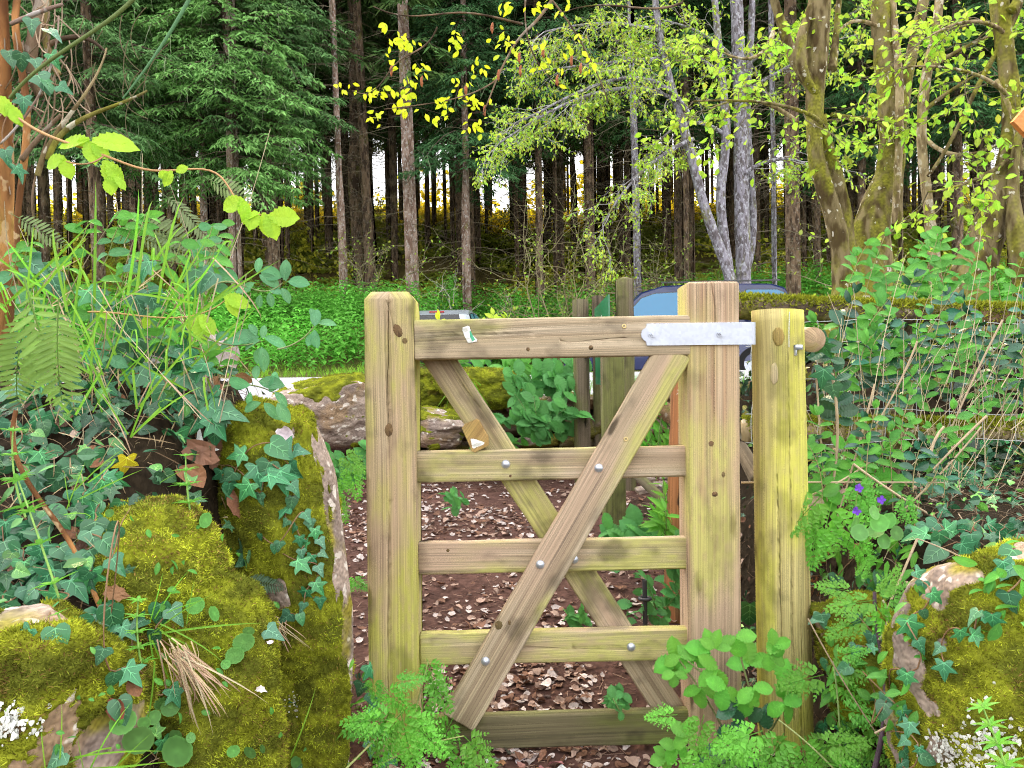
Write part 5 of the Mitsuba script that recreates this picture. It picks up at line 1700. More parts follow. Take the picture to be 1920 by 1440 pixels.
def twig_web(parent, origins, dirs, length, depth, r, col, seed, name='branches', sag=.15):
    """Forking twigs from the origins; returns leaf sites (position, direction)."""
    g = np.random.default_rng(seed)
    mb = MB()
    sites = []

    def grow(p, d, L_, r_, dep):
        n = 5
        pts = [p]
        dd = np.array(d)
        for q in range(n):
            dd = unit(dd + .22 * g.normal(size=3) + np.array([0, 0, -sag * .3]))
            pts.append(pts[-1] + dd * L_ / n)
        pts = np.array(pts)
        mb.add(*tube(pts, np.linspace(r_, r_ * .45, n + 1), 4 if dep < depth else 5, cap=False), np.asarray(col) * g.uniform(.75, 1.25))
        if dep <= 1:
            for q in range(1, n + 1): sites.append((pts[q], unit(pts[q] - pts[q - 1])))
        if dep > 0:
            for q in range(2, n + 1):
                for s in range(1 if q < n else 2):
                    a = unit(unit(pts[q] - pts[q - 1]) + .85 * g.normal(size=3) * [1, 1, .6])
                    grow(pts[q], a, L_ * g.uniform(.45, .7), r_ * .5, dep - 1)

    for o, d in zip(origins, dirs): grow(np.asarray(o, float), unit(d), length * g.uniform(.8, 1.2), r, depth)
    put(name, mb.ply('mat_stem', True), parent)
    return sites


def leaves_on(parent, sites, plys, tmpls, colour, size, per=2, as_parts=60, seed=0, droop=.5, bsdf='mat_leaf', name='foliage'):
    """Leaves on the sites: the ones nearest to the viewer are parts, the rest one mass."""
    g = np.random.default_rng(seed)
    Pq, Dq = [], []
    for p, d in sites:
        for q in range(per):
            Pq.append(p + .015 * g.normal(size=3))
            Dq.append(unit(d + .9 * g.normal(size=3) - [0, 0, droop]))
    Pq, Dq = np.array(Pq), np.array(Dq)
    order = np.argsort(np.linalg.norm(Pq - EYE, axis=1) + g.uniform(0, .6, len(Pq)))
    Pq, Dq = Pq[order], Dq[order]
    n = len(Pq)
    M = frames(Pq, Dq, np.array([0, -.35, .8]) + .55 * g.normal(size=(n, 3)), size * g.uniform(.6, 1.25, n))
    for q in range(min(as_parts, n)): put('leaf', plys[int(g.integers(len(plys)))], parent, M[q])
    if n > as_parts:
        mb = MB()
        for k, t in enumerate(tmpls):
            s = slice(as_parts + k, n, len(tmpls))
            m = len(M[s])
            scatter(mb, t, M[s], np.clip(np.array(colour) * g.uniform(.7, 1.3, (m, 1)) * (1 + .12 * g.normal(size=(m, 3))), .01, .85))
        put(name, mb.ply(bsdf), parent, kind='stuff', label='mass of small spring leaves farther back')


def off_branch(pix, n, spread=.9, seed=0):
    """Origins and directions spaced along a pixel path."""
    g = np.random.default_rng(seed)
    q = spline([P(*p) for p in pix], n)
    t = unit(np.gradient(q, axis=0))
    return q, unit(t + spread * g.normal(size=(n, 3)))


# mossy trees right of the gate
t1 = thing('mossy_tree', 'mossy forked tree with a dark left limb, nearest the yellow post', 'tree')
limb(t1, [(1560, 640, 7.0), (1578, 520, 7.0), (1562, 400, 7.0), (1531, 300, 7.0), (1528, 200, 7.0), (1532, 100, 7.0), (1540, -60, 7.0)], [42.0, 33.6, 35.3, 30.2, 31.9, 42.0, 43.7], 0, 'mat_bark_moss', seed=61)
limb(t1, [(1592, 600, 7.1), (1590, 470, 7.1), (1572, 340, 7.08), (1548, 260, 7.05), (1540, 215, 7.0)], [28.6, 26.9, 25.2, 23.5, 18.5], 0, 'mat_bark_moss', 'limb', seed=62)
limb(t1, [(1525, 165, 7.0), (1495, 120, 6.95), (1470, 60, 6.9), (1440, -40, 6.8)], [25.2, 20.2, 16.8, 14.3], 0, 'mat_bark_moss', 'limb', seed=63)
limb(t1, [(1530, 175, 6.95), (1500, 95, 6.9), (1512, 40, 6.95), (1530, -40, 7)], [15.1, 21.8, 16.8, 11.8], 0, 'mat_bark_moss', 'limb', seed=64)
limb(t1, [(1560, 130, 7.0), (1568, 60, 7.1), (1575, -40, 7.1)], [16.8, 10.9, 9.2], 0, 'mat_bark_moss', 'limb', seed=65)
t2 = thing('mossy_tree', 'thickest mossy trunk with a swollen base right of the forked tree', 'tree')
limb(t2, [(1630, 620, 7.6), (1632, 500, 7.6), (1640, 400, 7.6), (1662, 330, 7.6), (1667, 240, 7.6), (1662, 130, 7.6), (1655, 60, 7.6), (1652, -60, 7.6)], [84.0, 77.3, 67.2, 38.6, 37.0, 38.6, 37.8, 33.6], 0, 'mat_bark_moss', seed=66, jit=.22)
limb(t2, [(1676, 420, 7.4), (1686, 270, 7.4), (1684, 120, 7.45), (1676, 30, 7.5), (1670, -60, 7.5)], [10.9, 14.3, 15.1, 12.6, 10.1], 0, 'mat_bark_lichen', 'limb', seed=67)
t3 = thing('mossy_tree', 'dark slanting stem behind the thickest mossy trunk', 'tree')
limb(t3, [(1680, 420, 8.0), (1690, 230, 8.0), (1704, 130, 8.0), (1728, 20, 8.0), (1740, -60, 8.0)], [20.2, 21.8, 21.0, 20.2, 18.5], 0, 'mat_bark_moss', seed=68)
t4 = thing('lichen_tree', 'slender crooked trunk with pale lichen, right of the dark slanting stem', 'tree')
limb(t4, [(1764, 620, 6.6), (1752, 500, 6.6), (1740, 380, 6.6), (1728, 260, 6.6), (1736, 150, 6.6), (1750, 80, 6.6), (1756, -60, 6.6)], [25.2, 22.7, 18.5, 16.8, 18.5, 16.0, 14.3], 0, 'mat_bark_lichen', seed=69)
t5 = thing('mossy_tree', 'broad leaning mossy trunk at the right edge', 'tree')
limb(t5, [(1800, 640, 6.2), (1825, 500, 6.2), (1868, 390, 6.2), (1893, 270, 6.2), (1893, 160, 6.2), (1880, 60, 6.2), (1872, -60, 6.2)], [109.2, 79.8, 55.4, 35.3, 30.2, 31.9, 31.9], 0, 'mat_bark_moss', seed=70, jit=.22)
limb(t5, [(1935, 600, 6.0), (1905, 430, 6.0), (1900, 330, 6.05), (1912, 250, 6.05)], [50.4, 40.3, 21.8, 13.4], 0, 'mat_bark_moss', 'limb', seed=71)
limb(t5, [(1916, 320, 6.1), (1895, 210, 6.1), (1868, 150, 6.15)], [10.9, 9.2, 7.6], 0, 'mat_bark_lichen', 'limb', seed=72)
limb(t5, [(1896, 20, 6.1), (1912, -10, 6.1), (1920, -60, 6.1)], [18.5, 13.4, 10.1], 0, 'mat_bark_moss', 'limb', seed=73)
limb(t5, [(1740, 330, 6.3), (1790, 250, 6.3), (1850, 130, 6.25), (1890, 60, 6.2), (1915, -60, 6.2)], [5.9, 7.6, 9.2, 10.1, 8.4], 0, 'mat_bark_moss', 'limb', seed=74, sides=10)
for tr, paths, sd in ((t1, [[(1495, 230, 7), (1420, 190, 6.8), (1330, 205, 6.6)], [(1560, 215, 7), (1640, 225, 7.3), (1720, 232, 7.5)], [(1450, 60, 6.8), (1400, 110, 6.6), (1340, 90, 6.5)], [(1540, 230, 6.9), (1450, 195, 6.4), (1300, 190, 6.2)]], 1),
                      (t2, [[(1670, 230, 7.5), (1600, 222, 7.2), (1540, 228, 7.0)], [(1680, 60, 7.5), (1740, 60, 7.3), (1840, 40, 7.1)], [(1660, 60, 7.6), (1600, 40, 7.4), (1560, 90, 7.2)]], 2),
                      (t4, [[(1742, 130, 6.6), (1810, 88, 6.4), (1900, 55, 6.3)], [(1735, 205, 6.6), (1790, 165, 6.5), (1860, 125, 6.4)], [(1735, 260, 6.6), (1800, 290, 6.4), (1890, 260, 6.2)]], 3),
                      (t5, [[(1890, 180, 6.1), (1830, 140, 5.9), (1700, 125, 5.8)], [(1890, 300, 6.1), (1820, 340, 5.9), (1740, 360, 5.7)], [(1880, 60, 6.1), (1820, 40, 5.9), (1740, 70, 5.8)]], 4)):
    for q, pth in enumerate(paths):
        limb(tr, pth, [9, 6, 3], 0, 'mat_bark_moss' if q % 2 else 'mat_bark_lichen', 'branch', sides=8, seed=80 + q, n=16)
        o, d = off_branch(pth, 9, .9, sd * 10 + q)
        st_ = twig_web(tr, o[2:], d[2:] + [0, 0, -.1], .42, 1, .005, (.16, .13, .08), sd * 10 + q, 'twigs')
        st_ = [s for i, s in enumerate(st_) if i % 3 != 1]
        leaves_on(tr, st_, S_LIME(), [T_SMALL[0], T_SMALL[1]], (.38, .60, .055), .072, 1, 24, sd * 7 + q, .35)

# grey lichened trees by the van
def grey_tree(label, pix, widths, sd, brs, leafsize=.075, parts=40):
    k = thing('grey_tree', label, 'tree')
    limb(k, pix, widths, 0, 'mat_bark_grey', seed=sd)
    for q, (pth, nb) in enumerate(brs):
        limb(k, pth, [8, 6, 3], 0, 'mat_bark_grey', 'branch', sides=7, seed=sd + q, n=16)
        o, d = off_branch(pth, nb, .7, sd + q)
        st_ = twig_web(k, o[1:], unit(np.gradient(o, axis=0))[1:] * .9 + d[1:] * .8 + [0, 0, -.25], .75, 2, .010, (.36, .35, .36), sd + q, 'twigs', sag=.22)
        st_ = [s for i, s in enumerate(st_) if i % 3 != 0]
        leaves_on(k, st_, S_LIME(), [T_SMALL[0], T_SMALL[2]], (.44, .60, .07), leafsize * 1.15, 1, parts, sd + q, .5)
    return k


D9 = 16.9
grey_tree('grey lichened trunk leaning left behind the blue van', [(1385, 600, 17.6), (1362, 500, 17.6), (1325, 400, 17.5), (1285, 250, 17.4), (1258, 160, 17.3), (1236, 60, 17.2), (1225, -60, 17.1)], [22, 20, 18, 17, 15, 13, 11], 301,
          [([(1290, 210, 17.3), (1220, 150, 16.8), (1080, 175, 16.2), (960, 235, 15.8)], 16), ([(1270, 190, 17.3), (1180, 165, 16.6), (1050, 200, 16.0), (935, 270, 15.7)], 16), ([(1245, 60, 17.2), (1150, 45, 16.8), (1020, 60, 16.4)], 14),
           ([(1300, 260, 17.3), (1230, 300, 17.0), (1130, 420, 16.7)], 11), ([(1235, 110, 17.2), (1120, 120, 16.7), (1030, 130, 16.4)], 14)], .07, 30)
grey_tree('straight lavender-grey trunk rising beside the hanging stile', [(1395, 640, 18.3), (1394, 500, 18.3), (1390, 350, 18.3), (1388, 200, 18.3), (1384, 80, 18.3), (1378, -60, 18.3)], [30, 28, 27, 25, 24, 20], 320,
          [([(1390, 330, 18.2), (1450, 300, 17.9), (1520, 310, 17.7)], 8), ([(1386, 120, 18.2), (1310, 60, 17.8), (1250, 40, 17.5)], 10), ([(1388, 180, 18.2), (1470, 130, 17.8), (1540, 100, 17.5)], 9)], .085, 24)
grey_tree('slim grey trunk close left of the straight lavender-grey trunk', [(1362, 620, 18.0), (1358, 450, 18.0), (1352, 350, 18.0), (1360, 280, 18.0), (1354, 150, 18.0), (1345, 60, 18.0), (1338, -60, 18.0)], [20, 19, 18, 17, 15, 13, 11], 340,
          [([(1352, 140, 18), (1290, 100, 17.6), (1210, 90, 17.3)], 10), ([(1356, 250, 18), (1300, 230, 17.7), (1240, 260, 17.4)], 9)], .085, 24)
grey_tree('bluish-white slim stem close right of the straight lavender-grey trunk', [(1402, 500, 18.6), (1412, 400, 18.6), (1402, 250, 18.6), (1405, 120, 18.6), (1408, -60, 18.6)], [14, 13, 13, 12, 11], 360,
          [([(1404, 120, 18.6), (1470, 70, 18.2), (1530, 40, 17.9)], 8)], .085, 16)
# saplings and shrubs at the forest's foot
for lb, px, D, h, n, cr, leaf, sd in (('bushy multi-stemmed shrub with sparse young leaves behind the timber posts', 1042, 20.0, 3.4, 9, (.26, .22, .12), .085, 401), ('pale leafless sapling above the silver car', 884, 21.0, 2.6, 4, (.50, .47, .42), .07, 402),
                                     ('small shrub with yellowish leaves right of the latch stile top', 700, 20.8, 2.2, 5, (.2, .17, .1), .08, 403), ('thin leafy shrub between the posts and the van', 1130, 20.6, 2.4, 6, (.2, .18, .1), .09, 404),
                                     ('leafy yellow-green shrub behind the van', 1240, 21.0, 3.0, 7, (.2, .18, .1), .10, 405), ('shrub with yellow-green leaves at the right behind the fence', 1680, 15.0, 2.6, 6, (.2, .18, .1), .10, 406)):
    k = thing('shrub', lb, 'shrub')
    b_ = at_ground(px, D)
    g2 = np.random.default_rng(sd)
    o = [b_ + [g2.normal(0, .12), g2.normal(0, .12), -.05] for _ in range(n)]
    d = [unit([g2.normal(0, .35), g2.normal(0, .25), 1]) for _ in range(n)]
    st_ = twig_web(k, o, d, h * .75, 2, .022, cr, sd, 'stems', sag=0.0)
    leaves_on(k, st_[::2], S_LIME(), [T_SMALL[0], T_SMALL[1]], (.34, .48, .07), leaf, 1, 20, sd, .2)

# overhanging branch with bright yellow leaves, above the middle of the picture
ov = thing('overhanging_branch', 'thin dark branches with bright yellow-green leaves and reddish catkins hanging in from above', 'branch')
for q, (pth, ws) in enumerate((([(1070, -60, 3.3), (1035, 0, 3.2), (1000, 45, 3.15), (975, 70, 3.1), (950, 110, 3.1), (925, 165, 3.05), (905, 215, 3.0)], [8, 7, 6, 5, 4, 3, 2]), ([(980, 45, 3.15), (930, 33, 3.1), (870, 24, 3.05), (810, 28, 3.0), (700, 12, 3.0)], [5, 4, 3.4, 3, 2]),
                               ([(820, 50, 3.05), (790, 90, 3.05), (740, 122, 3.0), (700, 170, 3.0), (660, 170, 3.0)], [3, 3, 2.4, 2, 1.5]), ([(930, 150, 3.05), (870, 180, 3.0), (800, 195, 3.0), (720, 205, 3.0)], [3, 2.6, 2, 1.5]),
                               ([(990, -40, 3.2), (985, 40, 3.15), (1010, 120, 3.1), (1060, 170, 3.1)], [4, 3, 2.4, 1.6]), ([(1035, 0, 3.2), (1090, 80, 3.2), (1140, 190, 3.2)], [4, 3, 2]), ([(1280, 5, 3.4), (1200, 15, 3.3), (1120, 10, 3.2), (1040, 30, 3.2)], [5, 4, 3, 2]))):
    limb(ov, pth, ws, 0, 'mat_bark', 'stem', sides=7, jit=.1, seed=500 + q, n=30)
for (x, y) in ((720, 47), (742, 68), (742, 70), (760, 78), (768, 82), (735, 88), (773, 80), (852, 60), (850, 72), (852, 90), (728, 115), (786, 130), (787, 128), (774, 150), (773, 152), (690, 172), (700, 172), (708, 170), (720, 175), (752, 172), (645, 165), (655, 170), (762, 172), (756, 190), (760, 205), (702, 215), (698, 225), (815, 218), (818, 219), (823, 190), (832, 190), (850, 193), (857, 175), (870, 170), (868, 153), (885, 188), (888, 205), (882, 235), (890, 232), (900, 118), (895, 126), (912, 186), (935, 78), (940, 80), (950, 10), (958, 8), (945, 52), (972, 85), (1012, 82), (1015, 122), (1012, 132), (1085, 62), (1075, 95), (1100, 120), (1105, 122), (1042, 135), (1060, 10), (1010, 12), (1030, 6), (995, 14)):
    for q in range(4): add_leaf(ov, S_YELL(), facing(x + rng.normal(0, 9), y + rng.normal(0, 8), 3.0 + rng.uniform(-.05, .12), rng.uniform(9, 17), rng.uniform(-75, 75), .35, .4))
for (x, y) in ((792, 142), (735, 122), (875, 158), (924, 42), (975, 98), (977, 122), (1046, 140), (1073, 103), (1090, 118), (1020, 88), (936, 130), (910, 197)):
    q = P(x, y, 3.02)
    mb = MB()
    v, f = tube(spline([q, q - [.004, 0, .02], q - [.002, 0, .045]], 9), np.array([2, 5, 6, 7, 6, 7, 6, 4, 1]) * .0009, 6, jit=.5, seed=x)
    mb.add(v, f, np.array([.33, .10, .04]) * (.7 + .6 * rng.random((len(v), 1))))
    put('catkin', mb.ply('mat_stem', True), ov)
# ---------------------------------------------------------------- the near banks: what grows on them
_cell = 10
_buf = np.full((1500 // _cell + 40, 2000 // _cell + 40), np.inf)


def project(v):
    q = np.asarray(v) - EYE
    D = q @ FWD
    return 960 + FPX * (q @ RIGHT) / D, 720 - FPX * (q @ UP) / D, D


for v, f in rocks:
    m = np.vstack([v, v[f].mean(1)])
    x, y, D = project(m)
    ix, iy = (x / _cell).astype(int) + 10, (y / _cell).astype(int) + 10
    ok = (ix >= 0) & (iy >= 0) & (ix < _buf.shape[1]) & (iy < _buf.shape[0]) & (D > 0)
    np.minimum.at(_buf, (iy[ok], ix[ok]), D[ok])


def surf(px, py, default=1.9):
    """Depth of the stone or bank that stands at this pixel."""
    g_ = gp(px, py, 12)
    d = default if g_ is None else g_[1]
    ix, iy = int(px / _cell) + 10, int(py / _cell) + 10
    if 0 <= iy < _buf.shape[0] and 0 <= ix < _buf.shape[1]: d = min(d, _buf[iy, ix])
    return d


def ivy_plant(label, leaves, cat='ivy', group=None, lift=.02, plys=None, depth=None, stems=True):
    """An ivy plant: leaves (px, py, size px, angle, [kind]) whose bases join in trailing stems."""
    k = thing('ivy', label, cat, group)
    pts = []
    for q in leaves:
        px, py, sz, ang = q[:4]
        D = (depth or surf(px, py)) - lift * rng.uniform(.5, 1.6)
        pl = plys or S_IVY()
        i = int(rng.integers(len(pl)))
        put('leaf', pl[i] if len(q) < 5 else pl[q[4] + 3 * int(rng.integers(len(pl) // 3))], k, facing(px, py, D, sz, ang, .34, .22))
        pts.append((px, py, D + .008))
    if stems and len(pts) > 2:
        order = [pts[0]]
        rest = pts[1:]
        while rest:
            j = min(range(len(rest)), key=lambda j: (rest[j][0] - order[-1][0]) ** 2 + (rest[j][1] - order[-1][1]) ** 2)
            order.append(rest.pop(j))
        run = [order[0]]
        for a in order[1:]:
            if math.hypot(a[0] - run[-1][0], a[1] - run[-1][1]) > 110:
                if len(run) > 1: stem(k, [P(*q) for q in run], .0016, .0012, (.22, .13, .07), n=4 * len(run))
                run = [a]
            else: run.append(a)
        if len(run) > 1: stem(k, [P(*q) for q in run], .0016, .0012, (.22, .13, .07), n=4 * len(run))
    return k


def rnd_leaves(n, x0, x1, y0, y1, s0, s1, a0=-60, a1=60):
    return [(rng.uniform(x0, x1), rng.uniform(y0, y1), rng.uniform(s0, s1), rng.uniform(a0, a1)) for _ in range(n)]


# big ivy at the far left (kind 0 = five lobes, 1 = three, 2 = heart-shaped)
ivy_plant('large glossy ivy leaves at the far left below the fern', [(20, 725, 75, 60, 1), (25, 700, 50, 200, 2), (135, 752, 72, 8, 2), (80, 775, 60, 10, 0), (75, 845, 80, 30, 2), (100, 880, 95, 40, 2), (10, 660, 60, 80, 2), (5, 650, 55, 60, 2), (20, 790, 50, -10, 1),
    (60, 900, 60, -30, 1), (10, 850, 60, 0, 0), (40, 960, 62, -40, 1), (10, 975, 65, 10, 0), (70, 990, 55, 10, 1), (178, 975, 62, -5, 2), (165, 1030, 72, 15, 1), (190, 1010, 55, 30, 2), (45, 1050, 60, 5, 0), (75, 1065, 62, 20, 0), (130, 1085, 60, 40, 0), (10, 1030, 60, 10, 1), (8, 1110, 55, 20, 2),
    (150, 1150, 75, 5, 1), (180, 1150, 50, 70, 1), (110, 1110, 50, -40, 0), (55, 1100, 55, 10, 1), (160, 920, 55, 10, 0), (195, 900, 55, -20, 0)] + rnd_leaves(60, 0, 230, 680, 1180, 34, 62), lift=.035)
ivy_plant('ivy climbing through the grass on top of the left bank', [(205, 560, 55, -40, 1), (235, 600, 60, 20, 2), (275, 560, 50, 100, 1), (305, 620, 50, 30, 1), (325, 655, 70, 50, 1), (260, 700, 55, 60, 1), (240, 655, 50, -60, 2), (300, 700, 55, 10, 0), (350, 700, 60, 40, 1), (390, 760, 55, 60, 1), (360, 775, 50, 200, 2),
    (330, 808, 70, 5, 0), (345, 835, 55, -30, 1), (265, 830, 55, 20, 0), (245, 815, 45, -20, 2), (205, 830, 50, 40, 1), (280, 770, 60, 5, 1), (365, 690, 55, 80, 1), (410, 770, 60, 70, 1), (345, 870, 50, 10, 2), (320, 760, 50, 100, 0), (210, 740, 50, -10, 0)] + rnd_leaves(58, 40, 420, 470, 860, 34, 60), lift=.05, depth=1.80)
ivy_plant('ivy spray across the top of the upright mossy stone', [(480, 870, 52, 10, 0), (505, 865, 50, -20, 1), (525, 880, 55, 20, 0), (500, 890, 50, 60, 0), (540, 870, 40, 40, 1), (470, 905, 45, -20, 0), (440, 885, 40, -50, 1), (545, 905, 35, 20, 1), (530, 855, 42, 150, 1), (487, 925, 30, 0, 1), (505, 830, 55, 70, 2), (460, 850, 40, -80, 0), (550, 845, 35, 80, 1),
    (430, 905, 36, -10, 1), (415, 880, 40, 0, 0), (548, 930, 30, 10, 2)], lift=.025)
ivy_plant('small ivy trailing down the bare flank of the upright stone', [(545, 950, 44, -80, 0), (570, 960, 28, 40, 1), (580, 975, 26, 10, 1), (555, 985, 22, -20, 1), (590, 990, 30, 20, 0), (562, 1005, 26, 0, 0), (578, 1015, 28, -40, 0), (598, 1010, 24, 30, 1), (565, 1030, 22, 10, 1), (585, 1040, 26, -20, 0), (555, 1050, 40, 50, 0), (595, 1060, 26, 20, 1), (525, 1015, 24, -20, 1),
    (515, 1020, 20, 0, 2), (590, 1090, 34, 20, 0), (575, 1105, 30, -30, 0), (600, 1120, 26, 10, 1), (570, 1130, 24, 0, 1), (545, 1150, 34, -60, 1), (560, 1150, 26, 20, 2), (487, 1000, 16, 0, 2), (600, 1035, 20, 60, 1), (540, 975, 20, -30, 1)], lift=.02)
ivy_plant('ivy leaves scattered over the low mossy stone by the straw tuft', [(300, 1130, 50, 0, 2), (320, 1140, 45, 40, 1), (290, 1180, 42, 10, 2), (235, 1250, 50, 40, 0), (215, 1260, 40, -10, 2), (320, 1290, 44, 20, 0), (195, 1215, 40, -20, 1), (205, 1180, 40, 60, 1), (305, 1385, 42, 10, 0), (220, 1310, 55, 10, 2), (120, 1410, 50, -30, 1), (340, 1230, 36, 30, 1), (500, 1180, 40, 60, 1)], lift=.025)
ivy_plant('one yellowing ivy leaf on the left bank', [(238, 855, 48, 0, 0)], plys=leaf_shape('ivyy', T_IVY, (.62, .48, .03), 'mat_leaf', True, 3, .05), lift=.04, stems=False)
# ivy on the right bank
ivy_plant('grey-green ivy with pale veins on the right bank below the netting', [(1790, 910, 62, 180, 0), (1770, 915, 55, 240, 0), (1800, 905, 55, 120, 0), (1760, 920, 50, -30, 0), (1740, 985, 42, -30, 1), (1790, 985, 60, 10, 0), (1740, 1000, 50, -60, 0), (1770, 990, 50, 60, 0), (1830, 970, 45, 20, 1), (1820, 1000, 40, 10, 1), (1850, 850, 55, -40, 0), (1835, 830, 50, 60, 0), (1880, 810, 50, 20, 0), (1890, 840, 60, 50, 0),
    (1870, 890, 48, 10, 1), (1900, 870, 60, 60, 1), (1880, 925, 45, -10, 1), (1885, 985, 50, 10, 1), (1800, 860, 42, -60, 1), (1830, 900, 42, -40, 0), (1720, 960, 40, 40, 1), (1715, 990, 36, -20, 1), (1850, 980, 40, 50, 0), (1910, 930, 45, -20, 0), (1865, 1000, 40, 30, 1), (1910, 1000, 50, -60, 0), (1845, 870, 40, 150, 1), (1760, 960, 35, 80, 0)] + rnd_leaves(40, 1660, 1918, 790, 1030, 28, 54), lift=.045)
ivy_plant('ivy leaves spread over the big ochre stone at the right', [(1860, 1150, 40, 10, 0), (1835, 1145, 38, -40, 1), (1890, 1110, 50, 20, 1), (1770, 1240, 40, -5, 0), (1800, 1180, 34, 20, 0), (1820, 1190, 36, 70, 0), (1765, 1210, 26, -30, 1), (1905, 1060, 50, -50, 1), (1880, 1050, 44, 10, 0), (1840, 1155, 30, 60, 1)], lift=.025)
ivy_plant('small dark ivy creeping among the stalks right of the yellow post', [(1715, 1070, 40, 40, 0), (1700, 1160, 50, 20, 0), (1730, 1090, 30, -10, 1), (1745, 1110, 34, 30, 0), (1570, 1080, 32, -20, 1), (1585, 1130, 30, 20, 1), (1700, 1260, 36, 0, 0), (1720, 1200, 32, 30, 1), (1690, 1330, 36, 10, 0), (1690, 1430, 30, 30, 1), (1540, 1150, 34, 0, 1), (1620, 1080, 30, -30, 0)] + rnd_leaves(34, 1530, 1740, 1020, 1420, 22, 40), lift=.03)
ivy_plant('dark ivy at the foot of the latch stile', [(690, 1245, 44, 30, 0), (700, 1300, 40, 10, 1), (680, 1280, 36, -20, 1), (695, 1390, 34, 0, 1), (720, 1420, 50, 30, 2), (690, 1330, 32, 40, 0)], depth=2.08)
ivy_plant('lone dark ivy leaves between the hanging stile and the yellow post', [(1406, 1130, 60, 0, 2), (1408, 1180, 44, -10, 1), (1540, 640, 40, 10, 0), (1545, 690, 44, -10, 0), (1560, 720, 40, 20, 1)], depth=2.3, stems=False)



def bank_mass(name, label, region, n, tmpls, s0, s1, cols, bsdf, parent='ground', lift=(.0, .05), ok=None, down=.5, width=1.0):
    """A mass of small pieces strewn over a bank, lying on its slope."""
    x, y = rng.uniform(*region[:2], n), rng.uniform(*region[2:], n)
    z = H(x, y)
    keep = np.ones(n, bool) if ok is None else ok(x, y, z)
    x, y, z = x[keep], y[keep], z[keep]
    e = .02
    nr = unit(np.stack([(H(x - e, y) - H(x + e, y)) / (2 * e), (H(x, y - e) - H(x, y + e)) / (2 * e), 1 + 0 * x], 1))
    m = len(x)
    pos = np.stack([x, y, z], 1) + nr * rng.uniform(*lift, (m, 1))
    t = rng.normal(size=(m, 3)) - np.array([0, 0, down])
    t = t - nr * (t * nr).sum(1, keepdims=True) * .75
    M = frames(pos, t, nr + .5 * rng.normal(size=(m, 3)), rng.uniform(s0, s1, m))
    M[:, :3, 0] *= width
    mb = MB()
    for k, tm in enumerate(tmpls):
        q = slice(k, m, len(tmpls))
        c = np.array(cols)[rng.integers(len(cols), size=len(M[q]))] * rng.uniform(.6, 1.35, (len(M[q]), 1))
        scatter(mb, tm, M[q], c)
    return put(name, mb.ply(bsdf), parent, kind='stuff', label=label)


_straw = blade_grass(9, 4, .02, .5)
LB, RB, MB_ = (-2.2, -.5, .75, 2.45), (.72, 2.6, 1.0, 3.4), (1.0, 4.2, 2.9, 6.0)
on_left = lambda x, y, z: (z > .06) & (meshkit.fbm(np.stack([x * 4, y * 4, z * 4], 1), 3, 5) > .30)
bank_mass('bank_straw', 'matted dead straw and stems over the left hedge bank', LB, 5200, [_straw], .03, .14, [(.42, .33, .20), (.30, .21, .12), (.20, .13, .07), (.10, .065, .04)], 'mat_stem', lift=(0, .04))
bank_mass('bank_leaves', 'mass of small dark leaves covering the left hedge bank', LB, 4000, [T_IVY[0], T_IVY[2], T_SMALL[0], T_LANCE[0]], .018, .046, [(.04, .11, .055), (.05, .13, .06), (.09, .24, .06), (.025, .075, .04)], 'mat_ivy', lift=(.01, .07), ok=on_left)
bank_mass('bank_dead_leaves', 'brown and pale dead leaves lodged on the left hedge bank', LB, 420, T_DEAD[:4], .02, .05, [(.22, .10, .055), (.44, .32, .26), (.12, .06, .04)], 'mat_litter', lift=(.005, .03))
bank_mass('hedge_straw', 'matted dead straw and twigs over the right hedge bank', RB, 5200, [_straw], .03, .14, [(.42, .33, .22), (.30, .20, .12), (.20, .13, .08), (.09, .06, .04)], 'mat_stem', lift=(0, .05))
bank_mass('hedge_leaves', 'mass of small green leaves covering the right hedge bank', RB, 3400, [T_IVY[0], T_SMALL[1], T_SMALL[0], T_LANCE[0]], .016, .042, [(.04, .11, .055), (.06, .17, .06), (.14, .38, .06), (.03, .085, .045)], 'mat_ivy', lift=(.01, .08), ok=lambda x, y, z: meshkit.fbm(np.stack([x * 4, y * 4, z * 4], 1), 3, 9) > .44)
bank_mass('hedge_dead_leaves', 'brown dead leaves lodged on the right hedge bank', RB, 420, T_DEAD[:4], .02, .05, [(.22, .10, .055), (.44, .32, .26), (.12, .06, .04)], 'mat_litter', lift=(.005, .03))
bank_mass('mound_ivy', 'dark ivy and moss covering the mound behind the rail fence', MB_, 7500, [T_IVY[0], T_IVY[2], T_SMALL[0]], .03, .07, [(.018, .05, .025), (.025, .07, .03), (.12, .12, .02), (.07, .19, .04), (.012, .03, .018)], 'mat_ivy', lift=(.0, .12), ok=lambda x, y, z: z > .55)

# fern fronds
k = thing('fern', 'green polypody fern hanging down at the left edge', 'fern')
for (px, py, D, sz, ang) in ((45, 520, 1.38, 250, 22), (60, 560, 1.42, 210, -10), (110, 560, 1.36, 190, 8)):
    put('frond', S_FERN()[int(rng.integers(4))], k, facing(px, py, D, sz, ang, .12, .06))
k = thing('fern', 'dull grey fern fronds on top of the left bank', 'fern')
for (px, py, D, sz, ang) in ((235, 400, 1.9, 130, 75), (300, 360, 1.95, 120, 70), (250, 440, 1.9, 130, 85), (20, 400, 1.7, 100, 60), (330, 470, 1.95, 100, 95), (380, 330, 1.95, 100, 75)):
    put('frond', S_FERND()[int(rng.integers(3))], k, facing(px, py, D, sz, ang, .3, .2))
k = thing('fern', 'small dark fern sprig on the moss of the upright stone', 'fern')
put('frond', leaf_shape('ferng', T_FERN, (.10, .15, .10), 'mat_leaf', False, 2, .1)[0], k, facing(450, 1085, surf(480, 1090) - .03, 80, 85, .3, .1))

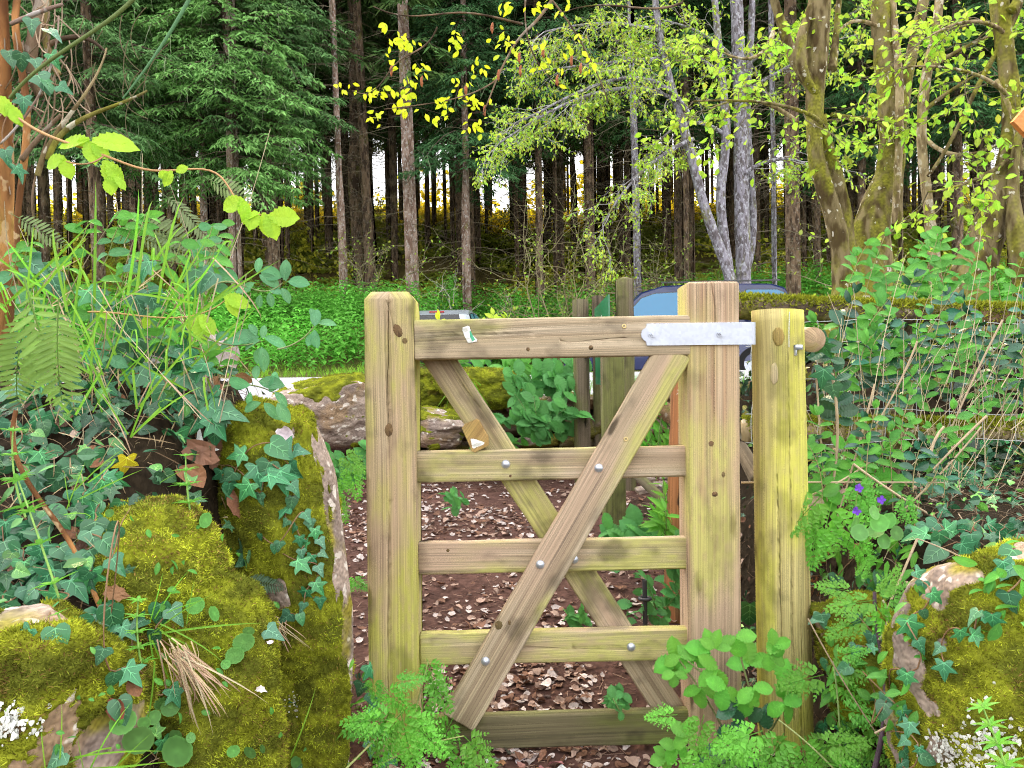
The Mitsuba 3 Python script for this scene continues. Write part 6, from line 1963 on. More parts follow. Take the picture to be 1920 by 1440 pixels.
# old ivy-clad trunk and bare stems at the left edge
k = thing('old_trunk', 'orange-barked old trunk at the left edge', 'tree')
limb(k, [(-2, 900, 1.9), (0, 560, 1.9), (2, 340, 1.9), (0, 180, 1.9), (-4, 60, 1.9), (-10, -60, 1.9), (-30, -900, 1.95), (-20, -1700, 2.0)], [46, 44, 40, 34, 34, 36, 30, 12], 0, 'mat_bark_red', seed=600, jit=.3)
k = thing('dead_creeper', 'tangle of bare brown and grey dead stems on the old trunk', 'dead stems')
for q, (pth, ws, bs) in enumerate((([(48, 560, 1.85), (42, 330, 1.85), (50, 200, 1.86), (30, 60, 1.88), (45, -40, 1.9)], [9, 11, 13, 14, 12], 'mat_bark_red'), ([(75, 180, 1.9), (60, 90, 1.9), (75, 20, 1.92), (60, -40, 1.95)], [16, 22, 26, 28], 'mat_bark'), ([(110, 140, 1.92), (85, 70, 1.92), (105, -40, 1.92)], [12, 14, 15], 'mat_bark_lichen'),
                                   ([(40, 300, 1.84), (90, 240, 1.84), (115, 215, 1.84)], [10, 9, 7], 'mat_bark'), ([(20, 45, 1.8), (60, 28, 1.8), (118, 8, 1.8)], [8, 9, 6], 'mat_bark_pale'), ([(70, 330, 1.83), (100, 260, 1.83), (170, 160, 1.83), (200, 90, 1.83)], [11, 9, 5, 3], 'mat_bark_lichen'), ([(90, 300, 1.83), (135, 235, 1.83), (235, 190, 1.84), (276, 170, 1.85)], [11, 10, 7, 4], 'mat_bark_moss'),
                                   ([(90, 85, 1.9), (160, 72, 1.9), (200, 100, 1.9)], [10, 9, 4], 'mat_bark'), ([(0, 270, 1.8), (60, 200, 1.8), (110, 30, 1.83)], [4, 4, 3], 'mat_bark_pale'), ([(90, 460, 1.84), (60, 380, 1.84), (95, 140, 1.85), (75, 110, 1.85)], [4, 4, 3, 3], 'mat_bark'), ([(30, 770, 1.42), (50, 900, 1.4), (120, 1000, 1.4), (180, 1120, 1.38), (230, 1230, 1.36)], [8, 9, 9, 9, 8], 'mat_bark_red'))):
    limb(k, pth, ws, 0, bs, 'stem', sides=8, seed=610 + q, n=26, jit=.2)
mb = MB()
g = np.random.default_rng(8)
for q in range(60):
    a = (g.uniform(-10, 130), g.uniform(-20, 260), 1.9 + g.uniform(-.05, .1))
    b_ = (a[0] + g.normal(0, 45), a[1] + g.uniform(30, 120), a[2] + g.uniform(-.05, .05))
    mid = ((a[0] + b_[0]) / 2 + g.normal(0, 12), (a[1] + b_[1]) / 2, a[2])
    mb.add(*tube(spline([P(*a), P(*mid), P(*b_)], 6), .0018, 4), np.array([.34, .25, .17]) * g.uniform(.5, 1.4))
put('twig_tangle', mb.ply('mat_stem', True), k, kind='stuff', label='matted thin dead twigs')
ivy_plant('dark ivy leaves on the dead stems at the upper left', [(15, 95, 34, 20, 2), (40, 98, 36, -10, 2), (65, 110, 30, 20, 1), (70, 140, 46, 30, 1), (60, 35, 34, 0, 1), (90, 55, 36, 60, 1), (95, 100, 34, 30, 0), (45, 180, 36, 10, 0), (85, 150, 30, 30, 2), (110, 160, 30, 60, 1), (10, 280, 40, 20, 1), (30, 310, 36, 0, 0)], depth=1.82)
# green briar canes and twigs
for q, (pth, ws, cl, lb) in enumerate((([(18, 185, 1.7), (60, 140, 1.7), (150, 75, 1.72), (262, -15, 1.75)], [6, 8, 8, 8], (.10, .14, .035), 'long smooth green briar cane slanting up across the upper left'), ([(230, 185, 1.75), (290, 105, 1.77), (362, -15, 1.8)], [3, 6, 8], (.07, .17, .07), 'bluish green briar cane slanting up left of the pale trunk'))):
    k = thing('briar_cane', lb, 'briar')
    stem(k, [P(*p) for p in pth], ws[0] / 2 / FPX * 1.7, ws[-1] / 2 / FPX * 1.75, cl, n=20, sides=9)
k = thing('bare_twigs', 'thin bare twigs arching below the briar canes in the upper left', 'twigs')
for q in range(14):
    a0 = (rng.uniform(60, 330), rng.uniform(0, 160), 1.9)
    b_ = (a0[0] + rng.uniform(-60, 80), a0[1] + rng.uniform(60, 150), 1.9)
    stem(k, [P(*a0), P((a0[0] + b_[0]) / 2 - 22, (a0[1] + b_[1]) / 2 + 14, 1.9), P(*b_)], .0013, .0008, (.13, .10, .05), 'twig', n=14, sides=4)

# hazel twig with big fresh leaves
k = thing('hazel_twig', 'slender hazel twig with translucent lime-green leaves across the upper left', 'twig')
stem(k, [P(0, 188, 1.55), P(110, 262, 1.55), P(200, 293, 1.55), P(290, 320, 1.56), P(410, 328, 1.57), P(440, 370, 1.57), P(500, 402, 1.57)], .0034, .0016, (.48, .27, .13), n=40, sides=7)
stem(k, [P(195, 292, 1.55), P(180, 302, 1.54), P(125, 303, 1.54)], .002, .0015, (.42, .25, .12), n=10)
for (px, py, sz, ang, ti) in ((168, 262, 62, -80, .5), (168, 260, 30, -60, .3), (172, 264, 78, 88, .35), (165, 265, 46, 20, .1), (172, 270, 40, 40, .2), (122, 295, 48, -65, .3), (118, 297, 40, 15, .1), (195, 300, 52, 25, .1), (200, 305, 50, 42, .15), (205, 330, 36, 10, .1), (215, 330, 30, 50, .2), (330, 322, 24, 110, .4), (322, 320, 32, -20, .1), (315, 322, 22, -60, .1), (455, 372, 46, -60, .3), (452, 372, 40, 25, .15), (460, 385, 34, 5, .2),
                              (495, 398, 46, 5, .1), (505, 405, 56, 85, .4), (500, 402, 50, 20, .15), (488, 400, 40, -80, .4), (480, 395, 40, -20, .2), (12, 195, 44, 40, .2), (5, 180, 40, 10, .1), (20, 205, 30, 30, .1)):
    add_leaf(k, S_HAZEL(), facing(px, py, 1.545, sz, ang, ti, .15))
k = thing('hazel_twig', 'lower yellowish twig with lime leaves reaching right over the nettles', 'twig')
stem(k, [P(165, 585, 1.7), P(280, 594, 1.7), P(370, 590, 1.72), P(430, 555, 1.75)], .0022, .0012, (.50, .33, .12), n=24)
for (px, py, sz, ang) in ((180, 585, 30, 80), (275, 592, 26, 0), (368, 592, 50, 30), (375, 590, 46, 50), (420, 555, 50, 70), (425, 552, 44, 40), (360, 592, 30, -10)): add_leaf(k, S_HAZEL(), facing(px, py, 1.7, sz, ang, .2, .2))

# honeysuckle shoots with blue-green oval leaves
def honeysuckle(label, pix, leaves):
    k = thing('honeysuckle', label, 'honeysuckle')
    stem(k, [P(*q) for q in pix], .0022, .0013, (.20, .24, .10), n=18)
    for (px, py, sz, ang) in leaves: add_leaf(k, S_OVAL(), facing(px, py, pix[-1][2] + rng.uniform(-.015, .015), sz, ang, .3, .18))
    return k


honeysuckle('honeysuckle shoot with upright young leaf pairs over the left bank', [(390, 545, 1.72), (440, 530, 1.72), (485, 545, 1.72), (530, 530, 1.72)], [(482, 512, 32, 170), (486, 515, 44, 60), (478, 530, 36, -60), (470, 545, 34, -90), (505, 548, 28, 10), (532, 525, 40, 165), (536, 527, 36, 190), (530, 520, 46, -110), (528, 540, 32, 40), (540, 528, 40, 80), (488, 552, 26, -10), (505, 545, 26, 80)])
honeysuckle('honeysuckle shoot hanging in front of the nettles', [(370, 620, 1.7), (420, 645, 1.7), (490, 640, 1.7)], [(488, 638, 42, -80), (486, 632, 50, -95), (492, 635, 26, 170), (495, 632, 44, 85), (490, 650, 46, 15), (488, 652, 34, -10), (440, 640, 34, -70), (425, 640, 30, 80), (480, 630, 30, -150), (430, 625, 30, -60)])
honeysuckle('lone honeysuckle tip with drooping leaves left of the latch stile', [(520, 655, 1.7), (560, 640, 1.7), (590, 610, 1.7)], [(590, 612, 34, 170), (590, 618, 36, 5), (596, 606, 34, 90), (592, 600, 26, 200), (586, 625, 26, -20)])
honeysuckle('honeysuckle spray lying over the head of the upright stone', [(420, 725, 1.72), (470, 722, 1.72), (520, 740, 1.72)], [(470, 722, 50, -100), (468, 720, 34, -80), (485, 715, 48, 75), (480, 712, 30, 180), (505, 735, 36, 150), (515, 720, 28, 190), (515, 735, 34, 60), (495, 755, 42, 50), (490, 755, 40, -80), (520, 755, 44, 20), (470, 735, 28, -20)])
for n_, (x0, x1, y0, y1, m) in enumerate(((150, 420, 400, 660, 36), (0, 160, 440, 660, 16))):
    k = thing('honeysuckle', ('leafy honeysuckle thicket on the left bank top', 'young honeysuckle leaves behind the polypody fern')[n_], 'honeysuckle')
    for q in range(m):
        px, py = rng.uniform(x0, x1), rng.uniform(y0, y1)
        D = 1.8 + rng.uniform(-.1, .15)
        pl = S_FRESH() if q % 3 else S_OVAL()
        stem(k, [P(px - 18, py + 46, D), P(px - 6, py + 20, D), P(px, py, D)], .0016, .001, (.25, .3, .1), n=8)
        for s in range(4): add_leaf(k, pl, facing(px - (s // 2) * 8, py + (s // 2) * 24, D, rng.uniform(26, 44), rng.uniform(60, 110) * (1 if s % 2 else -1), .4, .3))

# grasses
def grass_clump(label, blades, straw=0, key='grass_clump', group=None):
    k = thing(key, label, 'grass', group)
    for (px, py, D, L_, ang) in blades:
        pl = S_STRAW() if straw else S_GRASS()
        M = facing(px, py, D, L_, ang, .15, .12)
        add_leaf(k, pl, M, 'straw' if straw else 'blade')
    return k


bl = [(rng.uniform(10, 400), rng.uniform(520, 780), rng.uniform(1.5, 1.9), rng.uniform(120, 320), 180 + rng.normal(0, 42)) for _ in range(120)]
grass_clump('tall bright grass standing on the left bank top', bl)
grass_clump('grass clump with broad blades beside the ivy on the left bank', [(245, 820, 1.5, 210, 150 + rng.normal(0, 12)) for _ in range(3)] + [(240, 815, 1.5, 170, 205), (165, 905, 1.45, 160, 120), (150, 935, 1.45, 150, 112), (140, 920, 1.45, 150, 140), (120, 965, 1.4, 110, 100), (125, 955, 1.42, 120, 160), (130, 950, 1.42, 100, 190), (300, 905, 1.5, 70, 120)])
grass_clump('grass tuft rooted between the two mossy humps', [(285, 1190, 1.38, 240, 100), (290, 1185, 1.38, 150, 130), (280, 1170, 1.38, 120, 165), (290, 1160, 1.38, 130, 150), (300, 1170, 1.36, 180, 60), (300, 1180, 1.36, 220, 45), (280, 1190, 1.35, 190, 10), (300, 1200, 1.35, 160, 35), (310, 1150, 1.4, 90, 110), (285, 1200, 1.36, 200, 22), (310, 1190, 1.36, 150, 70), (350, 1170, 1.4, 100, 175)] )
grass_clump('bright grass blades in the lower left corner', [(10, 1330, 1.05, 150, 20), (85, 1440, 1.05, 130, 180), (50, 1450, 1.05, 140, 175), (130, 1430, 1.08, 170, 120), (140, 1420, 1.08, 190, 92), (170, 1440, 1.1, 160, 150), (100, 1445, 1.08, 260, 95), (110, 1445, 1.06, 150, 165), (290, 1240, 1.25, 190, 5), (160, 1460, 1.1, 100, 190), (20, 1450, 1.05, 90, 160), (545, 1420, 1.7, 160, 155), (230, 1450, 1.15, 90, 120), (190, 1465, 1.1, 140, 140)])
grass_clump('straw tuft draped over the low mossy stone', [(330 + rng.normal(0, 14), 1220 + rng.normal(0, 10), 1.34, rng.uniform(120, 240), rng.uniform(8, 60)) for _ in range(46)], 1, 'straw_tuft')
grass_clump('dry straw tuft on the face of the upright stone', [(520 + rng.normal(0, 8), 1165 + rng.normal(0, 6), surf(525, 1180) - .03, rng.uniform(70, 140), rng.uniform(-20, 70)) for _ in range(24)], 1, 'straw_tuft')
grass_clump('straw and dead grass hanging among the ivy on the left bank', [(rng.uniform(60, 420), rng.uniform(480, 780), rng.uniform(1.6, 1.85), rng.uniform(90, 220), rng.uniform(-60, 60)) for _ in range(90)], 1, 'straw_tuft')
grass_clump('dead straw under the fern at the far left', [(rng.uniform(0, 220), rng.uniform(640, 1000), rng.uniform(1.5, 1.65), rng.uniform(60, 150), rng.uniform(-70, 70)) for _ in range(60)], 1, 'straw_tuft')
for n_, (x0, x1, y0, y1) in enumerate(((30, 420, 380, 800), (1530, 1900, 560, 1000))):
    k = thing('dry_stalks', ('thin pale dry stalks criss-crossing the left bank', 'pale dry stalks leaning through the netting')[n_], 'dry stalks')
    for q in range((26, 70)[n_]):
        px, py = rng.uniform(x0, x1), rng.uniform(y0 + 150, y1)
        L_ = rng.uniform(120, 330)
        a = rng.normal(0, 24) + (10 if n_ else 0)
        D = (1.75, 2.5)[n_] + rng.uniform(-.12, .12)
        e = (px + L_ * math.sin(math.radians(a)), py - L_ * math.cos(math.radians(a)))
        stem(k, [P(px, py, D), P((px + e[0]) / 2 + rng.normal(0, 10), (py + e[1]) / 2, D), P(*e, D + rng.uniform(-.05, .05))], rng.uniform(.0009, .0018), .0007, np.array([.50, .40, .27]) * rng.uniform(.6, 1.3), 'stalk', n=10)

# cleavers with whorled leaves
def cleavers(label, pix, whorls, sz):
    k = thing('cleavers', label, 'weed')
    _, q = stem(k, [P(*p) for p in pix], .0022, .0014, (.24, .42, .10), n=20)
    for t in np.linspace(.15, 1, whorls):
        i = min(int(t * 19), 18)
        c, d = q[i], unit(q[min(i + 1, 19)] - q[max(i - 1, 0)])
        a0 = rng.uniform(0, 1)
        u_ = unit(np.cross(d, [.3, .9, .2]))
        w_ = np.cross(d, u_)
        for s in range(7):
            a = a0 + s * 2 * math.pi / 7
            o = u_ * math.cos(a) + w_ * math.sin(a)
            add_leaf(k, S_LANCE(), frame(c, o + .35 * d, d, sz / FPX * pix[0][2] * rng.uniform(.8, 1.15) * (1 - .35 * t)))
    return k


cleavers('cleavers with leaf whorls at the far left edge', [(48, 970, 1.35), (28, 900, 1.35), (25, 800, 1.35)], 4, 44)
cleavers('cleavers climbing below the large ivy leaves', [(110, 1120, 1.3), (80, 1030, 1.3), (30, 890, 1.32)], 4, 46)
cleavers('cleavers in front of the two mossy humps', [(268, 1260, 1.28), (258, 1200, 1.28), (260, 1120, 1.28)], 5, 34)
cleavers('young cleavers plant by the brown oak leaves', [(356, 955, 1.52), (350, 905, 1.52), (348, 850, 1.52)], 4, 36)
cleavers('cleavers over the white lichen at the lower right corner', [(1890, 1450, 1.25), (1868, 1390, 1.25), (1840, 1320, 1.25)], 4, 44)
cleavers('small cleavers growing at the left corner stone', [(120, 1180, 1.15), (108, 1150, 1.15)], 2, 30)
# navelwort
for n_, (lb, ls) in enumerate((('navelwort with two round leaves on the low mossy stone', [(462, 1205, 40), (442, 1228, 34), (425, 1245, 18), (465, 1185, 22)]), ('navelwort cluster in the lower left corner', [(232, 1352, 48), (258, 1388, 56), (345, 1408, 58), (320, 1325, 34), (285, 1345, 28), (300, 1320, 26), (330, 1380, 26), (352, 1385, 20), (270, 1355, 24)]), ('tiny navelwort at the foot of the upright stone', [(438, 1408, 24), (468, 1412, 26), (560, 1430, 24), (495, 1405, 16)]),
                               ('navelwort in the cleft between the humps', [(385, 975, 30), (365, 1135, 34), (400, 1150, 30), (205, 962, 16)]))):
    k = thing('navelwort', lb, 'navelwort')
    for (px, py, sz) in ls:
        add_leaf(k, S_ROUND(), facing(px, py - sz * .5, surf(px, py) - .03, sz, 0, .25, .25))
# dead leaves lodged on the left bank
for (px, py, sz, ang, kind, lb) in ((425, 935, 62, 10, 'b', 'reddish brown oak leaf caught between the mossy stones'), (330, 900, 60, 60, 'b', 'curled brown oak leaf above the mossy hump'), (395, 650, 75, 40, 'w', 'bleached white dead leaf standing above the bank edge'), (400, 690, 80, 10, 'w', 'large white papery dead leaf at the bank edge'), (390, 740, 70, 30, 'w', 'white dead leaf under the ivy beside the dark stone'), (425, 770, 75, 0, 'w', 'hanging white leaf with torn edge beside the dark bare stone'),
                                    (250, 660, 70, 70, 'w', 'white dead leaf showing through the grass'), (375, 815, 60, 50, 'w', 'pale folded leaf right of the ivy leaf'), (400, 715, 44, 0, 'b', 'crumpled russet leaf at the bank edge'), (440, 715, 40, 60, 'b', 'small russet leaf beside the honeysuckle spray'), (345, 855, 70, 80, 'b', 'dark rolled leaf lying under the ivy'), (400, 840, 60, 30, 'b', 'brown leaf fragment left of the upright stone'), (530, 735, 28, 80, 'w', 'pale leaf scrap on the head of the upright stone'), (520, 815, 36, 60, 'w', 'silvery upturned leaf on the upright stone'),
                                    (480, 1300, 22, 90, 'w', 'pale scrap on the face of the upright stone'), (215, 1320, 46, 20, 'b', 'russet leaf piece above the navelwort cluster'), (240, 1290, 40, 60, 'b', 'brown leaf between the low stones'), (195, 1120, 46, 70, 'b', 'dark brown leaf under the long bare stem'), (500, 1210, 18, 90, 'w', 'pinkish leaf scrap under the straw on the upright stone')):
    k = thing('dead_leaf', lb, 'dead leaf')
    scene.setdefault(k, {**(S_DEADB() if kind == 'b' else S_DEADW())[int(rng.integers(8))], 'to_world': T(facing(px, py - sz * .3, (surf(px, py) if py > 770 else 1.9) - .02, sz, ang, .3, .3))})

# ---------------------------------------------------------------- right-hand hedge
hedge = (('honeysuckle shoots rising over the mossy top rail beside the forked mossy tree', (1560, 1680, 545, 600), 5, 3.2, 1), ('honeysuckle rising over the middle of the mossy top rail', (1680, 1790, 540, 600), 6, 3.25, 1), ('honeysuckle rising over the mossy top rail at the right edge', (1790, 1930, 555, 610), 6, 3.35, 1),
         ('honeysuckle threading the netting next to the sawn rail end', (1560, 1650, 640, 780), 10, 2.6, 0), ('honeysuckle threading the netting below the middle of the top rail', (1650, 1780, 640, 790), 12, 2.55, 0), ('honeysuckle threading the netting at the right edge', (1780, 1930, 640, 800), 12, 2.6, 0),
         ('low honeysuckle shoots under the lower rail near the yellow post', (1530, 1660, 840, 940), 9, 2.3, 0), ('low honeysuckle shoots under the lower rail among the ivy', (1670, 1830, 830, 930), 9, 2.25, 0), ('dark-leaved honeysuckle spreading behind the netting', (1560, 1900, 620, 800), 9, 2.95, 2))
for lb, (x0, x1, y0, y1), n_, D, mode in hedge:
    k = thing('honeysuckle', lb, 'honeysuckle')
    for q in range(n_):
        px, py = x0 + (x1 - x0) * (q + rng.uniform(.1, .9)) / n_, rng.uniform(y0, y1)
        L_, a = (rng.uniform(60, 125) if mode == 1 else rng.uniform(60, 140)), rng.normal(0, 22)
        d = D + rng.uniform(-.12, .12)
        ex, ey = px + L_ * math.sin(math.radians(a)), py - L_ * math.cos(math.radians(a))
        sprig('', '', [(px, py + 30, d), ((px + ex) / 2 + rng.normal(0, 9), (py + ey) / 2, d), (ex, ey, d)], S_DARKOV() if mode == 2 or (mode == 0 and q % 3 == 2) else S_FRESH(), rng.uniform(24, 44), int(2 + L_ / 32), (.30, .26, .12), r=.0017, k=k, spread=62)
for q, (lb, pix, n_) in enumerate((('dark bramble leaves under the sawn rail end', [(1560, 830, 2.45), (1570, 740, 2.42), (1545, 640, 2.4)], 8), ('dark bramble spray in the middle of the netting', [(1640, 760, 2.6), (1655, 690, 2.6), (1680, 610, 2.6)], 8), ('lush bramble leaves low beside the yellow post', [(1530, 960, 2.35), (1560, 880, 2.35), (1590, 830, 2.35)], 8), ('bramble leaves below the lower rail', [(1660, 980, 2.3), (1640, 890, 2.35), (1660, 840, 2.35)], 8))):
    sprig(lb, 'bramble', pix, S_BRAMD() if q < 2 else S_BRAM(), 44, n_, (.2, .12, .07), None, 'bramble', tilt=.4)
for q, (a, b_, D, w_) in enumerate((((1390, 905), (1770, 905), 2.25, 4), ((1600, 870), (1830, 1010), 2.2, 5), ((1505, 935), (1640, 860), 2.25, 4), ((1640, 720), (1560, 1000), 2.3, 4), ((1850, 780), (1750, 880), 2.2, 5), ((1880, 600), (1760, 860), 2.3, 4), ((1720, 640), (1640, 800), 2.3, 4), ((1745, 850), (1770, 800), 2.2, 6), ((1560, 700), (1557, 930), 2.3, 6), ((1530, 690), (1540, 830), 2.32, 4), ((1690, 960), (1840, 800), 2.25, 4), ((1920, 1120), (1720, 1010), 1.5, 3),
                                    ((1735, 1200), (1925, 1330), 1.6, 3), ((1640, 1375), (1915, 1260), 1.55, 4), ((1515, 1160), (1660, 1400), 1.75, 3), ((1700, 1090), (1640, 1340), 1.9, 5), ((1720, 1010), (1660, 1150), 1.9, 5))):
    k = thing('dead_twig', ['pale dead twig lying across behind the yellow post', 'long tan dead twig slanting down across the ivy', 'curved grey twig beside the yellow post', 'upright reddish twig in the hedge', 'forked tan twig over the lower rail', 'stout pale bramble cane leaning by the right netting', 'thin leaning cane left of the stout pale cane', 'short forked stub on the lower rail', 'straight cut stake stub beside the yellow post', 'thin stalk next to the cut stake stub', 'brown twig rising through the lower ivy', 'thin straw-coloured twig over the big ochre stone',
                             'long straw stalk slanting down over the big ochre stone', 'long straw stalk rising across the big ochre stone', 'thin straw stalk slanting down to the purple stem', 'dry brown stalk behind the purple stem', 'dry tan stalk rising above the purple stem'][q], 'twig')
    mid = ((a[0] + b_[0]) / 2 + rng.normal(0, 9), (a[1] + b_[1]) / 2 + rng.normal(0, 9), D)
    stem(k, [P(*a, D), P(*mid), P(*b_, D)], w_ / 2 / FPX * D, w_ / 2.6 / FPX * D, np.array([.48, .36, .24]) * rng.uniform(.7, 1.15), n=14, sides=7)
# violets
k = thing('violet', 'clump of violets with purple-blue flowers right of the yellow post', 'violet')
for (px, py, sz) in ((1640, 965, 34), (1655, 985, 34), (1625, 990, 32), (1645, 1005, 30), (1665, 960, 32), (1612, 970, 30), (1630, 950, 28), (1670, 990, 28)): add_leaf(k, S_ROUND(), facing(px, py, 2.0 + rng.uniform(-.03, .03), sz, rng.uniform(-60, 60), .5, .3))
for (px, py) in ((1652, 937), (1606, 958), (1610, 915)):
    stem(k, [P(px - 6, py + 50, 2.0), P(px - 4, py + 20, 1.99), P(px, py, 1.97)], .0010, .0008, (.3, .4, .12), 'flower_stalk', n=8)
    for s in range(5): put('petal', S_VIOLET()[s % 2], k, facing(px, py, 1.965, 9, 72 * s + 20, .1, .15))

# mixed small herbs on the right bank and at the feet of the posts
def herb(label, region, n, plys, s0, s1, Dlift=.03, key='herb', cat='herb', upish=True):
    k = thing(key, label, cat)
    for q in range(n):
        px, py = rng.uniform(*region[:2]), rng.uniform(*region[2:])
        D = surf(px, py, 2.3) - Dlift * rng.uniform(.3, 2)
        add_leaf(k, plys, facing(px, py, D, rng.uniform(s0, s1), rng.uniform(-100, 100), .45, .35))
    return k


herb('mixed small green herbs on the right bank below the netting', (1520, 1720, 880, 1060), 110, S_LANCE(), 24, 46)
herb('fresh leafy weeds along the foot of the right bank', (1530, 1720, 1060, 1440), 80, S_FRESH(), 20, 38)
herb('small leaves growing over the ochre stone top at the right', (1820, 1920, 1000, 1190), 22, S_FRESH(), 24, 46)
herb('weeds at the foot of the latch stile by the upright stone', (655, 720, 1230, 1440), 34, S_LANCE(), 20, 38, key='herb')
herb('clover-like weeds beside the lower hinge side of the path', (1150, 1290, 1040, 1190), 22, S_NETT(), 18, 34)
herb('small weeds sprinkled over the left bank moss', (100, 560, 960, 1420), 46, S_FRESH(), 12, 24)
# brambles in front of the hanging stile
def bramble(label, trios, D, canes):
    k = thing('bramble', label, 'bramble')
    for c in canes: stem(k, [P(x, y, d) for x, y, d in c], .003, .002, (.20, .22, .09), 'cane', n=20, sides=7)
    for (px, py, sz, ang, dk) in trios:
        d = D + rng.uniform(-.05, .05)
        for da, m in ((0, 1.0), (-75, .88), (75, .88)): add_leaf(k, S_BRAMD() if dk else S_BRAM(), facing(px, py, d, sz * m, ang + da + rng.normal(0, 7), .35, .14), 'leaflet')
    return k


bramble('bramble spray with fresh three-part leaves in front of the hanging stile', [(1380, 1195, 44, 10, 0), (1405, 1245, 48, 185, 0), (1412, 1290, 46, 20, 0), (1345, 1255, 48, -60, 0), (1330, 1220, 46, -110, 0), (1440, 1225, 44, 70, 0), (1360, 1290, 44, -30, 0), (1460, 1275, 48, 100, 0), (1470, 1320, 44, 20, 0), (1315, 1290, 42, -10, 0), (1395, 1305, 44, 0, 0), (1300, 1240, 40, -140, 0), (1480, 1290, 38, 60, 0), (1450, 1210, 36, 110, 0), (1340, 1215, 36, 170, 0),
        (1380, 1330, 40, -60, 1), (1370, 1360, 44, 20, 1), (1430, 1330, 40, 20, 1)], 1.86, [[(1440, 1470, 1.95), (1430, 1380, 1.9), (1405, 1290, 1.87), (1380, 1195, 1.85)], [(1400, 1470, 1.95), (1350, 1300, 1.9), (1290, 1240, 1.88)], [(1420, 1400, 1.92), (1470, 1320, 1.88), (1480, 1270, 1.86)]])
bramble('bramble leaves over the fourth rail end at the hanging stile', [(1270, 1235, 50, -80, 0), (1275, 1230, 40, 20, 0), (1265, 1262, 30, 0, 0)], 1.92, [[(1390, 1440, 1.95), (1330, 1320, 1.92), (1272, 1235, 1.9)]])
bramble('low bramble leaves in front of the bottom rail end', [(1270, 1400, 40, -30, 0), (1290, 1380, 40, -120, 0), (1330, 1420, 40, 20, 1), (1360, 1410, 44, -20, 1), (1300, 1440, 38, 10, 0), (1250, 1418, 34, -70, 0), (1385, 1395, 34, 60, 0), (1410, 1430, 40, 10, 1)], 1.82, [[(1400, 1480, 1.85), (1330, 1420, 1.84), (1270, 1395, 1.83)]])
# cow parsley
def parsley(label, fr, D, stems_=()):
    k = thing('cow_parsley', label, 'cow parsley')
    for s in stems_: stem(k, [P(*q) for q in s[0]], s[1], s[2], s[3], n=24, sides=9)
    for (px, py, sz, ang) in [fr[i] for i in range(len(fr)) if len(fr) < 10 or i % 4 != 3]:
        put('frond', S_PARS()[int(rng.integers(6))], k, facing(px, py, D + rng.uniform(-.06, .06), sz, ang, .4, .16))
    return k


parsley('bright cow parsley fronds at the foot of the latch stile', [(755, 1335, 100, -40), (750, 1330, 110, 10), (740, 1345, 100, -70), (765, 1345, 100, 40), (730, 1370, 90, -20), (760, 1375, 90, 15), (720, 1350, 80, -80)], 1.80, [([(640, 1450, 1.75), (700, 1390, 1.78), (755, 1335, 1.8)], .0028, .0018, (.35, .40, .14))])
parsley('darker cow parsley fronds under the left end of the bottom rail', [(800, 1235, 70, 30), (805, 1270, 80, 40), (790, 1310, 80, 10), (845, 1345, 90, 30), (850, 1345, 80, -30), (870, 1380, 90, 35), (860, 1385, 100, 5), (835, 1370, 70, -60), (720, 1290, 70, 50), (740, 1280, 60, 90), (700, 1270, 60, 10), (825, 1300, 70, 20)], 1.93, [([(700, 1440, 1.9), (790, 1400, 1.92), (870, 1380, 1.93)], .0026, .0014, (.30, .36, .12)), ([(760, 1420, 1.95), (780, 1330, 1.95), (803, 1240, 1.95)], .0024, .0014, (.30, .36, .12))])
parsley('cow parsley with a tall dark purple stem right of the yellow post', [(1640, 1125, 90, -85), (1640, 1130, 100, 30), (1650, 1120, 70, 150), (1630, 1140, 90, -30), (1655, 1130, 70, 110), (1600, 1110, 70, -100), (1690, 1280, 90, 10), (1700, 1285, 80, 60), (1740, 1300, 70, 70), (1805, 1330, 90, 20), (1620, 1160, 80, -60)], 1.70, [([(1632, 1470, 1.7), (1655, 1370, 1.7), (1660, 1290, 1.7), (1648, 1200, 1.7), (1640, 1110, 1.7)], .0062, .0040, (.10, .065, .09)), ([(1660, 1310, 1.7), (1690, 1285, 1.7)], .003, .002, (.40, .42, .28)), ([(1740, 1295, 1.7), (1810, 1340, 1.7)], .002, .0015, (.35, .42, .16)), ([(1648, 1200, 1.69), (1664, 1150, 1.69), (1655, 1125, 1.69)], .003, .002, (.5, .5, .36))])
parsley('cow parsley fronds between the yellow post and the purple stem', [(1545, 1265, 90, -80), (1550, 1270, 90, 60), (1560, 1260, 90, 90), (1555, 1330, 90, -30), (1560, 1340, 90, 50), (1580, 1330, 80, 80), (1570, 1230, 60, 100), (1590, 1260, 70, 70), (1580, 1380, 110, 10), (1600, 1370, 110, 50), (1560, 1380, 100, -30)], 1.85, [([(1575, 1460, 1.85), (1572, 1330, 1.85), (1562, 1240, 1.85)], .0028, .0016, (.28, .38, .14))])
parsley('mass of cow parsley along the bottom below the yellow post', [(1430, 1370, 100, -70), (1440, 1370, 110, 20), (1470, 1375, 100, -30), (1490, 1350, 90, 30), (1500, 1380, 100, 10), (1440, 1420, 110, -40), (1480, 1430, 110, 10), (1520, 1420, 110, 40), (1550, 1430, 100, 70), (1400, 1400, 90, -50), (1320, 1340, 80, -20), (1290, 1345, 80, -60), (1300, 1390, 90, 30), (1340, 1370, 80, 40), (1310, 1420, 90, -30), (1370, 1430, 90, 20), (1410, 1440, 90, 0), (1270, 1340, 60, -80), (1540, 1400, 90, 90)], 1.72, [([(1580, 1460, 1.72), (1510, 1390, 1.72), (1460, 1350, 1.72)], .0024, .0014, (.35, .42, .16))])
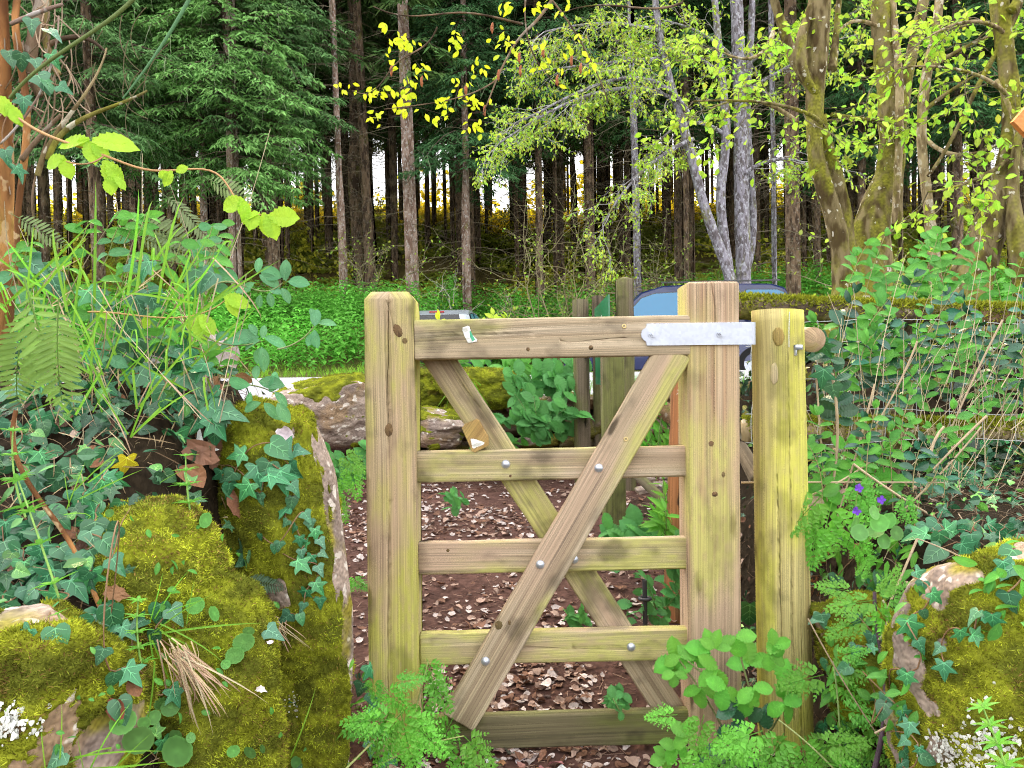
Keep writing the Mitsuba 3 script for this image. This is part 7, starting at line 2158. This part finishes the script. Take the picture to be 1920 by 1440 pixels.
parsley('fine grey-green parsley foliage at the foot of the netting', [(1560, 940, 110, -10), (1570, 960, 110, 30), (1540, 930, 100, -40), (1600, 900, 90, 40), (1530, 980, 90, 0), (1610, 1085, 40, 150), (1690, 930, 70, 20)], 2.1)
parsley('cow parsley seedlings left of the path stones', [(650, 1080, 44, 0), (660, 1085, 40, 60), (625, 925, 60, 30), (640, 890, 70, -30), (655, 870, 70, 20), (640, 850, 60, 60), (630, 880, 60, -70)], 3.3)
# reddish dead needles
k = thing('dead_fir_twig', 'rust-coloured dead fir twigs on the bank right of the yellow post', 'twig')
mb = MB()
for (cx, cy, n_) in ((1545, 1045, 110), (1525, 1090, 80), (1560, 1110, 50)):
    for q in range(n_):
        a = rng.uniform(0, 6.28)
        p = P(cx + rng.normal(0, 14), cy + rng.normal(0, 9), surf(cx, cy, 2.1) - .02)
        d = unit(RIGHT * math.cos(a) + UP * math.sin(a) * .7 + .4 * rng.normal(size=3)) * .022
        mb.add(*tube([p, p + d], [.0008, .0004], 3, cap=False), np.array([.33, .12, .035]) * rng.uniform(.6, 1.4))
put('needles', mb.ply('mat_stem', True), k, kind='stuff')

# ---------------------------------------------------------------- plants on the wall and beside the path
def leafy_plant(label, cx, cy, D, n, sz, plys, spread=60, key='wall_plant', cat='plant', h=70):
    k = thing(key, label, cat)
    for q in range(n):
        ex, ey = cx + rng.normal(0, spread), cy - abs(rng.normal(0, h)) * .9
        d = D - rng.uniform(0, .25)
        _, pts = stem(k, [P(cx + .3 * (ex - cx), cy + 10, D - .1), P((cx + ex) / 2, (cy + ey) / 2 + 5, d), P(ex, ey, d)], .003, .0015, (.18, .26, .09), n=10)
        for i in (4, 6, 8, 9):
            a0 = rng.uniform(0, 90)
            for s in (0, 180): add_leaf(k, plys, facing(*[float(c_) for c_ in project(pts[i])], sz * rng.uniform(.7, 1.2), a0 + s, .55, .4))
    return k


leafy_plant('bushy leafy plant hanging over the stone wall behind the front brace', 1010, 800, 5.35, 20, 30, S_NETT(), 42, h=80)
leafy_plant('small leafy plant growing low out of the wall face', 935, 860, 5.4, 9, 30, S_FRESH(), 32, h=40)
leafy_plant('leafy herbs on the wall top behind the moss-capped stone', 960, 700, 6.0, 10, 30, S_FRESH(), 70, h=30)
leafy_plant('broad-leaved plant at the wall top right under the top rail', 1040, 720, 5.6, 10, 34, S_NETT(), 30, h=40)
leafy_plant('nettles beside the base of the green-stained square post', 1185, 1015, 3.3, 7, 40, S_NETT(), 30, key='nettle', cat='nettle', h=34)
leafy_plant('slender leafy weed growing behind the front brace below the log', 1225, 860, 4.2, 10, 36, S_LANCE(), 26, key='nettle', cat='nettle', h=60)
leafy_plant('fresh nettles between the broken pole and the red split post', 1250, 985, 3.1, 9, 36, S_LANCE(), 22, key='nettle', cat='nettle', h=40)
leafy_plant('low weeds at the foot of the big boulder by the path', 655, 890, 5.0, 8, 26, S_NETT(), 26, key='weed', cat='weed', h=30)
leafy_plant('tiny seedling in the middle of the path', 850, 935, 4.4, 4, 20, S_NETT(), 12, key='weed', cat='weed', h=8)
leafy_plant('small weed on the leaf litter under the front brace', 1090, 1155, 2.5, 3, 22, S_NETT(), 14, key='weed', cat='weed', h=8)
leafy_plant('little green weed among dead leaves above the bottom rail', 1155, 1310, 2.2, 4, 24, S_NETT(), 16, key='weed', cat='weed', h=8)
leafy_plant('leaves peeping over the top rail in front of the silver car', 830, 622, 5.9, 3, 15, S_YELL(), 26, key='weed', cat='weed', h=14)
leafy_plant('tall yellow-green shoot over the top rail between car and posts', 930, 612, 6.2, 3, 18, S_LIME(), 18, key='weed', cat='weed', h=22)
leafy_plant('weeds growing round the iron ground pin', 1235, 1150, 2.75, 5, 28, S_NETT(), 34, key='nettle', cat='nettle', h=40)
leafy_plant('tangle of leaves under the red split post', 1270, 1060, 2.8, 5, 30, S_NETT(), 22, key='nettle', cat='nettle', h=30)
k = thing('grass_tussock', 'drooping grass tussock hanging from the wall beside the moss-capped stone', 'grass')
for q in range(46): add_leaf(k, S_GRASS(), facing(868 + rng.normal(0, 12), 720 + rng.normal(0, 8), 5.4, rng.uniform(50, 95), rng.uniform(-50, 60), .3, .3), 'blade')
k = thing('grass_tussock', 'grass tuft beside the boulder crest left of the latch stile', 'grass')
for q in range(30): add_leaf(k, S_GRASS(), facing(660 + rng.normal(0, 10), 728 + rng.normal(0, 5), 5.6, rng.uniform(30, 60), rng.uniform(130, 230), .2, .3), 'blade')

# ---------------------------------------------------------------- leaf litter on the path
mbl = MB()
n_part = 0
pts_l = []
g = np.random.default_rng(21)
for q in range(20000):
    x, y = g.uniform(-1.7, 1.1), 1.75 + 4.0 * g.random() ** 1.3
    if y < 2.2 and not (-.42 < x < .75): continue
    if x < -.5 and y < 2.6: continue
    if x > .85 and y < 4.4: continue
    dens = sst(.42, .62, meshkit.fbm(np.array([x * 1.6, y * 1.6, 2.0]), 3, 6)) * .8 + .2
    if g.random() > dens * (1.0 if y < 4 else .7): continue
    pts_l.append((x, y))
pts_l.sort(key=lambda p: p[1] + .3 * abs(p[0]))
pts_l = pts_l[:8600]
pts_z = H(np.array(pts_l)[:, 0], np.array(pts_l)[:, 1])
kinds = [S_DEADW, S_DEAD, S_DEAD, S_DEADB]
for q, (x, y) in enumerate(pts_l):
    z = pts_z[q]
    a = g.uniform(0, 6.28)
    s = g.uniform(.013, .040) * (1.0 if g.random() > .14 else 1.6)
    M = frame([x, y, z + .002 + .006 * g.random()], [math.cos(a), math.sin(a), .25 * g.normal()], [.38 * g.normal(), .38 * g.normal(), 1], s)
    w_ = g.random()
    if n_part < 280 and q < 900 and s > .024:
        n_part += 1
        put('dead_leaf', kinds[0 if w_ < .34 else 3 if w_ > .78 else 1]()[int(g.integers(8))], 'ground', M)
    else:
        col = np.array((.58, .48, .46) if w_ < .36 else (.38, .25, .20) if w_ < .70 else (.20, .10, .06)) * g.uniform(.7, 1.15)
        scatter(mbl, T_DEAD[int(g.integers(8))], M[None], col)
put('leaf_litter', mbl.ply('mat_litter'), 'ground', kind='stuff', label='small bleached leaf fragments covering the path')
mbl = MB()
tw_x, tw_y = g.uniform(-1.5, 1.0, 2600), 1.7 + 4.0 * g.random(2600) ** 1.4
tw_z = H(tw_x, tw_y)
for x, y, z in zip(tw_x, tw_y, tw_z):
    if (y < 2.2 and not (-.42 < x < .75)) or (x < -.5 and y < 2.6): continue
    p = np.array([x, y, z + .004])
    d = unit([g.normal(), g.normal(), .15 * g.normal()]) * g.uniform(.008, .045)
    mbl.add(*tube([p - d, p + d], [.0011, .0007], 3, cap=False), np.array([.30, .19, .14]) * g.uniform(.4, 1.6))
put('twig_litter', mbl.ply('mat_stem', True), 'ground', kind='stuff', label='broken twigs and needles strewn over the path')
